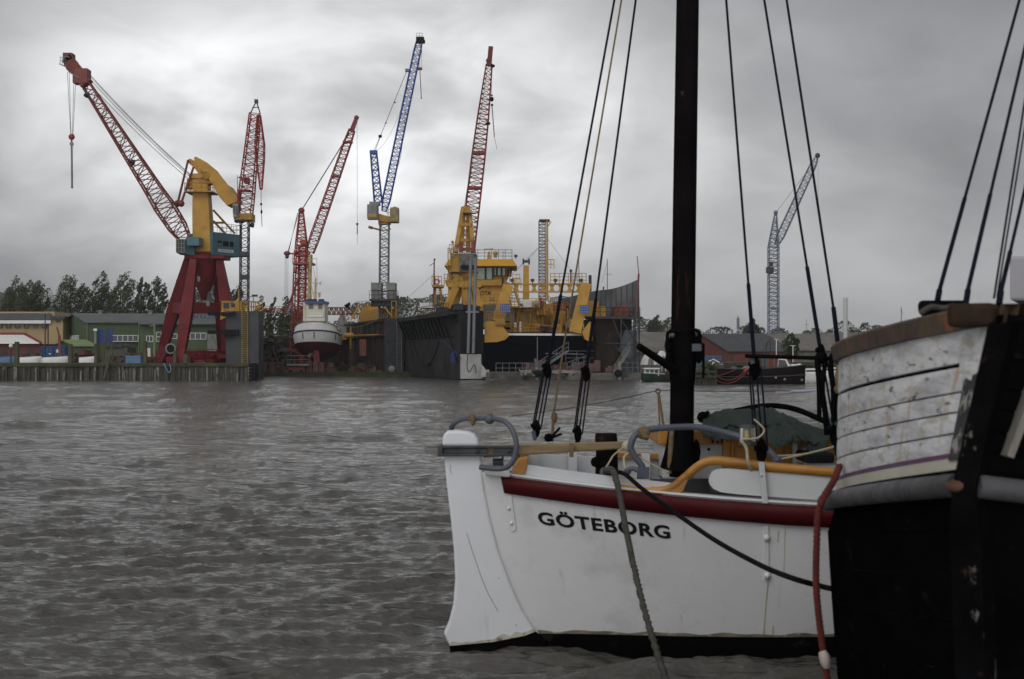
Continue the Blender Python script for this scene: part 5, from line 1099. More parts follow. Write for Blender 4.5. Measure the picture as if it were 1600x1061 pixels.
def dredger():
    S = P(838, 0, 153.5); o = Vector((S.x, S.y, 0)); c = lambda x, y, z: o + DT * x + DA * y + Z * z
    t = thing("dredger", c(0, 0, 1.2), "yellow dredger with black stern and glazed bridge standing in the large dock", "ship")
    O = (S.x, S.y); zd = P(0, 522.5, 153.5).z; hb = 5.75
    # hull: black, stern square with rounded bilges
    rows = []
    for y, k in ((0, 1), (26, 1), (32, .93), (38, .62), (41, .08)):
        r_ = [(-hb * k, zd), (-hb * k, 2.0), (-hb * .95 * k, 1.2), (-hb * .8 * k, .9), (hb * .8 * k, .9), (hb * .95 * k, 1.2), (hb * k, 2.0), (hb * k, zd)]; rows.append([c(x, y + (0.9 if z < 1.5 and y == 0 else 0), z) for x, z in r_])
    mb = MB(); mb.grid(rows, False); mb.add(rows[0], [tuple(range(7, -1, -1))]); mb.add([r_[0] for r_ in rows] + [r_[-1] for r_ in rows][::-1], [tuple(range(10))]); mb.build("hull", M("hull_black", (.002, .0025, .005), .8, spec=0, var=.3, vs=.4), t)
    mb = MB(); obox(mb, O, -4.2, 5.2, -.12, .0, zd - .12, zd + .1); mb.build("deck_edge", m_wht, t)
    mb = MB(); mb.rod(c(.1, -.05, 2.0), c(.1, -.05, 4.6), .05, 6); mb.bar(c(1, -.08, 2.85), c(5.4, -.08, 2.75), .08); mb.build("draught_mark", m_conc, t)
    # yellow bulwark along both sides
    mb = MB(); obox(mb, O, -hb - .05, -hb + .12, 8, 33, zd, zd + 3.2); obox(mb, O, hb - .12, hb + .05, 10, 33, zd, zd + 1.6)
    for k in range(12): obox(mb, O, -hb - .16, -hb - .05, 9 + 2 * k, 9.15 + 2 * k, zd, zd + 3.1)
    mb.build("bulwark", m_yel, t)
    # quarter wings with rounded lower edge
    mb = MB(); mb.ppoly([(757, 502), (780, 502), (796, 524), (789, 531), (776, 534.5), (757, 535)], 151.2, 1.4); mb.build("stern_quarter", m_yel, t)
    mb = MB(); mb.ppoly([(909, 519), (921, 503), (926, 503), (926, 532), (922, 534), (914, 530)], 152.9, 1.4); mb.build("stern_quarter", m_yel, t)
    mb = MB(); mb.pbox(774, 498, 789, 508, 150.9, .5); mb.rod(P(778, 503, 150.95), P(778, 503, 150.8), .22, 8); mb.rod(P(784, 503, 150.95), P(784, 503, 150.8), .22, 8); mb.rod(P(786, 500, 152.6), P(786, 492, 152.6), .1, 6); mb.rod(P(779, 500, 152.6), P(779, 490, 152.6), .1, 6); mb.build("roller_fairlead", m_yeld, t)
    # stern gantry
    for a, b in (((794, 446), (778, 503)), ((916, 443), (898, 520))):
        mb = MB(); mb.bar(P(*a, 153.6), P(*b, 153.2), 1.1, .9, 1.3, .9, up=(0, 1, 0)); mb.build("gantry_leg", m_yel, t)
    mb = MB(); zt = P(0, 444, 154).z; zb = P(0, 456, 154).z; x0 = P(793, 0, 154).x; x1 = P(918, 0, 154).x; n = 9
    mb.box(((x0 + x1) / 2, 154, zt), (x1 - x0, .6, .16)); mb.box(((x0 + x1) / 2, 154, zb), (x1 - x0, .6, .16))
    for k in range(n + 1):
        x = x0 + (x1 - x0) * k / n; mb.add([(x - .33, 153.8, zb), (x + .33, 153.8, zb), (x + .14, 153.8, (zb + zt) / 2), (x + .33, 153.8, zt), (x - .33, 153.8, zt), (x - .14, 153.8, (zb + zt) / 2), (x - .33, 154.2, zb), (x + .33, 154.2, zb), (x + .14, 154.2, (zb + zt) / 2), (x + .33, 154.2, zt), (x - .33, 154.2, zt), (x - .14, 154.2, (zb + zt) / 2)],
                     [(0, 1, 2, 5), (5, 2, 3, 4), (11, 8, 7, 6), (10, 9, 8, 11), (1, 7, 8, 2), (2, 8, 9, 3), (0, 5, 11, 6), (5, 4, 10, 11)])
    mb.build("gantry_beam", m_yel, t)
    mb = MB(); mb.rail([P(860, 443, 154), P(916, 443, 154)], 1.1, 8, .035, 3); mb.rail([P(796, 443, 154), P(812, 443, 154)], 1.0, 3, .03); mb.build("railing", m_yel, t)
    # bridge
    Yb = 174; mb = MB(); mb.pbox(700, 441, 795, 476, Yb, 8); mb.pbox(744, 474, 800, 512, Yb - 6, 10); mb.build("deckhouse", m_yel, t, bevel=.05)
    mb = MB(); mb.ppoly([(695, 437), (790, 437), (792, 446), (697, 446)], Yb - .5, 9); mb.hexa([P(702, 438, Yb), P(790, 438, Yb), P(790, 438, Yb) + V(0, 8, 0), P(702, 438, Yb) + V(0, 8, 0), P(698, 414, Yb - .8), P(800, 414, Yb - .8), P(800, 414, Yb) + V(0, 8, 0), P(698, 414, Yb) + V(0, 8, 0)]); br = mb.build("bridge", m_yel, t)
    mb = MB(); mb.hexa([P(694, 415.5, Yb - 1.6), P(808, 415.5, Yb - 1.6), P(808, 415.5, Yb - 1.6) + V(0, 10, 0), P(694, 415.5, Yb - 1.6) + V(0, 10, 0), P(702, 405, Yb - .6), P(801, 405, Yb - .6), P(801, 405, Yb - .6) + V(0, 8, 0), P(702, 405, Yb - .6) + V(0, 8, 0)]); mb.build("bridge_roof", M("bridge_roof_yellow", (.48, .25, .02), .45, var=.08), t)
    f = lambda x, y, dd: P(x, y, Yb - .84 + (y - 414) / 24 * .8 - dd)
    for x0, x1, y1 in ((741, 758, 437), (759.5, 769.5, 437), (772, 775.5, 431), (777, 783, 431), (784.5, 790, 431), (706, 722, 434), (724, 739, 434)):
        m2 = MB(); q = [f(x0, y1, .06), f(x1, y1, .06), f(x1, 418, .06), f(x0, 418, .06)]; m2.prism(q, (0, .08, 0)); w = m2.build("window", m_glassb, br)
        m2 = MB()
        for a, b in ((0, 1), (1, 2), (2, 3), (3, 0)): m2.bar(q[a] - V(0, .03, 0), q[b] - V(0, .03, 0), .1)
        m2.build("frame", m_dgrey, w)
    for x in (793, 797): m2 = MB(); m2.prism([f(x - 1, 433, .04), f(x + 2, 433, .04), f(x + 3.5, 418, .04), f(x, 418, .04)], (0, .06, 0)); m2.build("window", m_glass, br)
    mb = MB(); mb.rod(P(785.5, 434, Yb - .9), P(785.5, 446, Yb - .9), .14, 6); mb.rod(P(785.5, 446, Yb - .9), P(789, 448, Yb - .9), .14, 6); mb.build("exhaust_pipe", m_dgrey, br)
    flat_text("OTA", P(750.5, 461.3, Yb - .06), P(767.2, 461.3, Yb - .06), (0, 0, P(0, 454.4, Yb).z - P(0, 461.3, Yb).z), (0, 0, 0), "lettering", M("name_brown", (.012, .006, .002), .6), t, bold=.02)
    mb = MB(); mb.rail([P(704, 405, Yb + 6), P(704, 405, Yb - .4), P(800, 405, Yb - .4), P(800, 405, Yb + 6)], 1.15, 9, .035, 3); mb.build("railing", m_grey, t)
    mb = MB(); mb.bar(P(764, 405, Yb + 2), P(764, 393, Yb + 2), .5, .5, .3, .3); mb.bar(P(756, 389.5, Yb + 2), P(771, 389, Yb + 2), .12); mb.sphere(P(774, 396, Yb + 1), .32, 10); mb.rod(P(774, 403, Yb + 1), P(774, 397, Yb + 1), .2, 8); mb.rod(P(786, 405, Yb + 1), P(786, 392, Yb + 1), .04, 5); mb.build("radar_mast", m_yel, t)
    # platforms and posts abaft the bridge
    mb = MB(); mb.bar(P(822, 470, 160), P(822, 415, 160), .75, .75, .62, .62); mb.build("king_post", m_yel, t)
    mb = MB(); mb.pbox(816.5, 404, 819, 413, 159.7, .6); mb.pbox(825.5, 404, 828, 413, 159.7, .6); mb.pbox(816.5, 406.5, 828, 410, 159.65, .6); mb.build("post_head", M("dark_blue_paint", (.015, .02, .06), .5), t)
    mb = MB(); mb.truss(P(847, 478, 163), P(847, 346, 163), .72, 26, .06, .03); mb.build("lattice_mast", m_grey, t)
    mb = MB(); mb.pbox(842.5, 342.5, 859, 346, 162.4, 1.2); mb.build("mast_cap", m_dgrey, t)
    mb = MB(); mb.rod(P(855, 470, 161.5), P(855, 345, 161.5), .14, 8, .11); mb.bar(P(856, 354, 161.5), P(861, 346, 161.5), .12); mb.rail([P(856, 420, 161.5), P(865.5, 420, 161.5)], 1.05, 2, .04); mb.build("stern_mast", m_yel, t)
    mb = MB(); mb.rod(P(856, 374, 161.5), P(805, 425, 170), .02, 4); mb.rod(P(856, 374, 161.5), P(905, 440, 154), .02, 4); mb.rod(P(843, 385, 163), P(800, 428, 168), .02, 4); mb.build("stay", m_cable, t)
    mb = MB(); mb.rod(P(892, 443, 154), P(892, 424, 154), .09, 6); mb.box(P(892, 423, 154), (.3, .3, .25)); mb.rod(P(905, 443, 154), P(904, 392, 154), .05, 6, .03); mb.build("aerial", m_dgrey, t)
    mb = MB(); mb.tube(smooth_path([P(922, 430, 154), P(922, 452, 154), P(921, 455, 154), P(917, 456, 154)], 4), .17, 7); mb.build("vent_pipe", M("pipe_dark_blue", (.02, .022, .05), .5), t)
    # after deck houses
    mb = MB(); mb.pbox(797, 481, 852, 519, 158.5, 7); mb.pbox(842, 486, 884, 508, 160.5, 5); mb.pbox(867, 506, 878, 521, 156.5, 3); mb.build("deckhouse", m_yeld, t, bevel=.04)
    mb = MB(); mb.pbox(755, 476, 800, 502, 160, 6); mb.build("deckhouse", m_conc, t)
    m2 = MB(); m2.pbox(814, 468, 833, 480.5, 157.5, 2); m2.build("equipment_box", m_wht, t, bevel=.04)
    mb = MB(); mb.box(P(837, 475, 157.6), (.9, .8, .6)); mb.sphere(P(838, 474, 157.4), .42, 8); mb.build("capstan", m_cream, t)
    mb = MB(); mb.pbox(842, 465, 847, 477, 158, .6); mb.pbox(840, 470, 849, 472, 157.9, .8); mb.build("hose_reel", m_ored, t)
    n = 12; mb = MB(); pts = [(858, 498)] + [(858 + 40 * k / n, 476 - 4.5 * math.sin(PI * k / n)) for k in range(n + 1)] + [(898, 498)]; mb.ppoly(pts, 162, 4); hs = mb.build("engine_casing", M("casing_red", (.19, .055, .03), .6, var=.2), t)
    mb = MB(); mb.pbox(882.5, 478.5, 888, 487, 161.9, .15); mb.pbox(884, 490, 892, 505, 161.9, .15); mb.build("door", m_blk, hs)
    mb = MB(); mb.tube([P(860 + k, 473 - 3.6 * math.sin(PI * k / 36) - 6, 163) for k in range(0, 37, 3)], .06, 5)
    for k in range(13): x = 861 + k * 2.8; mb.rod(P(x, 474, 163), P(x, 464, 163), .06, 5)
    mb.tube([P(860 + k, 472 - 4 * math.sin(PI * k / 36) - 2, 163) for k in range(0, 37, 3)], .05, 5); mb.build("railing", m_grey, hs)
    for k, (a, b, w) in enumerate((((873, 521), (866, 494), .9), ((887, 521), (880, 494), .9), ((846, 492), (843, 478), .8), ((858, 492), (852, 474), .8), ((805, 481), (796, 450), 1.0))):
        mb = MB(); p = P(*a, 157.0); q = P(*b, 159.0)
        for s in (-w / 2, w / 2): mb.bar(p + V(s, 0, 0), q + V(s, 0, 0), .12, .22)
        for i in range(9): r_ = p.lerp(q, (i + .5) / 9); mb.box(r_, (w, .3, .05))
        mb.rail([p + V(w / 2, 0, 0), q + V(w / 2, 0, 0)], .9, 3, .03); mb.build("stairs", m_yel, t)
    mb = MB(); mb.rail([P(838, 503, 158), P(862, 503, 158)], 1.2, 6, .035, 3); mb.rail([P(800, 450, 160), P(814, 450, 160)], 1.1, 3, .035); mb.pbox(838, 508, 864, 511, 157.5, 1.5); mb.pbox(800, 478, 812, 481, 157, 3); mb.build("railing", m_yeld, t)
    rnd = random.Random(77); mb = MB()
    for k in range(24): mb.box(P(rnd.uniform(845, 864), rnd.uniform(511, 520), 156.5 + rnd.random()), (rnd.uniform(.2, .6), .4, rnd.uniform(.1, .35)), rnd.random())
    mb.build("deck_gear", m_clut, t)
    for x0, y0, x1, y1, yy in ((782, 475.5, 797, 488, 152.0), (906.5, 477, 920, 489, 152.2), (837.5, 487, 842, 494, 158.2)):
        nx, ny = (5, 3) if x1 - x0 > 8 else (2, 2); mb = MB(); mb.pbox(x0, y0, x1, y1, yy, .12); pn = mb.build("blue_panel", M("panel_blue", (.16, .27, .56), .45, var=.12), t)
        mb = MB(); a = P(x0, y1, yy - .03); b = P(x1, y0, yy - .03)
        for i in range(nx + 1): x = a.x + (b.x - a.x) * i / nx; mb.bar((x, a.y, a.z), (x, a.y, b.z), .05)
        for j in range(ny + 1): z = a.z + (b.z - a.z) * j / ny; mb.bar((a.x, a.y, z), (b.x, a.y, z), .05)
        mb.build("frame", M("panel_edge", (.05, .08, .2), .5), pn)
    mb = MB(); mb.pbox(803.5, 504, 807, 519, 156.8, .1); mb.pbox(811.5, 502.5, 814.5, 519, 156.7, .1); mb.pbox(907.5, 506, 909, 519, 153.4, .1); mb.pbox(911, 506, 912.5, 518, 153.4, .1); mb.build("door_frame", m_wht, t)
    mb = MB(); mb.pbox(807.5, 504, 811, 519, 156.85, .1); mb.pbox(909.3, 506, 910.8, 519, 153.5, .1); mb.build("door", M("door_red", (.2, .03, .03), .5), t)
    for x0, y0, x1, y1, yy in ((821.5, 493, 825, 501, 158.4), (796.5, 492, 799, 502, 159.7), (800, 496, 802.5, 504, 158.3)): m2 = MB(); m2.pbox(x0, y0, x1, y1, yy, .08); m2.build("locker", m_conc, t)
    for a, b, yy in (((797, 480.5), (852, 480.5), 158.4), ((842, 485.5), (884, 485.5), 160.4), ((757, 501.5), (780, 501.5), 151.3), ((744, 473.5), (800, 473.5), 168), ((700, 440.5), (744, 440.5), 173.4), ((800, 521.5), (842, 521.5), 154.2)): mb = MB(); mb.rail([P(*a, yy), P(*b, yy)], 1.0, 8, .03, 3); mb.build("railing", m_yeld, t)
    rnd = random.Random(5)
    for k, (x, y0, y1, yy) in enumerate(((802, 481, 515, 158.2), (809, 484, 512, 158.3), (829, 486, 519, 158.3), (848, 490, 520, 158.2), (873, 488, 506, 160.3), (880, 490, 507, 160.3), (796, 450, 474, 168))): mb = MB(); mb.tube(smooth_path([P(x, y0, yy), P(x, (y0 + y1) / 2, yy - .1), P(x + rnd.choice((-2, 2)), y1, yy)], 3), rnd.uniform(.07, .14), 6); mb.build("pipe", rnd.choice((m_yeld, m_dgrey, m_conc)), t)
    for x, y, yy in ((800, 443, 153.4), (832, 443, 153.4), (868, 443, 153.4), (908, 443, 153.4), (806, 405, 172.6), (742, 405, 173)): mb = MB(); mb.rod(P(x, y, yy), P(x, y - 4, yy), .05, 5); mb.box(P(x, y - 5, yy), (.4, .35, .3)); mb.build("deck_light", m_dgrey, t)
    for x, y, w, h_, yy in ((812, 478, 5, 4, 157.2), (852, 482, 6, 5, 160), (765, 470, 6, 5, 167.5), (728, 436, 8, 4, 173), (866, 505, 7, 5, 157.4), (884, 512, 8, 7, 156.2), (895, 506, 6, 6, 156.6), (802, 517, 6, 5, 155.5)): mb = MB(); mb.pbox(x, y - h_, x + w, y, yy, .8); mb.build("deck_locker", rnd.choice((m_yeld, m_conc, m_dgrey, m_ored)), t, bevel=.03)
    # forward: signal mast, lifebuoy, deck railing
    Yf = 166; mb = MB(); mb.rod(P(678, 480, Yf), P(678.5, 405, Yf), .12, 7, .07); mb.bar(P(671, 415.5, Yf), P(678, 411, Yf), .07); mb.rod(P(679, 407, Yf), P(679, 404, Yf), .12, 6); mb.build("signal_mast", m_brownred, t)
    mb = MB(); mb.rod(P(678, 428, Yf), P(640, 463, Yf + 12), .02, 4); mb.build("stay", m_cable, t)
    mb = MB(); mb.pbox(675, 445, 692, 448.5, Yf - .5, 2.5); mb.rail([P(675, 446, Yf - .4), P(690, 446, Yf - .4)], 1.05, 3, .04); mb.rod(P(687, 448, Yf), P(692, 478, Yf), .14, 6); mb.rod(P(681, 448, Yf), P(679, 480, Yf), .12, 6)
    for k in range(8): mb.pbox(683 + .3 * k, 450 + 3.5 * k, 691 + .2 * k, 450.7 + 3.5 * k, Yf + .6, .8)
    mb.rail([P(694, 447, Yf + 2), P(704, 447, Yf + 2)], 1.4, 2, .04, 3); mb.build("platform", m_yeld, t)
    mb = MB(); cc = P(682.7, 440, Yf - .6); mb.tube([cc + V(.28 * math.cos(a * PI / 8), 0, .28 * math.sin(a * PI / 8)) for a in range(17)], .07, 7); mb.build("lifebuoy", m_ored, t)
    mb = MB(); mb.rail([P(652, 480, 178), P(700, 473, 164)], 1.0, 14, .04); mb.build("railing", m_conc, t)
    mb = MB(); mb.pbox(656, 473, 678, 481, 172, 5); mb.build("hatch_cover", m_wht, t); mb = MB(); mb.pbox(712, 463, 721, 478, 162, 2); mb.build("deck_locker", m_wht, t)
dredger()
# ------------------------------------------------------------------ right bank
def right_bank():
    t = thing("quay_wall", V(60, 172, 0), "dark timber faced quay wall below the brick hall on the far bank", "quay")
    mb = MB(); rnd = random.Random(6); x = 27.2
    while x < 140:
        w = rnd.uniform(.3, .6); mb.box((x + w / 2, 171.85 + rnd.uniform(-.1, .1), .6), (w * .94, .3, 2.2)); x += w
    mb.build("pile_facing", m_pile, t)
    mb = MB(); mb.box((83, 171.9, 1.65), (112, .8, .4)); mb.build("cap_beam", m_moss, t)
    # brick hall
    A = (P(1138, 0, 205).x, 205); B = (P(1236, 0, 207).x, 207)
    t = thing("brick_hall", V(A[0] + 4, 206, GZ), "low red brick hall with a dark slate roof across the water", "building")
    gable_house(t, A, B, (-5.6, 14), GZ, P(0, 549, 205).z, P(0, 523.5, 212).z, m_brick, m_slate, .3)
    mb = MB(); mb.rod((A[0] + .6, 204.9, GZ), (A[0] + .6, 204.9, 3.2), .06, 6); mb.build("downpipe", m_dgrey, t)
    # sheds
    t = thing("long_shed", V(P(1280, 0, 232).x, 232, GZ), "long grey boarded shed with a pale fibre cement roof, the trees behind it", "shed")
    A = (P(1236, 0, 226).x, 226); B = (P(1700, 0, 230).x, 230); gable_house(t, A, B, (-2.5, 20), GZ, P(0, 547.5, 226).z, P(0, 526.5, 237).z, m_shed, m_asb, .4)
    t = thing("long_shed", V(P(1180, 0, 250).x, 252, GZ), "grey roofed shed rising just behind the slate roof of the brick hall", "shed")
    gable_house(t, (P(1170, 0, 250).x, 250), (P(1290, 0, 252).x, 252), (-3, 16), GZ, P(0, 541, 250).z, P(0, 523, 259).z, m_shed, m_asb, .3)
    t = thing("gabled_shed", V(P(1290, 0, 262).x, 262, GZ), "second pale roofed shed peeping over the long grey shed", "shed")
    gable_house(t, (P(1275, 0, 262).x, 262), (P(1420, 0, 262).x, 262), (2, 16), GZ, P(0, 536, 262).z, P(0, 521.5, 270).z, m_shed, m_asb, .3)
    t = thing("boatyard_shed", V(P(1040, 0, 214).x, 214, GZ), "wide grey shed with a weathered roof between the large dock and the dark mast", "shed")
    gable_house(t, (P(978, 0, 218).x, 218), (P(1110, 0, 224).x, 224), (-6, 22), GZ, P(0, 550, 218).z, P(0, 520, 229).z, m_shed, m_asb, .5)
    # white tent gables / covered boats beside it
    for x, lb in ((1017, "white covered boat shelter with a pointed front behind the green boat"), (1037, "white boat shelter with a pointed front nearer the dark mast")):
        Y = 182; c_ = P(x, 0, Y); c_.z = GZ; t = thing("boat_shelter", c_, lb, "shelter"); mb = MB(); mb.ppoly([(x - 11, 570), (x + 11, 570), (x + 8, 560), (x, 548), (x - 8, 560)], Y, 5); mb.build("cover", m_wht, t)
        mb = MB(); mb.ppoly([(x - 5, 570), (x + 5, 570), (x + 3.5, 561), (x, 555), (x - 3.5, 561)], Y - .06, .1); mb.build("opening", m_conc, t)
    # blue shed, kiosk, low yard containers
    t, a, b = container(1091, 1127, 556, 571, 176, 4, m_bluf, "pale blue container beside the white gabled kiosk", "storage_container")
    t = thing("kiosk", V(P(1118, 0, 174).x, 174, GZ), "tiny dark kiosk with white gable trim and a white window on the far quay", "kiosk"); Y = 174
    mb = MB(); mb.ppoly([(1107, 574), (1107, 565), (1114.5, 561.5), (1122, 565), (1122, 574)], Y, 3); mb.pbox(1122, 565, 1131, 574, Y + .4, 2.4); mb.build("wall", m_shed, t)
    mb = MB(); mb.bar(P(1105, 566.2, Y - .1), P(1114.5, 561.2, Y - .1), .14); mb.bar(P(1114.5, 561.2, Y - .1), P(1124, 566.2, Y - .1), .14); mb.build("verge_board", m_wht, t)
    mb = MB(); mb.prism([P(1114.5, 561, Y), P(1132, 563.5, Y), P(1132, 565, Y), P(1122, 565.2, Y)], (0, 3, 0)); mb.build("roof", m_slate, t)
    window(t, 1124, 566.5, 1128, 569.5, Y + .4); window(t, 1113, 565.5, 1116, 569.5, Y, 1, 1, pane=m_wht)
    t, a, b = container(1150, 1172, 567, 577, 174.5, 2.4, m_lblu, "low pale blue container near the black barge's bow ropes", "storage_container")
    for x, yt, lb in ((1213, 530, "slim white flagpole rising next to the young round tree"), (1239, 540, "thin white pole with a crossbar in front of the young round tree")):
        a = P(x, 0, 176); a.z = GZ; mb = MB(); mb.rod(a, P(x, yt, 176), .06, 6); mb.bar(P(x - 4, yt, 176), P(x + 4, yt, 176), .06); tag(mb.build("flagpole", m_wht, org=a), lb, "pole")
    a = P(1153, 0, 400); a.z = GZ; t = thing("radio_mast", a, "hazy radio mast with stacked antennas above the far trees", "mast"); mb = MB(); mb.rod(a, P(1153, 493, 400), .25, 6, .12)
    mb.build("pole", m_grey, t); mb = MB()
    for x in (1152, 1154.5): mb.rod(P(x, 514, 400), P(x, 497, 400), .2, 6)
    mb.build("antenna", m_grey, t)
    a = P(1260, 0, 380); a.z = GZ; mb = MB(); mb.rod(a, P(1260, 499, 380), .12, 6, .05); mb.bar(P(1257.5, 507, 380), P(1262.5, 507, 380), .1); tag(mb.build("antenna_mast", m_grey, org=a), "thin antenna mast above the right-hand far trees", "mast")
    a = P(1409, 0, 300); a.z = GZ; mb = MB(); mb.rod(a, P(1408, 479, 300), .12, 6, .06); mb.bar(P(1408, 483, 300), P(1411, 492, 300), .06); tag(mb.build("sailing_mast", m_dgrey, org=a), "distant bare mast seen over the wooden rail of the black boat", "mast")
    a = P(949, 0, 200); a.z = GZ; mb = MB(); mb.rod(a, P(949, 405, 200), .1, 6, .06); mb.bar(P(946, 428.5, 200), P(956, 428.5, 200), .06); mb.rod(P(949, 408, 200), P(941, 440, 200), .02, 4); tag(mb.build("sailing_mast", m_grey, org=a), "pale yacht mast with one crosstree rising behind the curved dock plate", "mast")
right_bank()
def simple_boat(name, label, cat, c, L_, beam, free, heading, mat_hull, mat_deck, bow=.35):
    """small boat hull, heading = direction of the bow"""
    t = thing(name, c, label, cat); u = V(math.cos(heading), math.sin(heading), 0); n = V(-u.y, u.x, 0); rows = []
    for i in range(13):
        s = i / 12; k = 1 - max((s - (1 - bow * 1.6)) / (bow * 1.6), 0) ** 2; k = max(k, .02) * (.9 + .1 * min(s * 5, 1)); z = free * (1 + .45 * max(s - .4, 0) ** 1.5); x = (s - .5) * L_
        rows.append([c + u * (x + (.25 * s * L_ * .1 if zz_ > 0 else 0)) + n * (w * beam / 2 * k) + Z * zz_ for w, zz_ in ((-1, z), (-.95, z * .4), (-.7, -.15), (0, -.4), (.7, -.15), (.95, z * .4), (1, z))])
    mb = MB(); mb.grid(rows); mb.add(rows[0], [tuple(range(7))]); h = mb.build("hull", mat_hull, t)
    mb = MB(); mb.grid([[r_[0] + Z * -.06, r_[6] + Z * -.06] for r_ in rows], False); mb.build("deck", mat_deck, t)
    return t, u, n
def green_boat():
    c = P(1017, 0, 139); c.z = 0; t, u, n = simple_boat("motor_boat", "small dark green motor boat with a white glazed wheelhouse beside the large dock", "motor boat", c, 4.2, 1.7, .75, R(243), M("boat_green", (.012, .045, .03), .4), m_wht)
    mb = MB(); mb.tube([c + u * (-2 + 4.2 * k / 8) + n * .86 * (1 if k < 5 else 1 - ((k - 4) / 4.5) ** 2) + Z * (.74 + .02 * k) for k in range(9)], .05, 5); mb.build("gunwale", m_wht, t)
    mb = MB(); mb.pbox(1008, 576.5, 1030, 587, 138.4, 1.3); mb.pbox(1006.5, 575, 1031.5, 576.8, 138.2, 1.7); wh = mb.build("wheelhouse", m_wht, t, bevel=.03)
    for x in (1009, 1016, 1023): window(wh, x, 578, x + 5, 583, 138.4, 1, 1, frame=m_conc, fr=.04)
    mb = MB(); mb.rod(P(1018, 575, 138.8), P(1018, 563, 138.8), .03, 5); mb.rod(P(1027, 575, 138.8), P(1027, 568, 138.8), .02, 5); mb.build("aerial", m_dgrey, t)
green_boat()
def dark_boat():
    c = P(1043, 0, 141); c.z = 0; t, u, n = simple_boat("fishing_skiff", "dark cluttered skiff half hidden behind the black mast", "boat", c, 4.0, 1.7, .8, R(20), M("skiff_dark", (.03, .02, .02), .6), m_clut)
    mb = MB(); mb.pbox(1036, 572, 1046, 583, 140.6, 1); mb.build("wheelhouse", m_clut, t)
    mb = MB(); mb.rod(P(1040, 580, 140.5), P(1041, 556, 140.5), .04, 5); mb.rod(P(1034, 580, 140.5), P(1035, 562, 140.5), .03, 5); mb.build("pole", m_wht, t)
dark_boat()
def stub_pier():
    t = thing("timber_pier", P(1100, 600, 124), "stub of timber piles topped with mossy planks in front of the black barge", "pier"); mb = MB(); rnd = random.Random(2); x = P(1079, 0, 124).x; e = P(1119, 0, 124).x
    while x < e:
        w = rnd.uniform(.14, .24); mb.rod((x, 124 + rnd.uniform(-.1, .1), -.6), (x + rnd.uniform(-.03, .03), 124, rnd.uniform(1.0, 1.45)), w * .55, 7); x += w
    mb.box(((P(1079, 0, 124).x + e) / 2, 125.3, .3), (e - P(1079, 0, 124).x, 2.0, 1.6)); mb.build("pile", m_pile, t)
    mb = MB(); mb.bar(P(1077, 580, 123.8), P(1117, 581, 123.8), .3, .2); mb.bar(P(1080, 588, 123.8), P(1119, 589, 123.8), .18, .16); mb.bar(P(1098, 575, 123.8), P(1112, 590, 123.7), .16); mb.build("beam", m_moss, t)
    pts = []; rnd = random.Random(1); c = P(1108, 576, 124)
    for k in range(260): pts.append((c.x + rnd.gauss(0, .35), c.y + rnd.gauss(0, .3), c.z + abs(rnd.gauss(0, .3)), rnd.random()))
    o = leaves("weed_tuft", pts, .12, m_leafb, 3, org=c); tag(o, "green weeds growing on the stub of timber piles", "weeds", kind="stuff")
stub_pier()
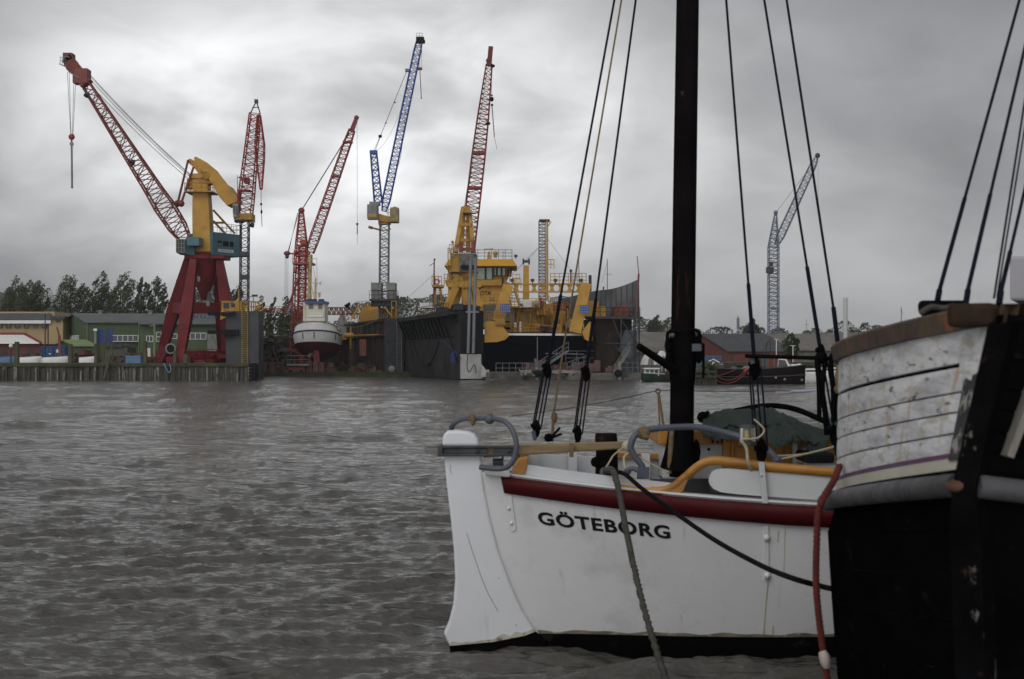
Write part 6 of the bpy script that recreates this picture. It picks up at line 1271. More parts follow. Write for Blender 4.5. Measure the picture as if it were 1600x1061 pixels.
def barge():
    Y = 127; x0 = P(1119, 0, Y).x; x1 = P(1258, 0, Y).x; t = thing("barge", V((x0 + x1) / 2, Y, 0), "long black barge with orange fenders and a white cabin moored on the far side", "barge")
    rows = []; n = 18
    for i in range(n + 1):
        s = i / n; x = x0 + (x1 - x0) * s; k = 1 - max((s - .72) / .28, 0) ** 2.2 * .95; k *= 1 - max(.08 - s, 0) * 6; sh = 1.35 + .75 * max(s - .35, 0) ** 1.6
        rows.append([V(x + (.5 * (1 if z > 1 else -.3 if z <= 0 else 0) * max(s - .8, 0)), Y + w * 2.0 * k, z if z <= 0 else z * sh) for w, z in ((-.9, -.5), (-.98, 0), (-1.0, .5), (-1.02, 1), (1.02, 1), (1, .5), (.98, 0), (.9, -.5))])
    mb = MB(); mb.grid(rows); mb.add(rows[-1], [tuple(range(8))]); mb.add(rows[0], [tuple(range(7, -1, -1))]); mb.build("hull", M("barge_black", (.010, .007, .007), .8, spec=0, var=.4, vs=.8, spots=[((.05, .025, .02), .9, .62, .8)]), t)
    mb = MB(); mb.tube([r_[3] + Z * .02 for r_ in rows], .06, 6); mb.tube([r_[2] + V(0, -.02, 0) for r_ in rows], .05, 5); mb.build("rubbing_strake", m_dgrey, t)
    mb = MB()
    for px, py in ((1212, 590), (1226, 593), (1239, 594), (1253, 594)): mb.sphere(P(px, py, Y - 1.98 + max(px - 1226, 0) * .035), .13, 8)
    mb.build("rivet_plate", m_conc, t)
    mb = MB(); mb.pbox(1189, 556, 1215, 576, Y - .6, 1.6); cb = mb.build("deckhouse", m_clut, t)
    mb = MB(); mb.pbox(1190, 559, 1199, 573, Y - .65, .08); mb.pbox(1206, 561, 1212, 572, Y - .65, .08); mb.build("window", m_glass, cb)
    mb = MB(); mb.ppoly([(1214, 575), (1236, 574), (1229, 561), (1216, 560)], Y - .5, 1.5); mb.pbox(1237, 569, 1250, 575, Y - .4, 1); mb.ppoly([(1249, 575), (1256, 574), (1251, 568), (1249, 569)], Y - .4, 1); cb = mb.build("cabin", m_wht, t, bevel=.03)
    mb = MB(); mb.ppoly([(1216, 573), (1231, 572.5), (1227, 563), (1217, 562)], Y - .54, .06); mb.build("window", m_glass, cb)
    mb = MB(); mb.pbox(1192, 575, 1216, 580, Y - 1.6, .5); mb.rod(P(1200, 578, Y - 1.5), P(1200, 556, Y - 1.5), .05, 5); mb.rod(P(1210, 578, Y - 1.5), P(1210, 560, Y - 1.5), .05, 5); mb.build("winch", m_ored, t)
    mb = MB()
    for px, py in ((1164, 580), (1170, 583), (1167, 577)): mb.sphere(P(px, py, Y - 2.1), .15, 8)
    mb.build("fender", m_ored, t)
    mb = MB(); mb.bar(P(1147, 573, Y - 1), P(1147, 579, Y - 1), .4); mb.ppoly([(1160, 578), (1184, 578), (1181, 571), (1168, 572)], Y - 1.2, 1.5); mb.build("hatch", m_conc, t)
    mb = MB(); mb.bar(P(1195, 575, Y), P(1199, 534, Y), .09); mb.bar(P(1206, 574, Y), P(1203, 530, Y), .09); mb.bar(P(1198, 536, Y), P(1204, 534, Y), .08); mb.rod(P(1199, 534, Y), P(1191, 552, Y), .03, 4); mb.build("gallows", m_dgrey, t)
    for (a, b, s, lb) in (((1120, 588), (1150, 577), .05, "straight orange line from the pile stub to the barge rail"), ((1118, 586), (1164, 580), 1.0, "upper slack orange rope from the pile stub to the barge fenders"), ((1119, 594), (1165, 583), .9, "lower slack orange rope from the pile stub to the barge fenders")):
        mb = MB(); mb.tube(sag(P(*a, 123.4), P(*b, Y - 2.4), s * .6, 12), .04, 5); tag(mb.build("mooring_rope", M("orange_rope", (.15, .035, .02), .8), org=P(*a, 123.4)), lb, "rope")
barge()
def yachts():
    for x, yy, L_, lb in ((1272, 134, 3.6, "white motor yacht with dark windows just past the black barge's stem"), (1292, 150, 4.5, "second white motor yacht half hidden by the dark deadeyes")):
        c = P(x, 0, yy); c.z = 0; t, u, n = simple_boat("motor_yacht", lb, "yacht", c, L_, 1.6, .85, R(170), m_wht, m_wht)
        mb = MB(); p = c + Z * .85; mb.box(p + Z * .25, (L_ * .5, 1.1, .5), top=.8); cb = mb.build("cabin", m_wht, t, bevel=.05)
        mb = MB(); mb.box(p + V(0, 0, .28), (L_ * .47, 1.08, .18), top=.92); mb.build("window", m_glass, cb)
yachts()
# ------------------------------------------------------------------ the white boat (stern to the left, bow to the right)
YAW = R(5.0); WE = Vector((math.cos(YAW), math.sin(YAW), 0)); WN = Vector((math.sin(YAW), -math.cos(YAW), 0)); WS = Vector((0.0, 11.45, 0))
WL = 9.0; ZK = -0.6
def wsheer(x): return 1.40 - 0.13 * x + 0.02 * x * x
def whb(x):
    return 1.3 * (1 - (1 - min(x, 4) / 4) ** 2.2) if x < 4 else 1.3 * max(1 - ((x - 4) / 5) ** 2.4, 0)
def wx0(z): return -0.30 + 0.40 * max((1.4 - z) / 1.32, 0) ** 1.15
def hull(x, z, side=1, off=0.0):
    t = max((z - ZK) / (wsheer(x) - ZK), 0); p = .27 + .75 * math.exp(-x / .75) + .5 * max(x - 6.5, 0) / 2.5
    b = max(whb(x) * t ** p, .04); xl = x + wx0(z) * max(0, 1 - x / 2.5) - .5 * max(x - 7, 0) / 2 * (1 - t)
    return WS + WE * xl + WN * (side * (b + off)) + Z * z
def proj(p): return 800 + p.x / p.y * F, HY + (H - p.z) / p.y * F
def hull_at(px, py):
    x, z = max((px - 800) / F * 10.9, .05), 1.0
    for _ in range(30):
        u, v = proj(hull(x, z)); u1, v1 = proj(hull(x + .01, z)); u2, v2 = proj(hull(x, z + .01))
        a, b, c, d = (u1 - u) / .01, (u2 - u) / .01, (v1 - v) / .01, (v2 - v) / .01; det = a * d - b * c
        x += ((px - u) * d - b * (py - v)) / det; z += (a * (py - v) - c * (px - u)) / det; x = min(max(x, .01), 8.5); z = min(max(z, -.5), 1.9)
    return x, z
def near(px, py, off=0.0):
    """point over the near gunwale seen at a given place"""
    x, z = max((px - 800) / F * 10.9, .05), 0
    for _ in range(20):
        u = proj(hull(x, wsheer(x)))[0]; u1 = proj(hull(x + .01, wsheer(x + .01)))[0]; x = min(max(x + (px - u) * .01 / (u1 - u), .02), 8.5)
    return P(px, py, hull(x, wsheer(x), 1, -off).y)
m_hullw = M("boat_white_gloss", (.62, .62, .63), .32, var=.05, vs=1.2, spots=[((.42, .36, .22), 2.5, .62, .80, (5, 5, .12)), ((.4, .4, .4), 1.2, .58, .8)], bump=.004, bs=3, spec=.5)
m_rudw = M("rudder_white", (.64, .65, .68), .4, var=.05, vs=1.0, spots=[((.40, .41, .43), 3.0, .60, .75, (2, 2, .25)), ((.12, .12, .12), 9.0, .70, .74, (1, 1, .2))], bump=.004, bs=4)
m_boot = M("boot_top_black", (.004, .004, .004), .8, spec=0, var=.3, spots=[((.03, .03, .02), 4, .6, .75)])
m_redb = M("sheer_red", (.06, .004, .006), .55, spec=.15, var=.12, vs=2, spots=[((.06, .01, .01), 3, .6, .8)])
m_wood = M("varnished_wood", (.36, .165, .03), .4, var=.35, vs=2.5, stretch=(.5, 4, 4), spots=[((.14, .06, .015), 6, .58, .75, (.6, 3, 3))], bump=.002, bs=30, bstretch=(.3, 3, 3))
m_woodp = M("weathered_wood", (.23, .165, .085), .75, var=.3, vs=3, stretch=(.4, 5, 5), spots=[((.12, .1, .08), 5, .55, .75, (.4, 4, 4))], bump=.004, bs=20, bstretch=(.2, 4, 4))
m_gpipe = M("grey_painted_pipe", (.075, .082, .105), .5, var=.25, vs=4)
m_gpw = M("pale_deck_paint", (.5, .51, .52), .5, var=.06, vs=1.5)
m_tar = M("tarred_mast", (.006, .005, .0055), .8, spec=0, var=.5, vs=2, spots=[((.10, .04, .015), 1.6, .62, .74, (4, 4, .4)), ((.06, .05, .04), 6, .66, .75)], bump=.006, bs=6, bstretch=(2, 2, .3))
m_deadeye = M("tarred_wood", (.005, .005, .0055), .8, spec=0, var=.4, vs=8)
m_wire = M("served_wire", (.008, .008, .016), .75, spec=.05, var=.3, vs=6)
m_ropeb = M("brown_hemp", (.16, .11, .06), .9, var=.3, vs=14, bump=.003, bs=120)
m_ropeg = M("grey_rope", (.055, .05, .043), .95, var=.35, vs=16, bump=.008, bs=70, bstretch=(1, 1, .5))
m_ropep = M("pale_cord", (.42, .36, .25), .9, var=.2, vs=20)
m_canvas = M("green_canvas", (.017, .027, .023), .8, var=.35, vs=2, bump=.06, bs=4)
m_iron = M("tiller_iron", (.05, .055, .06), .55, metal=.2, var=.35, vs=7, spots=[((.2, .2, .2), 14, .64, .72)])
def white_boat():
    t = thing("sailing_boat", WS + WE * 4.5, "white wooden sailing boat with red sheer band, outboard rudder and GÖTEBORG on its stern", "sailing boat")
    xs = [0, .03, .08, .15, .25, .4, .6, .8, 1.0, 1.3, 1.6, 2, 2.4, 2.8, 3.3, 4, 4.8, 5.6, 6.4, 7.2, 7.8, 8.4, 8.8, 9.0]
    def zb(x): return .085 + .045 * min(x, 4)
    mb = MB()
    for s in (1, -1):
        rows = []
        for x in xs: rows.append([hull(x, zb(x) + (wsheer(x) - zb(x)) * k / 12, s) for k in range(13)][::s])
        mb.grid(rows)
    mb.build("hull", m_hullw, t)
    mb = MB()
    for s in (1, -1): mb.grid([[hull(x, ZK + .02 + (zb(x) - ZK - .02) * k / 6, s) for k in range(7)][::s] for x in xs])
    mb.build("boot_top", m_boot, t)
    mb = MB()
    for s in (1, -1): mb.grid([[hull(x, zb(x) - .002, s, .003), hull(x, zb(x) + .022 + .012 * math.sin(x * 17) * math.sin(x * 5.3), s, .003)][::s] for x in [.12 + .06 * k for k in range(70)]])
    mb.build("waterline_grime", M("waterline_grime", (.16, .15, .10), .8, var=.4, vs=6, spots=[((.4, .39, .34), 8, .5, .62)]), t)
    # red sheer band, proud of the planking, on both sides
    mb = MB(); bx = [.17] + [x for x in xs if .2 < x < 8.9]
    for s in (1, -1):
        o, i = .035, -.01; rows = []
        for x in bx:
            zt, zl = wsheer(x) - .012, wsheer(x) - .148 - .008 * min(x, 2)
            rows.append([hull(x, zt, s, i), hull(x, zt, s, o), hull(x, (zt + zl) / 2, s, o + .006), hull(x, zl, s, o), hull(x, zl, s, i)][::s])
        mb.grid(rows); mb.add(rows[0], [(0, 1, 2, 3, 4)])
    mb.build("sheer_band", m_redb, t)
    mb = MB()
    for s in (1, -1):
        rows = [[hull(x, wsheer(x) + .004, s, .03), hull(x, wsheer(x) + .018, s, .02), hull(x, wsheer(x) + .018, s, -.10), hull(x, wsheer(x) + .004, s, -.10)][::s] for x in bx]; mb.grid(rows, False)
    mb.build("covering_board", m_gpw, t)
    mb = MB(); mb.grid([[hull(x, wsheer(x) - .12, 1, -.02), hull(x, wsheer(x) - .09, 1, -.4 * whb(x)), hull(x, wsheer(x) - .09, -1, -.4 * whb(x)), hull(x, wsheer(x) - .12, -1, -.02)] for x in xs]); mb.build("deck", m_gpw, t)
    # toe rail near side aft, bulwark on the far side with timber heads
    mb = MB(); ax = [.30, .5, .7, .9, 1.1, 1.3]
    mb.grid([[hull(x, wsheer(x) + .015, 1, -.05), hull(x, wsheer(x) + .11 - .02 * x, 1, -.06), hull(x, wsheer(x) + .11 - .02 * x, 1, -.09), hull(x, wsheer(x) + .015, 1, -.09)] for x in ax], False)
    mb.add([hull(.30, wsheer(.3) + a, 1, -b) for a, b in ((.015, .05), (.10, .06), (.10, .09), (.015, .09))], [(0, 1, 2, 3)])
    fx = [.35, .6, .9, 1.2, 1.6, 2, 2.6, 3.2, 4, 5, 6, 7]
    mb.grid([[hull(x, wsheer(x) - .12, -1, -.05), hull(x, wsheer(x) + .17, -1, -.05), hull(x, wsheer(x) + .17, -1, -.01), hull(x, wsheer(x) - .02, -1, -.01)] for x in fx], False)
    for x in (.42, .72, 1.02, 1.32, 1.9, 2.4): a = hull(x, wsheer(x) - .1, -1, -.1); mb.bar(a, a + Z * .32, .09, .07)
    mb.build("bulwark", m_gpw, t)
    mb = MB(); mb.grid([[hull(x, wsheer(x) + .172, -1, -.09), hull(x, wsheer(x) + .215, -1, -.09), hull(x, wsheer(x) + .215, -1, .03), hull(x, wsheer(x) + .172, -1, .03)] for x in [1.0, 1.3, 1.6, 2, 2.6, 3.2, 4, 5, 6, 7]], False); mb.add([hull(1.0, wsheer(1) + a, -1, b) for a, b in ((.172, -.09), (.215, -.09), (.215, .03), (.172, .03))], [(0, 1, 2, 3)]); mb.build("far_cap_rail", m_wood, t)
    # rail cap on the near side, swept up amidships, over a round ended wash board
    pts = smooth_path([near(*a, .05) for a in ((968, 761), (1000, 765), (1032, 766), (1052, 760), (1072, 744), (1092, 727), (1112, 719), (1150, 722), (1200, 728), (1255, 733), (1310, 738), (1400, 746), (1600, 752))], 5)
    mb = MB(); n = len(pts); rows = []
    for k, p in enumerate(pts):
        f = k / (n - 1); h_ = .026 if f < .12 else .036; dr = (pts[min(k + 1, n - 1)] - pts[max(k - 1, 0)]).normalized(); s_ = dr.cross(Z).normalized(); u_ = s_.cross(dr)
        rows.append([p + s_ * .045 + u_ * h_ * .8, p + s_ * .055, p + s_ * .045 - u_ * h_, p - s_ * .045 - u_ * h_, p - s_ * .055, p - s_ * .045 + u_ * h_ * .8])
    mb.grid(rows, True, True); mb.add(rows[0], [tuple(range(6))])
    k0 = [near(*a, .0) for a in ((1043, 765), (1075, 748), (1067, 768), (1060, 772), (1045, 771))]; mb.prism(k0, V(0, .06, 0)); mb.build("near_cap_rail", m_wood, t)
    bpt = [(1108, 752), (1109.5, 743), (1114, 736), (1122, 732.5), (1140, 732), (1200, 737), (1260, 742), (1330, 747), (1330, 783), (1260, 780), (1200, 776), (1150, 772), (1126, 769), (1115, 764), (1110, 758)]
    mb = MB(); top = [near(*a, .02) for a in bpt[3:8]]; bot = [near(*a, .02) for a in bpt[8:13]][::-1]; mb.grid([[a, b] for a, b in zip(top, bot)], False); f_ = [near(*a, .02) for a in bpt[12:] + bpt[:4]]
    mb.add(f_, [tuple(range(len(f_)))]); pr = [near(*a, .02) for a in bpt]; mb.grid([[p, p + V(0, .04, 0)] for p in pr + pr[:1]], False); mb.build("wash_board", m_gpw, t)
    # rudder, its head, tiller
    yr = 11.37; mb = MB()
    mb.ppoly([(692.5, 697), (752, 697), (752, 722), (757, 764), (766, 812), (779, 862), (797, 912), (816, 955), (836, 987), (820, 993), (800, 997), (770, 1003), (735, 1006), (702, 1009), (693, 991), (701, 972), (708, 945), (711, 905), (709, 860), (704, 810), (698, 760), (694, 715)], yr, .13); rud = mb.build("rudder", m_rudw, t, bevel=.02)
    mb = MB(); mb.ppoly([(691, 697), (691.5, 684), (694, 677), (700, 673.5), (716, 673), (733, 675), (742, 679), (747, 687), (749, 697)], yr - .015, .17); mb.build("rudder_head", m_rudw, rud, bevel=.02)
    mb = MB(); mb.ppoly([(702, 1009.3), (735, 1006.3), (770, 1003.3), (800, 997.3), (820, 993.3), (836, 987.3), (850, 1000), (860, 1100), (715, 1100), (706, 1040)], yr + .005, .12); mb.build("rudder_foot", m_boot, rud, bevel=.01)
    mb = MB(); a, b = P(812, 705.5, yr + .02), P(983, 695, yr + .06); mb.bar(a - V(.3, 0, 0), b, .085, .098, .05, .055, up=(0, 0, 1)); til = mb.build("tiller", m_woodp, t, bevel=.012)
    mb = MB(); mb.pbox(686, 696.5, 812, 700.5, yr - .06, .02); mb.pbox(686, 709, 812, 713, yr - .06, .02); mb.pbox(684, 696.5, 692, 713, yr - .062, .26); mb.pbox(692, 700.5, 762, 709, yr - .045, .02); mb.pbox(686, 696.5, 812, 713, yr + .16, .03); mb.pbox(770, 699, 806, 711, yr - .05, .2)
    mb.build("tiller_strap", m_iron, til, bevel=.006)
    mb = MB()
    for x in (745, 795, 805): mb.sphere(P(x, 705, yr - .065), .013, 8)
    mb.build("bolt", m_iron, til)
    mb = MB(); c = P(893, 703, yr + .03); mb.box(c, (.03, .115, .11)); mb.build("rope_lashing", m_ropeb, til)
    # gudgeon straps with bolts, hull fittings on the planking
    def patch(pp, off, name, mat, parent=t):
        q = [hull_at(*a) for a in pp]; mb = MB(); o = [hull(x, z, 1, off) for x, z in q]; i = [hull(x, z, 1, -.005) for x, z in q]; n = len(q); mb.add(o, [tuple(range(n))]); mb.grid([[o[k % n], i[k % n]] for k in range(n + 1)], False); return mb.build(name, mat, parent)
    st = patch([(789, 755), (797, 755), (801, 790), (806, 826), (803, 829.5), (799, 829.5), (796, 826), (792, 790)], .012, "gudgeon_strap", m_hullw)
    mb = MB()
    for a in ((795, 794), (799, 817)): mb.sphere(hull(*hull_at(*a), 1, .014), .016, 10)
    mb.build("bolt", m_hullw, st)
    ch = patch([(1193, 822), (1200, 822), (1201, 906), (1194, 906)], .012, "chain_plate", m_hullw)
    mb = MB()
    for a in ((1197, 840), (1198, 899)): mb.sphere(hull(*hull_at(*a), 1, .015), .026, 10)
    mb.build("bolt", m_hullw, ch)
    mb = MB(); mb.bar(near(1191, 722, -.01), near(1197, 786, -.01), .055, .02); mb.bar(near(1187, 722, -.015), near(1193, 786, -.015), .018, .02); mb.sphere(near(1190, 742, -.03), .012, 8); mb.build("shroud_strap", m_gpw, t)
    sr = M("rust_streak", (.40, .36, .26), .5, var=.15, vs=6)
    for pp in (((1199, 908), (1201, 908), (1194, 990), (1191.5, 990)), ((1215, 830), (1217.5, 830), (1209, 992), (1206, 992)), ((1226, 826), (1227.5, 826), (1225, 900), (1223.8, 900))): patch(pp, .0025, "rust_streak", sr)
    mb = MB()
    for ln in (((729, 832), (737, 858), (752, 902)), ((752, 902), (762, 926), (778, 955)), ((704, 727), (703, 734), (706, 741)), ((779, 902), (779.6, 905)), ((806, 975), (807.5, 979))): mb.tube([P(x, y, yr - .001) for x, y in ln], .0018, 5)
    mb.build("crack", m_gpipe, rud)
    mb = MB(); mb.ppoly([(702, 1009.2), (735, 1006.2), (770, 1003.2), (800, 997.2), (820, 993.2), (836, 987.2), (832, 983), (818, 989), (806, 987), (797, 993.5), (786, 990), (772, 999), (752, 1000.5), (738, 1003.5), (720, 1004.5), (706, 1002)], yr - .004, .02); mb.build("chipped_edge", M("chipped_edge_paint", (.42, .40, .33), .8, var=.3, vs=9, spots=[((.10, .08, .05), 12, .56, .62)]), rud)
    # name on the planking
    vs, fs = text_mesh("GÖTEBORG", .034, 1.10); A_, B_ = hull_at(843, 819.5), hull_at(1048, 842.5); hgt = .128; o = []
    for u, v in vs:
        x = A_[0] + (B_[0] - A_[0]) * u; z = A_[1] + (B_[1] - A_[1]) * u + hgt * v; o.append(hull(x, z, 1, .004))
    mb = MB(); mb.add(o, fs); mb.build("lettering", m_blk, t)
    # stern block, quarter knee
    mb = MB(); mb.hexa([P(757, 742, 11.30), P(797, 746, 11.22), P(797, 746, 11.75), P(757, 742, 11.65), P(757, 731, 11.30), P(797, 736, 11.22), P(797, 736, 11.75), P(757, 731, 11.65)]); mb.build("stern_block", m_hullw, t, bevel=.012)
    mb = MB(); mb.ppoly([(800, 742), (803, 727), (811, 715), (826, 713), (823, 733), (817, 744)], 11.25, .35); mb.build("quarter_knee", m_wood, t, bevel=.012)
    mb = MB(); mb.tube(smooth_path([P(704, 690, 11.62), P(704, 674, 11.6), P(709, 662, 11.55), P(722, 655, 11.5), P(745, 653.5, 11.4), P(778, 655, 11.25), P(794, 663, 11.18), P(804, 680, 11.14), P(807, 700, 11.13), P(802, 719, 11.14), P(792, 730, 11.16), P(775, 732.5, 11.2), P(750, 730, 11.26)], 6), .021, 10); hp = mb.build("stern_rail", m_gpipe, t)
    mb = MB(); mb.sphere(P(739, 653.5, 11.42), .036, 10, (1, .9, 1)); mb.tube([P(736, 648, 11.4), P(741, 657, 11.37), P(738, 662, 11.4)], .02, 6); mb.build("rope_knot", m_ropeb, hp)
    mb = MB(); mb.sphere(P(765, 655, 11.3), .042, 10); mb.rod(P(765, 652, 11.3), P(765, 646, 11.3), .02, 6); mb.build("pipe_collar", m_gpipe, hp)
    mb = MB(); mb.rod(P(770, 722, 11.5), P(784, 722, 11.5), .03, 8); mb.rod(P(784, 722, 11.5), P(787, 722, 11.5), .05, 10); mb.build("stern_fitting", m_gpipe, t)
    # mast with its band and iron work
    mb = MB(); mb.tube([P(1064.5, 745, 11.7), P(1066, 600, 11.7), P(1070, 300, 11.72), P(1074.5, 0, 11.74), P(1083, -680, 11.78)], [.10, .099, .097, .093, .06], 20); ms = mb.build("mast", m_tar, t)
    mb = MB(); mb.tube([P(1066, 595, 11.7), P(1066.5, 560, 11.7), P(1067, 530, 11.7), P(1067, 518, 11.7)], [.102, .116, .112, .10], 18)
    for x, y in ((1044, 540), (1045, 560), (1091, 535), (1092, 556)): mb.sphere(P(x, y, 11.62), .045, 8, (.7, .7, 1.5))
    mb.tube(smooth_path([P(1045, 545, 11.6), P(1043, 522, 11.6), P(1052, 516, 11.6), P(1060, 518, 11.6)], 4), .016, 6); mb.tube(smooth_path([P(1090, 545, 11.6), P(1094, 526, 11.6), P(1088, 516, 11.6), P(1076, 517, 11.6)], 4), .016, 6); mb.rod(P(1099, 536, 11.6), P(1099, 590, 11.6), .012, 6); mb.build("mast_band", m_deadeye, ms)
    mb = MB(); mb.box(P(1088, 543, 11.58), (.07, .05, .06)); mb.sphere(P(1051, 524, 11.57), .02, 8); mb.build("mast_fitting", m_gpipe, ms)
    mb = MB(); mb.tube([P(1060, 735, 11.65), P(1062, 700, 11.66), P(1063, 672, 11.68)], [.155, .115, .10], 14); mb.sphere(P(1088, 706, 11.72), .06, 8, (.6, 1, 1.8)); mb.build("mast_boot", m_deadeye, ms)
    mb = MB(); mb.tube([P(1046, 740, 11.55), P(1048, 700, 11.57), P(1050, 665, 11.6)], .022, 7); mb.build("halyard_coil", m_ropeb, ms)
    mb = MB(); mb.rod(P(998, 541, 11.35), P(1054, 578, 11.6), .028, 10, .034); mb.build("gaff_strut", m_tar, ms)
    # shrouds with deadeyes
    head = lambda px=1080, y=-650: P(px, y, 11.77)
    def shroud(low, yu, yl, top, r=.0095, blk=.042):
        """low = (px, py, Y) of the chain plate end; yu / yl rows of upper and lower deadeye"""
        a = P(*low); d = (top - a); pu = a + d * ((P(0, yu, low[2]).z - a.z) / d.z); pl = a + d * ((P(0, yl, low[2]).z - a.z) / d.z); nn = d.normalized(); s_ = nn.cross(V(0, 1, 0)).normalized()
        mb = MB(); mb.rod(pu, top, r, 8); mb.rod(pu, pu + d * .09, r * 1.6, 8); sh = mb.build("shroud", m_wire, t)
        for p in (pu, pl): mb = MB(); mb.sphere(p, blk, 12, (.8, .6, 1.9)); mb.sphere(p + V(-.03, -.03, .03), blk * .55, 8); mb.build("deadeye", m_deadeye, sh)
        mb = MB()
        for k in (-1, -.2, .6, 1): mb.rod(pl + s_ * (k * blk * .85) + V(0, .02 * k, 0), pu + s_ * (k * blk * .85), .0075, 6)
        mb.build("lanyard", m_wire, sh)
        mb = MB(); mb.rod(pl, a, .015, 7); mb.build("chain_iron", m_deadeye, sh); return sh
    s1 = shroud((835, 688, 12.30), 577, 670, head(1078)); s3 = shroud((901, 693, 12.42), 583, 678, head(1080))
    s4 = shroud((1191, 722, 10.72), 575, 705, head(1084), blk=.052); s5 = shroud((1316, 760, 10.5), 553, 680, head(1090), blk=.042)
    for sh, (x, y, Y) in ((s1, (840, 566, 12.2)), (s1, (836, 679, 12.2)), (s3, (901, 571, 12.3)), (s4, (1176, 560, 10.65))): mb = MB(); mb.tube([P(x - 3, y - 6, Y), P(x, y + 8, Y)], .02, 6); mb.build("seizing", m_gpipe, sh)
    mb = MB(); mb.rod(P(1308, 520, 10.55), P(1226, -20, 11.3), .010, 7); mb.rod(P(1310, 545, 10.55), P(1302, 480, 10.6), .018, 7); mb.build("shroud", m_wire, t)
    mb = MB(); mb.tube([P(862, 690, 12.35), P(866, 640, 12.35), P(880, 545, 12.3), P(1078, -640, 11.8)], [.016, .010, .008, .007], 7); mb.sphere(P(866, 652, 12.35), .035, 8, (.8, .8, 1.6)); mb.build("backstay", m_ropeb, t)
    mb = MB(); mb.tube([P(858, 688, 12.3), P(866, 678, 12.3), P(875, 668, 12.3)], .012, 6); mb.tube([P(864, 683, 12.3), P(878, 678, 12.3)], .012, 6); mb.sphere(P(857, 684, 12.3), .04, 8); mb.build("cleat", m_deadeye, t)
    # rack of hanging lines by the far forward shrouds
    mb = MB(); mb.rod(P(1164, 556, 10.62), P(1325, 561, 10.55), .015, 8); mb.build("pin_rail", m_deadeye, t)
    for k, (x, yb) in enumerate(((1283, 650), (1305, 655))):
        mb = MB(); mb.tube(smooth_path([P(x - 3, yb + 5, 10.5), P(x - 4, 600, 10.5), P(x - 7, 560, 10.5), P(x, 554, 10.5), P(x + 6, 560, 10.5), P(x + 2, 610, 10.5), P(x + 6, yb, 10.5), P(x + 8, yb + 30, 10.5)], 5), .018, 7); mb.sphere(P(x, 558, 10.5), .045, 8); mb.build("hanging_line", m_deadeye, t)
    mb = MB(); mb.tube(smooth_path([P(1303, 548, 10.45), P(1312, 560, 10.4), P(1309, 590, 10.4), P(1312, 610, 10.42), P(1322, 640, 10.45)], 5), .022, 6); mb.sphere(P(1308, 545, 10.45), .05, 8); mb.sphere(P(1311, 608, 10.42), .04, 8); mb.build("brown_line", m_ropeb, t)
    # deckhouse
    mb = MB(); mb.pbox(1036, 690, 1132, 748, 11.95, .7); dh = mb.build("deckhouse", m_gpw, t, bevel=.01)
    mb = MB(); mb.pbox(1029, 673, 1128, 695, 11.9, .8); mb.build("wood_trim", m_wood, dh, bevel=.012)
    mb = MB(); mb.pbox(1112, 680, 1115, 693, 11.89, .02); mb.pbox(1120, 681, 1123, 693, 11.89, .02); mb.build("slot", m_blk, dh)
    mb = MB(); mb.sphere(P(1107.5, 702, 11.95), .014, 8, (1, .3, 1)); mb.build("vent_hole", m_blk, dh)
    mb = MB(); mb.pbox(1131, 683, 1240, 745, 11.85, .8); mb.build("cabin_front", m_wood, dh, bevel=.008)
    for x0, x1 in ((1134, 1141), (1143, 1147), (1152, 1166), (1212, 1224), (1228, 1233)): mb = MB(); mb.pbox(x0, 690 if x1 - x0 < 10 else 698, x1, 732, 11.835, .02); mb.build("panel", m_wood, dh, bevel=.004)
    mb = MB(); mb.pbox(1126, 679, 1242, 684, 11.8, .9); mb.build("cornice", M("dark_mahogany", (.08, .025, .012), .4), dh)
    mb = MB(); mb.pbox(1255, 684, 1330, 712, 11.9, .5); mb.build("coaming", m_wood, dh); mb = MB(); mb.pbox(1258, 708, 1305, 724, 11.3, .4); mb.build("deck_box", m_blk, dh, bevel=.02)
    mb = MB(); mb.pbox(1240, 694, 1246, 728, 11.8, .08); mb.pbox(1256, 700, 1260, 728, 11.8, .08); mb.build("stanchion", m_gpw, dh)
    # canvas cover over the boom
    rnd = random.Random(15); rows = []; n = 70
    for k in range(n + 1):
        f = k / n; px = 1098 + 200 * f; yt = 656 - 17 * math.sin(PI * min(f * 1.25, 1)) ** .7 + 26 * max(f - .55, 0) ** 1.1 * 1.6; yb = 682 + 10 * f + 3 * math.sin(f * 23) + (20 * max(0, 1 - abs(f - .86) / .1)); row = []
        for j in range(25):
            a = PI * j / 24; c = P(px, yb + (yt - yb) * math.sin(a) ** .8, 11.85 - .38 * math.cos(a)); q_ = Vector((c.x * 2.2, c.y * 3, c.z * 7)); nz = .05 * mnoise.noise(q_ * 1.6) - .045 * abs(mnoise.noise(q_ * 3.3)); c = c + V(0, nz, nz * .8); wv = .007 * math.sin(f * 52 + j * .9) + .014 * math.sin(f * 19 - j * 1.3) + .010 * math.sin(f * 33 + j * 2.1); row.append(c + V(0, wv, wv))
        rows.append(row)
    mb = MB(); mb.grid(rows); mb.add(rows[0], [tuple(range(25))]); mb.add(rows[-1], [tuple(range(24, -1, -1))]); cv = mb.build("canvas_cover", m_canvas, t)
    mb = MB(); mb.tube(smooth_path([P(1100, 656, 11.7), P(1150, 642, 11.9), P(1200, 634, 12.1), P(1245, 640, 12.1), P(1300, 664, 12.0)], 6), .024, 8); mb.build("boom", m_deadeye, cv)
    mb = MB(); mb.sphere(P(1098, 652, 11.75), .05, 8); mb.tube([P(1092, 652, 11.7), P(1100, 648, 11.7), P(1108, 644, 11.7)], .02, 6); mb.build("lashing", m_deadeye, cv)
    mb = MB(); 
    for k in range(9): mb.sphere(P(1288 + rnd.uniform(0, 36), 664 + rnd.uniform(-6, 14), 11.6 + rnd.random() * .2), rnd.uniform(.04, .08), 8, (1, 1, .8))
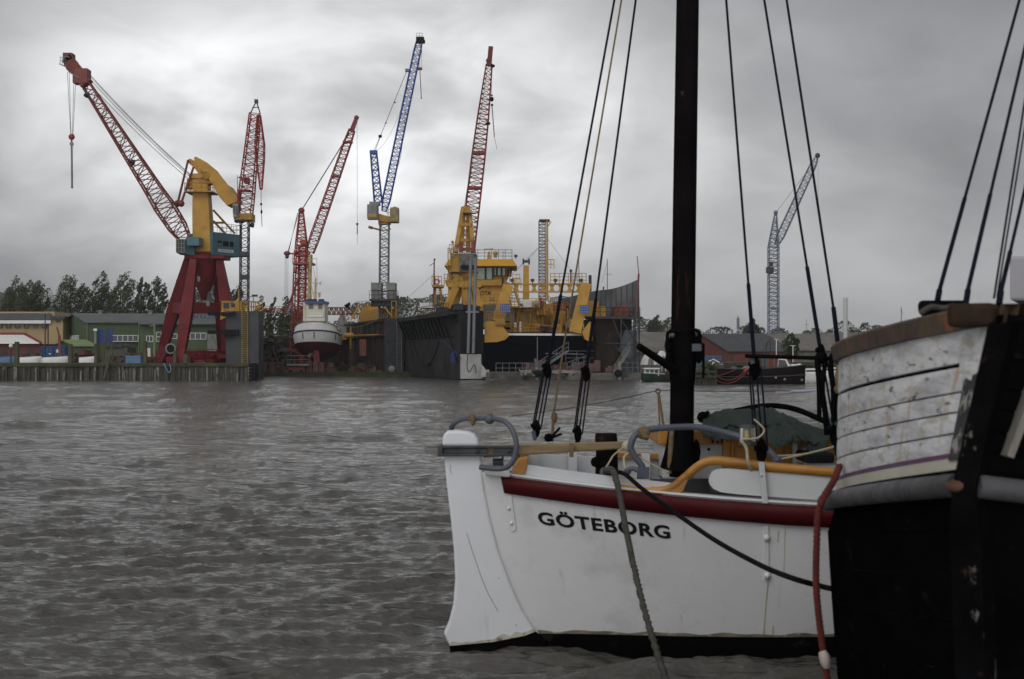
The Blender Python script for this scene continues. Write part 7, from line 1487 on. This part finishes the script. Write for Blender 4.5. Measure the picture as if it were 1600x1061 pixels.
    mb.build("sail_bundle", M("blue_green_cloth", (.035, .08, .085), .8, var=.4, vs=8), t)
    # grey pipe horse, samson post, cleats
    mb = MB(); mb.tube(smooth_path([P(1004, 740, 11.1), P(1003, 728, 11.1), P(994, 716, 11.1), P(986, 702, 11.1), P(987, 690, 11.1), P(994, 679, 11.12), P(1008, 672.5, 11.15), P(1040, 668.5, 11.2), P(1090, 667.5, 11.25), P(1140, 678, 11.25), P(1180, 690, 11.15), P(1200, 703, 11.05), P(1212, 716, 11.0), P(1216, 722, 11.0)], 5), .026, 10); hs = mb.build("pipe_horse", m_gpipe, t)
    mb = MB(); mb.sphere(P(1005, 676, 11.13), .055, 10); mb.tube([P(1000, 670, 11.1), P(1006, 682, 11.08), P(1012, 684, 11.1)], .024, 6); mb.build("rope_knot", m_ropeb, hs)
    mb = MB(); mb.box(P(1005, 739, 11.1), (.09, .09, .09)); mb.build("foot", m_gpipe, hs)
    mb = MB(); mb.sphere(P(1214, 720, 10.98), .045, 8); mb.build("foot", m_gpipe, hs)
    mb = MB(); mb.tube([P(948, 745, 11.6), P(948, 700, 11.6), P(947, 684, 11.6), P(947, 677, 11.6)], [.095, .088, .092, .085], 16); mb.sphere(P(931, 722, 11.55), .045, 8); mb.build("samson_post", M("charred_wood", (.008, .006, .005), .85, spec=.05, var=.4, vs=6, spots=[((.07, .03, .02), 5, .6, .75)]), t)
    mb = MB(); c = near(958, 735, .1)
    for px in (941, 978): mb.tube(smooth_path([near(px, 744, .06), near(px + 2, 735, .06), near(px + 12, 732, .06), near(px + 18, 736, .06)], 4), .02, 8); mb.sphere(near(px + 2, 737, .07), .03, 8)
    mb.build("fairlead", m_gpipe, t)
    # stern line to a stanchion and thin life line
    mb = MB(); mb.rod(P(1037, 668, 12.3), P(1029, 613, 12.3), .012, 6); mb.rod(P(1031, 668, 12.3), P(1028, 613, 12.3), .008, 6); mb.tube([P(1028 + 3.5 * math.cos(a * PI / 5), 611 + 3.5 * math.sin(a * PI / 5), 12.3) for a in range(11)], .008, 6); mb.build("stanchion", m_ropeb, t)
    mb = MB(); mb.tube(sag(P(800, 650, 12.3), P(1028, 610, 12.3), .02, 6), .004, 5); mb.tube(sag(P(1028, 610, 12.3), P(1330, 609, 12.3), .01, 6), .004, 5); mb.build("life_line", m_ropeg, t)
    mb = MB(); mb.tube([P(1212, 612.5, 12.2), P(1232, 613.5, 12.2), P(1240, 611.5, 12.2), P(1258, 611.5, 12.2), P(1275, 609.5, 12.2), P(1290, 609, 12.2)], [.004, .008, .013, .012, .007, .003], 8); mb.build("chafe_sleeve", M("sleeve_white", (.35, .37, .42), .7, var=.4, vs=6), t)
    mb = MB(); mb.tube(sag(P(985, 705, 11.2), P(1045, 738, 11.2), .01, 6), .007, 6); mb.tube(smooth_path([P(980, 694, 11.38), P(984, 705, 11.36), P(975, 715, 11.34), P(978, 735, 11.2), P(985, 738, 11.1)], 4), .011, 6); mb.tube([P(975, 698, 11.36), P(958, 712, 11.25), P(946, 732, 11.0)], .007, 6); mb.sphere(P(980, 697, 11.36), .045, 8); mb.tube(sag(P(1216, 718, 11), P(1330, 690, 11.2), .01, 6), .009, 6); mb.tube(sag(P(1205, 712, 11), P(1300, 700, 11.2), .02, 6), .008, 6); mb.build("tiller_lashing", m_ropep, t)
    return t
white_boat()
def lantern():
    c = P(1168, 680, 10.62); t = thing("lantern", c, "brass and glass ship's lantern lashed to the black shroud with white cord", "lantern")
    mb = MB(); mb.rod(c - Z * .045, c + Z * .055, .062, 16, .058); m = bpy.data.materials.new("lantern_glass"); m.use_nodes = True; b = m.node_tree.nodes["Principled BSDF"]; b.inputs["Transmission Weight"].default_value = .9; b.inputs["Roughness"].default_value = .25; b.inputs["Specular IOR Level"].default_value = .15; b.inputs["Base Color"].default_value = (.6, .62, .5, 1); mb.build("lens", m, t)
    mb = MB(); mb.rod(c - Z * .03, c + Z * .035, .036, 12); mb.build("burner", M("brass", (.5, .36, .10), .35, metal=.8, var=.2, vs=8), t)
    mb = MB(); mb.rod(c + Z * .055, c + Z * .075, .066, 16, .05); mb.rod(c - Z * .075, c - Z * .045, .066, 16); mb.build("cap", m_iron, t)
    mb = MB(); mb.tube(smooth_path([P(1178, 655, 10.55), P(1192, 668, 10.55), P(1193, 676, 10.55), P(1182, 685, 10.54), P(1160, 686, 10.55)], 5), .008, 6); mb.tube(smooth_path([P(1157, 688, 10.55), P(1166, 700, 10.55), P(1169, 722, 10.55), P(1174, 735, 10.6)], 5), .013, 6); mb.build("cord", m_ropep, t)
lantern()
# ropes between the boats and to the near quay
a = near(975, 737, -.02); mb = MB(); mb.tube(smooth_path([near(960, 737, .05), near(976, 741, -.03), P(1005, 765, 10.6), P(1060, 805, 10.3), P(1120, 846, 9.7), P(1190, 884, 8.9), P(1240, 904, 8.3), P(1275, 914, 8.35), P(1305, 921, 8.3), P(1350, 926, 8.3)], 8), .017, 9)
tag(mb.build("mooring_line", M("black_rope", (.005, .005, .006), .9, spec=.1, var=.3, vs=20, bump=.004, bs=80), org=a), "black mooring line sagging across the white hull to the black boat", "mooring line")
# ------------------------------------------------------------------ the near black boat, bow towards us
def near_boat():
    S = Vector((1.66, 5.2, 0)); A = Vector((.5, .866, 0)); N = Vector((-.866, .5, 0))
    def hb(s):
        if s < 3.5: return 1.4 * (1 - (1 - s / 3.5) ** 1.8)
        return 1.4 if s < 6 else 1.4 * max(1 - ((s - 6) / 3) ** 2.2, .02)
    zc = lambda s: 2.515 - .09 * s + .011 * s * s if s < 4.1 else 2.331
    zr = lambda s: 1.835 - .165 * s + .01 * s * s if s < 6 else 1.205
    def pt(s, z, side=1, off=0.0):
        zz = zr(s); sh = .15 * max((z - zz) / .65, 0) * math.exp(-s / .9)
        b = hb(s); k = 1.0
        if z < zz: k = max((z + .7) / (zz + .7), 0) ** (.09 + .9 * math.exp(-s / .6)); sh = -.02 * (zz - z)
        e = .06 if s < .01 else .0
        return S + A * (s + (.25 * (zz - z) if z < zz else 0) * math.exp(-s / 1.2)) + N * (side * (b * k + off + (.055 * min(s / .4, 1) if z < zz - .01 else 0))) + V(sh, 0, z)
    ss = [0, .03, .07, .12, .2, .3, .42, .56, .72, .9, 1.1, 1.35, 1.6, 1.9, 2.2, 2.6, 3, 3.5, 4.2, 5, 6, 6.8, 7.6, 8.4, 9]
    t = thing("fishing_smack", S + A * 4, "old black wooden boat with peeling white bulwark planks, seen bow on at the right", "boat")
    mhw = M("peeling_white_planks", (.56, .56, .57), .6, var=.12, vs=3, stretch=(1, 1, 5), spots=[((.30, .30, .33), 2.5, .46, .68, (1, 1, 5)), ((.08, .07, .08), 11, .60, .65, (.6, .6, 2.2)), ((.34, .20, .07), 2.6, .56, .70, (5, 5, .4)), ((.40, .38, .32), 6, .55, .62, (1, 1, 3))], bump=.005, bs=18, bstretch=(1, 1, 2))
    mhb = M("tarred_black_hull", (.003, .003, .003), .85, spec=0, var=.4, vs=3, spots=[((.02, .018, .016), 4, .62, .74, (1, 1, 2)), ((.05, .045, .04), 9, .72, .77)], bump=.008, bs=9, bstretch=(1, 1, 3))
    mst = M("stem_black_chipped", (.004, .004, .0045), .8, spec=0, var=.4, vs=4, spots=[((.14, .13, .115), 9, .63, .68, (1, 1, .5)), ((.05, .025, .018), 5, .64, .74)], bump=.006, bs=14)
    mcap = M("weathered_cap_rail", (.06, .038, .025), .7, var=.45, vs=5, spots=[((.17, .065, .02), 3.2, .56, .68), ((.02, .016, .014), 4, .58, .70)], bump=.005, bs=20)
    # planked bulwark: strakes with open seams
    n = 5
    for side, mt in ((1, mhw), (-1, mhb)):
        mb = MB()
        for k in range(n):
            rows = []
            for s in [x for x in ss if x >= .03]:
                z0 = zr(s) + .13; z1 = zc(s) - .08; g = .007
                fr = (0, .16, .33, .49, .71, 1); ga, gb = [(0 if q in (0, n) else .007 if q == n - 1 else .0022) for q in (k, k + 1)]
                a = z0 + (z1 - z0) * fr[k] + ga; b = z0 + (z1 - z0) * fr[k + 1] - gb
                rows.append([pt(s, a, side, -.015), pt(s, a + .002, side, .0), pt(s, (a + b) / 2, side, .003), pt(s, b - .002, side, .0), pt(s, b, side, -.015)][::side])
            mb.grid(rows, False)
        pl = mb.build("bulwark_plank", mt, t)
        mb = MB(); mb.grid([[pt(s, zr(s) + .0, side, -.015), pt(s, zc(s) - .05, side, -.015)][::side] for s in ss if s >= .03], True); mb.grid([[pt(s, zr(s) + .0, side, -.07), pt(s, zc(s) - .05, side, -.07)][::-side] for s in ss if s >= .2], True); mb.build("bulwark_frame", m_boot, t)
        for j, (a, b, mm) in enumerate(((.112, .13, M("purple_stripe", (.10, .035, .09), .6, var=.2)), (.066, .112, M("cream_stripe", (.42, .40, .33), .6, var=.15)), (.02, .066, mhb))):
            if side < 0 and j < 2: continue
            mb = MB(); mb.grid([[pt(s, zr(s) + a, side, .002), pt(s, zr(s) + b - .001, side, .002)][::side] for s in ss if s >= .07]); mb.build("painted_stripe", mm, t)
    mb = MB()
    for side in (1, -1): mb.grid([[pt(s, zr(s) - (zr(s) + .5) * k / 12, side, .0) for k in range(13)][::-side] for s in ss])
    mb.build("hull", mhb, t)
    for q in (.16, .34, .52, .72, .94): mb = MB(); mb.tube([pt(s, zr(s) - q, 1, -.003) for s in ss[1:]], .0055, 5); mb.build("plank_edge", M("scuffed_tar", (.004, .004, .004), .85, spec=0, var=.7, vs=5, spots=[((.022, .02, .018), 5, .56, .70)]), t)
    mb = MB()
    for side in (1, -1): mb.tube([pt(s, zr(s), side, .03 + .03 * min(s / .4, 1)) for s in ss], [.045] * len(ss), 10)
    mb.build("rub_rail", M("grey_rub_rail", (.06, .06, .064), .6, var=.35, vs=5, spots=[((.20, .19, .18), 6, .6, .7), ((.09, .04, .02), 4, .64, .72)], bump=.006, bs=20), t)
    mb = MB()
    for side in (1, -1):
        rows = []
        for s in [x for x in ss if x >= .1]:
            z = zc(s); rows.append([pt(s, z - .085, side, .03), pt(s, z - .012, side, .045), pt(s, z, side, .035), pt(s, z, side, -.12), pt(s, z - .085, side, -.12)][::side])
        mb.grid(rows, False, True)
    mb.build("cap_rail", mcap, t)
    c = pt(.16, zc(.1) - .045); mb = MB(); mb.box(c + A * .0, (.17, .30, .088), math.atan2(A.y, A.x) + PI / 2); mb.build("breast_hook", M("dark_oak", (.028, .017, .011), .8, spec=.1, var=.5, vs=6), t, bevel=.02)
    # stem timber with chipped paint and a pale timber head beside it
    mb = MB(); rows = []
    for k in range(15):
        z = -.4 + (2.43 + .4) * k / 14; c = pt(0, z); w = .052 if z > 1.8 else .07; rows.append([c + N * w + A * .1, c + N * w * .8 - A * .05, c - N * w * .8 - A * .05, c - N * w + A * .1])
    mb.grid(rows, False); mb.add(rows[-1], [(0, 1, 2, 3)]); stm = mb.build("stem", mst, t)
    mb = MB(); mb.grid([[pt(s, zr(s) + .42 + .1 * math.sin(s * 40) * .3, 1, .012), pt(s, zc(s) - .09, 1, .012)] for s in (.07, .1, .14, .2)], False); mb.build("hood_end", mhw, t)
    mb = MB(); mb.grid([[pt(s, zr(s) + .10, 1, .012), pt(s, zr(s) + .42, 1, .012)] for s in (.07, .1, .15)], False); mb.build("chipped_patch", M("chipped_paint", (.02, .02, .02), .6, var=.3, spots=[((.26, .245, .22), 14, .5, .55, (1, 1, .7))], bump=.005, bs=20), t)
    mb = MB(); mb.bar(pt(.10, zr(.1) + .12, -1, .03), pt(.16, zc(.1) - .22, -1, .03), .045, .03, .075, .03); mb.build("timber_head", M("pale_timber", (.16, .15, .13), .7, var=.4, vs=5, stretch=(4, 4, .4), spots=[((.12, .07, .03), 5, .55, .7, (4, 4, .5))]), t)
    mb = MB(); mb.sphere(pt(0.02, zr(0) + .0) - A * .04, .055, 10, (1.1, .6, .5)); mb.build("stem_iron", M("rusty_iron", (.10, .045, .025), .8, var=.5, vs=9), t)
    mb = MB(); mb.grid([[pt(s, 2.0 - .05 * min(s, 3), 1, -.08), pt(s, 2.0 - .05 * min(s, 3), -1, -.08)] for s in ss if s >= .3], False); mb.build("deck", m_dgrey, t)
    # hatch block with dead ends of shrouds
    mb = MB(); mb.pbox(1434, 469, 1512, 492, 6.3, .5, (.16, 0)); hb_ = mb.build("bitts", m_deadeye, t, bevel=.02)
    mb = MB(); mb.tube(smooth_path([P(1438, 490, 6.1), P(1455, 480, 6.1), P(1475, 482, 6.1), P(1492, 478, 6.1)], 5), .014, 7); mb.build("lashing", m_ropeg, hb_)
    top = P(1767, -632, 8.0); mp = V(3.37, 8.03, 0)
    mb = MB(); mb.tube([V(mp.x, mp.y, 1.9), V(mp.x, mp.y, 6.8)], [.09, .07], 14); mb.build("mast", m_tar, t)
    for px, py, Y, tp, r in ((1464, 468, 6.45, top, .0075), (1509, 468, 6.2, top, .0075), (1553, 466, 6.0, P(1640, -90, 7.4), .005), (1561, 468, 6.0, P(1680, -40, 7.6), .0075), (1558, 464, 6.05, P(1660, -160, 7.5), .004)):
        a = P(px, py, Y); mb = MB(); mb.rod(a, tp, r, 7)
        if r > .006: mb.rod(a, a.lerp(tp, .12), r * 1.35, 7); mb.rod(a - Z * .02, a + (tp - a).normalized() * .05, .014, 8)
        mb.build("shroud", m_wire, t)
    mb = MB(); mb.pbox(1578, 400, 1720, 470, 9.4, 1.6, (.7, 0)); mb.pbox(1600, 470, 1720, 560, 9.5, 1.4, (.7, 0)); mb.build("wheelhouse", M("grey_white_house", (.33, .32, .34), .6, var=.08), t, bevel=.02)
    c = pt(2.3, 2.0, 1, .03); mb = MB(); mb.rod(P(1321, 590, 7.62), P(1321, 465, 7.62), .012, 10); mb.build("stanchion_pole", M("pale_tube", (.42, .42, .42), .4), t)
near_boat()
def twisted(pts, r, rs, pitch, label, name, mat, whip=None):
    pts = smooth_path(pts, 14); L_ = 0; strands = [[], [], []]; prev = None
    for i, p in enumerate(pts):
        if prev is not None: L_ += (p - prev).length
        d = (pts[min(i + 1, len(pts) - 1)] - pts[max(i - 1, 0)]).normalized(); a, b = perp(d)
        for k in range(3): w = 2 * PI * (L_ / pitch + k / 3); strands[k].append(p + a * (r * math.cos(w)) + b * (r * math.sin(w)))
        prev = p
    o = thing(name, pts[0], label, "rope"); mb = MB()
    for s in strands: mb.tube(s, rs, 7)
    mb.build("strand", mat, o)
    if whip is not None: mb = MB(); mb.tube(whip, [.02, .027, .026, .018], 9); mb.build("whipping", M("whipping_white", (.42, .36, .33), .8, var=.3, vs=20), o)
mr = M("red_rope", (.095, .014, .010), .85, var=.35, vs=30, bump=.003, bs=120, spots=[((.09, .02, .015), 14, .56, .7)])
twisted([P(1312, 728, 7.15), P(1302, 752, 7.0), P(1288, 775, 6.92), P(1279, 800, 6.9), P(1276, 850, 6.9), P(1275, 905, 6.9), P(1278, 950, 6.9), P(1284, 1000, 6.9), P(1291, 1050, 6.9), P(1296, 1110, 6.9)], .009, .0098, .075, "red three-strand rope hanging over the black boat's grey rub rail", "hanging_rope", mr, [P(1285, 1018, 6.88), P(1288, 1026, 6.87), P(1290, 1034, 6.87), P(1292, 1042, 6.88)])

twisted([near(942, 736, .1), near(952, 735, 0), near(961, 744, -.05), P(973, 800, 10.55), P(987, 870, 10.2), P(1006, 950, 9.7), P(1030, 1030, 9.1), P(1052, 1095, 8.5), P(1085, 1180, 7.6)], .0135, .0145, .10, "thick grey mooring line dropping from the white boat's fairlead past its name", "mooring_line", m_ropeg)

# ------------------------------------------------------------------ rain haze over the harbour
def haze():
    m = bpy.data.materials.new("haze"); m.use_nodes = True; N = m.node_tree.nodes; L = m.node_tree.links
    N.remove(N["Principled BSDF"]); v = N.new("ShaderNodeVolumePrincipled"); v.inputs["Color"].default_value = (.93, .95, .98, 1); v.inputs["Density"].default_value = 0.00018; v.inputs["Anisotropy"].default_value = .2
    L.new(v.outputs[0], N["Material Output"].inputs["Volume"])
    mb = MB(); mb.box((0, 2490, 28), (5400, 5040, 64)); o = mb.build("haze", m); o["kind"] = "stuff"
haze()
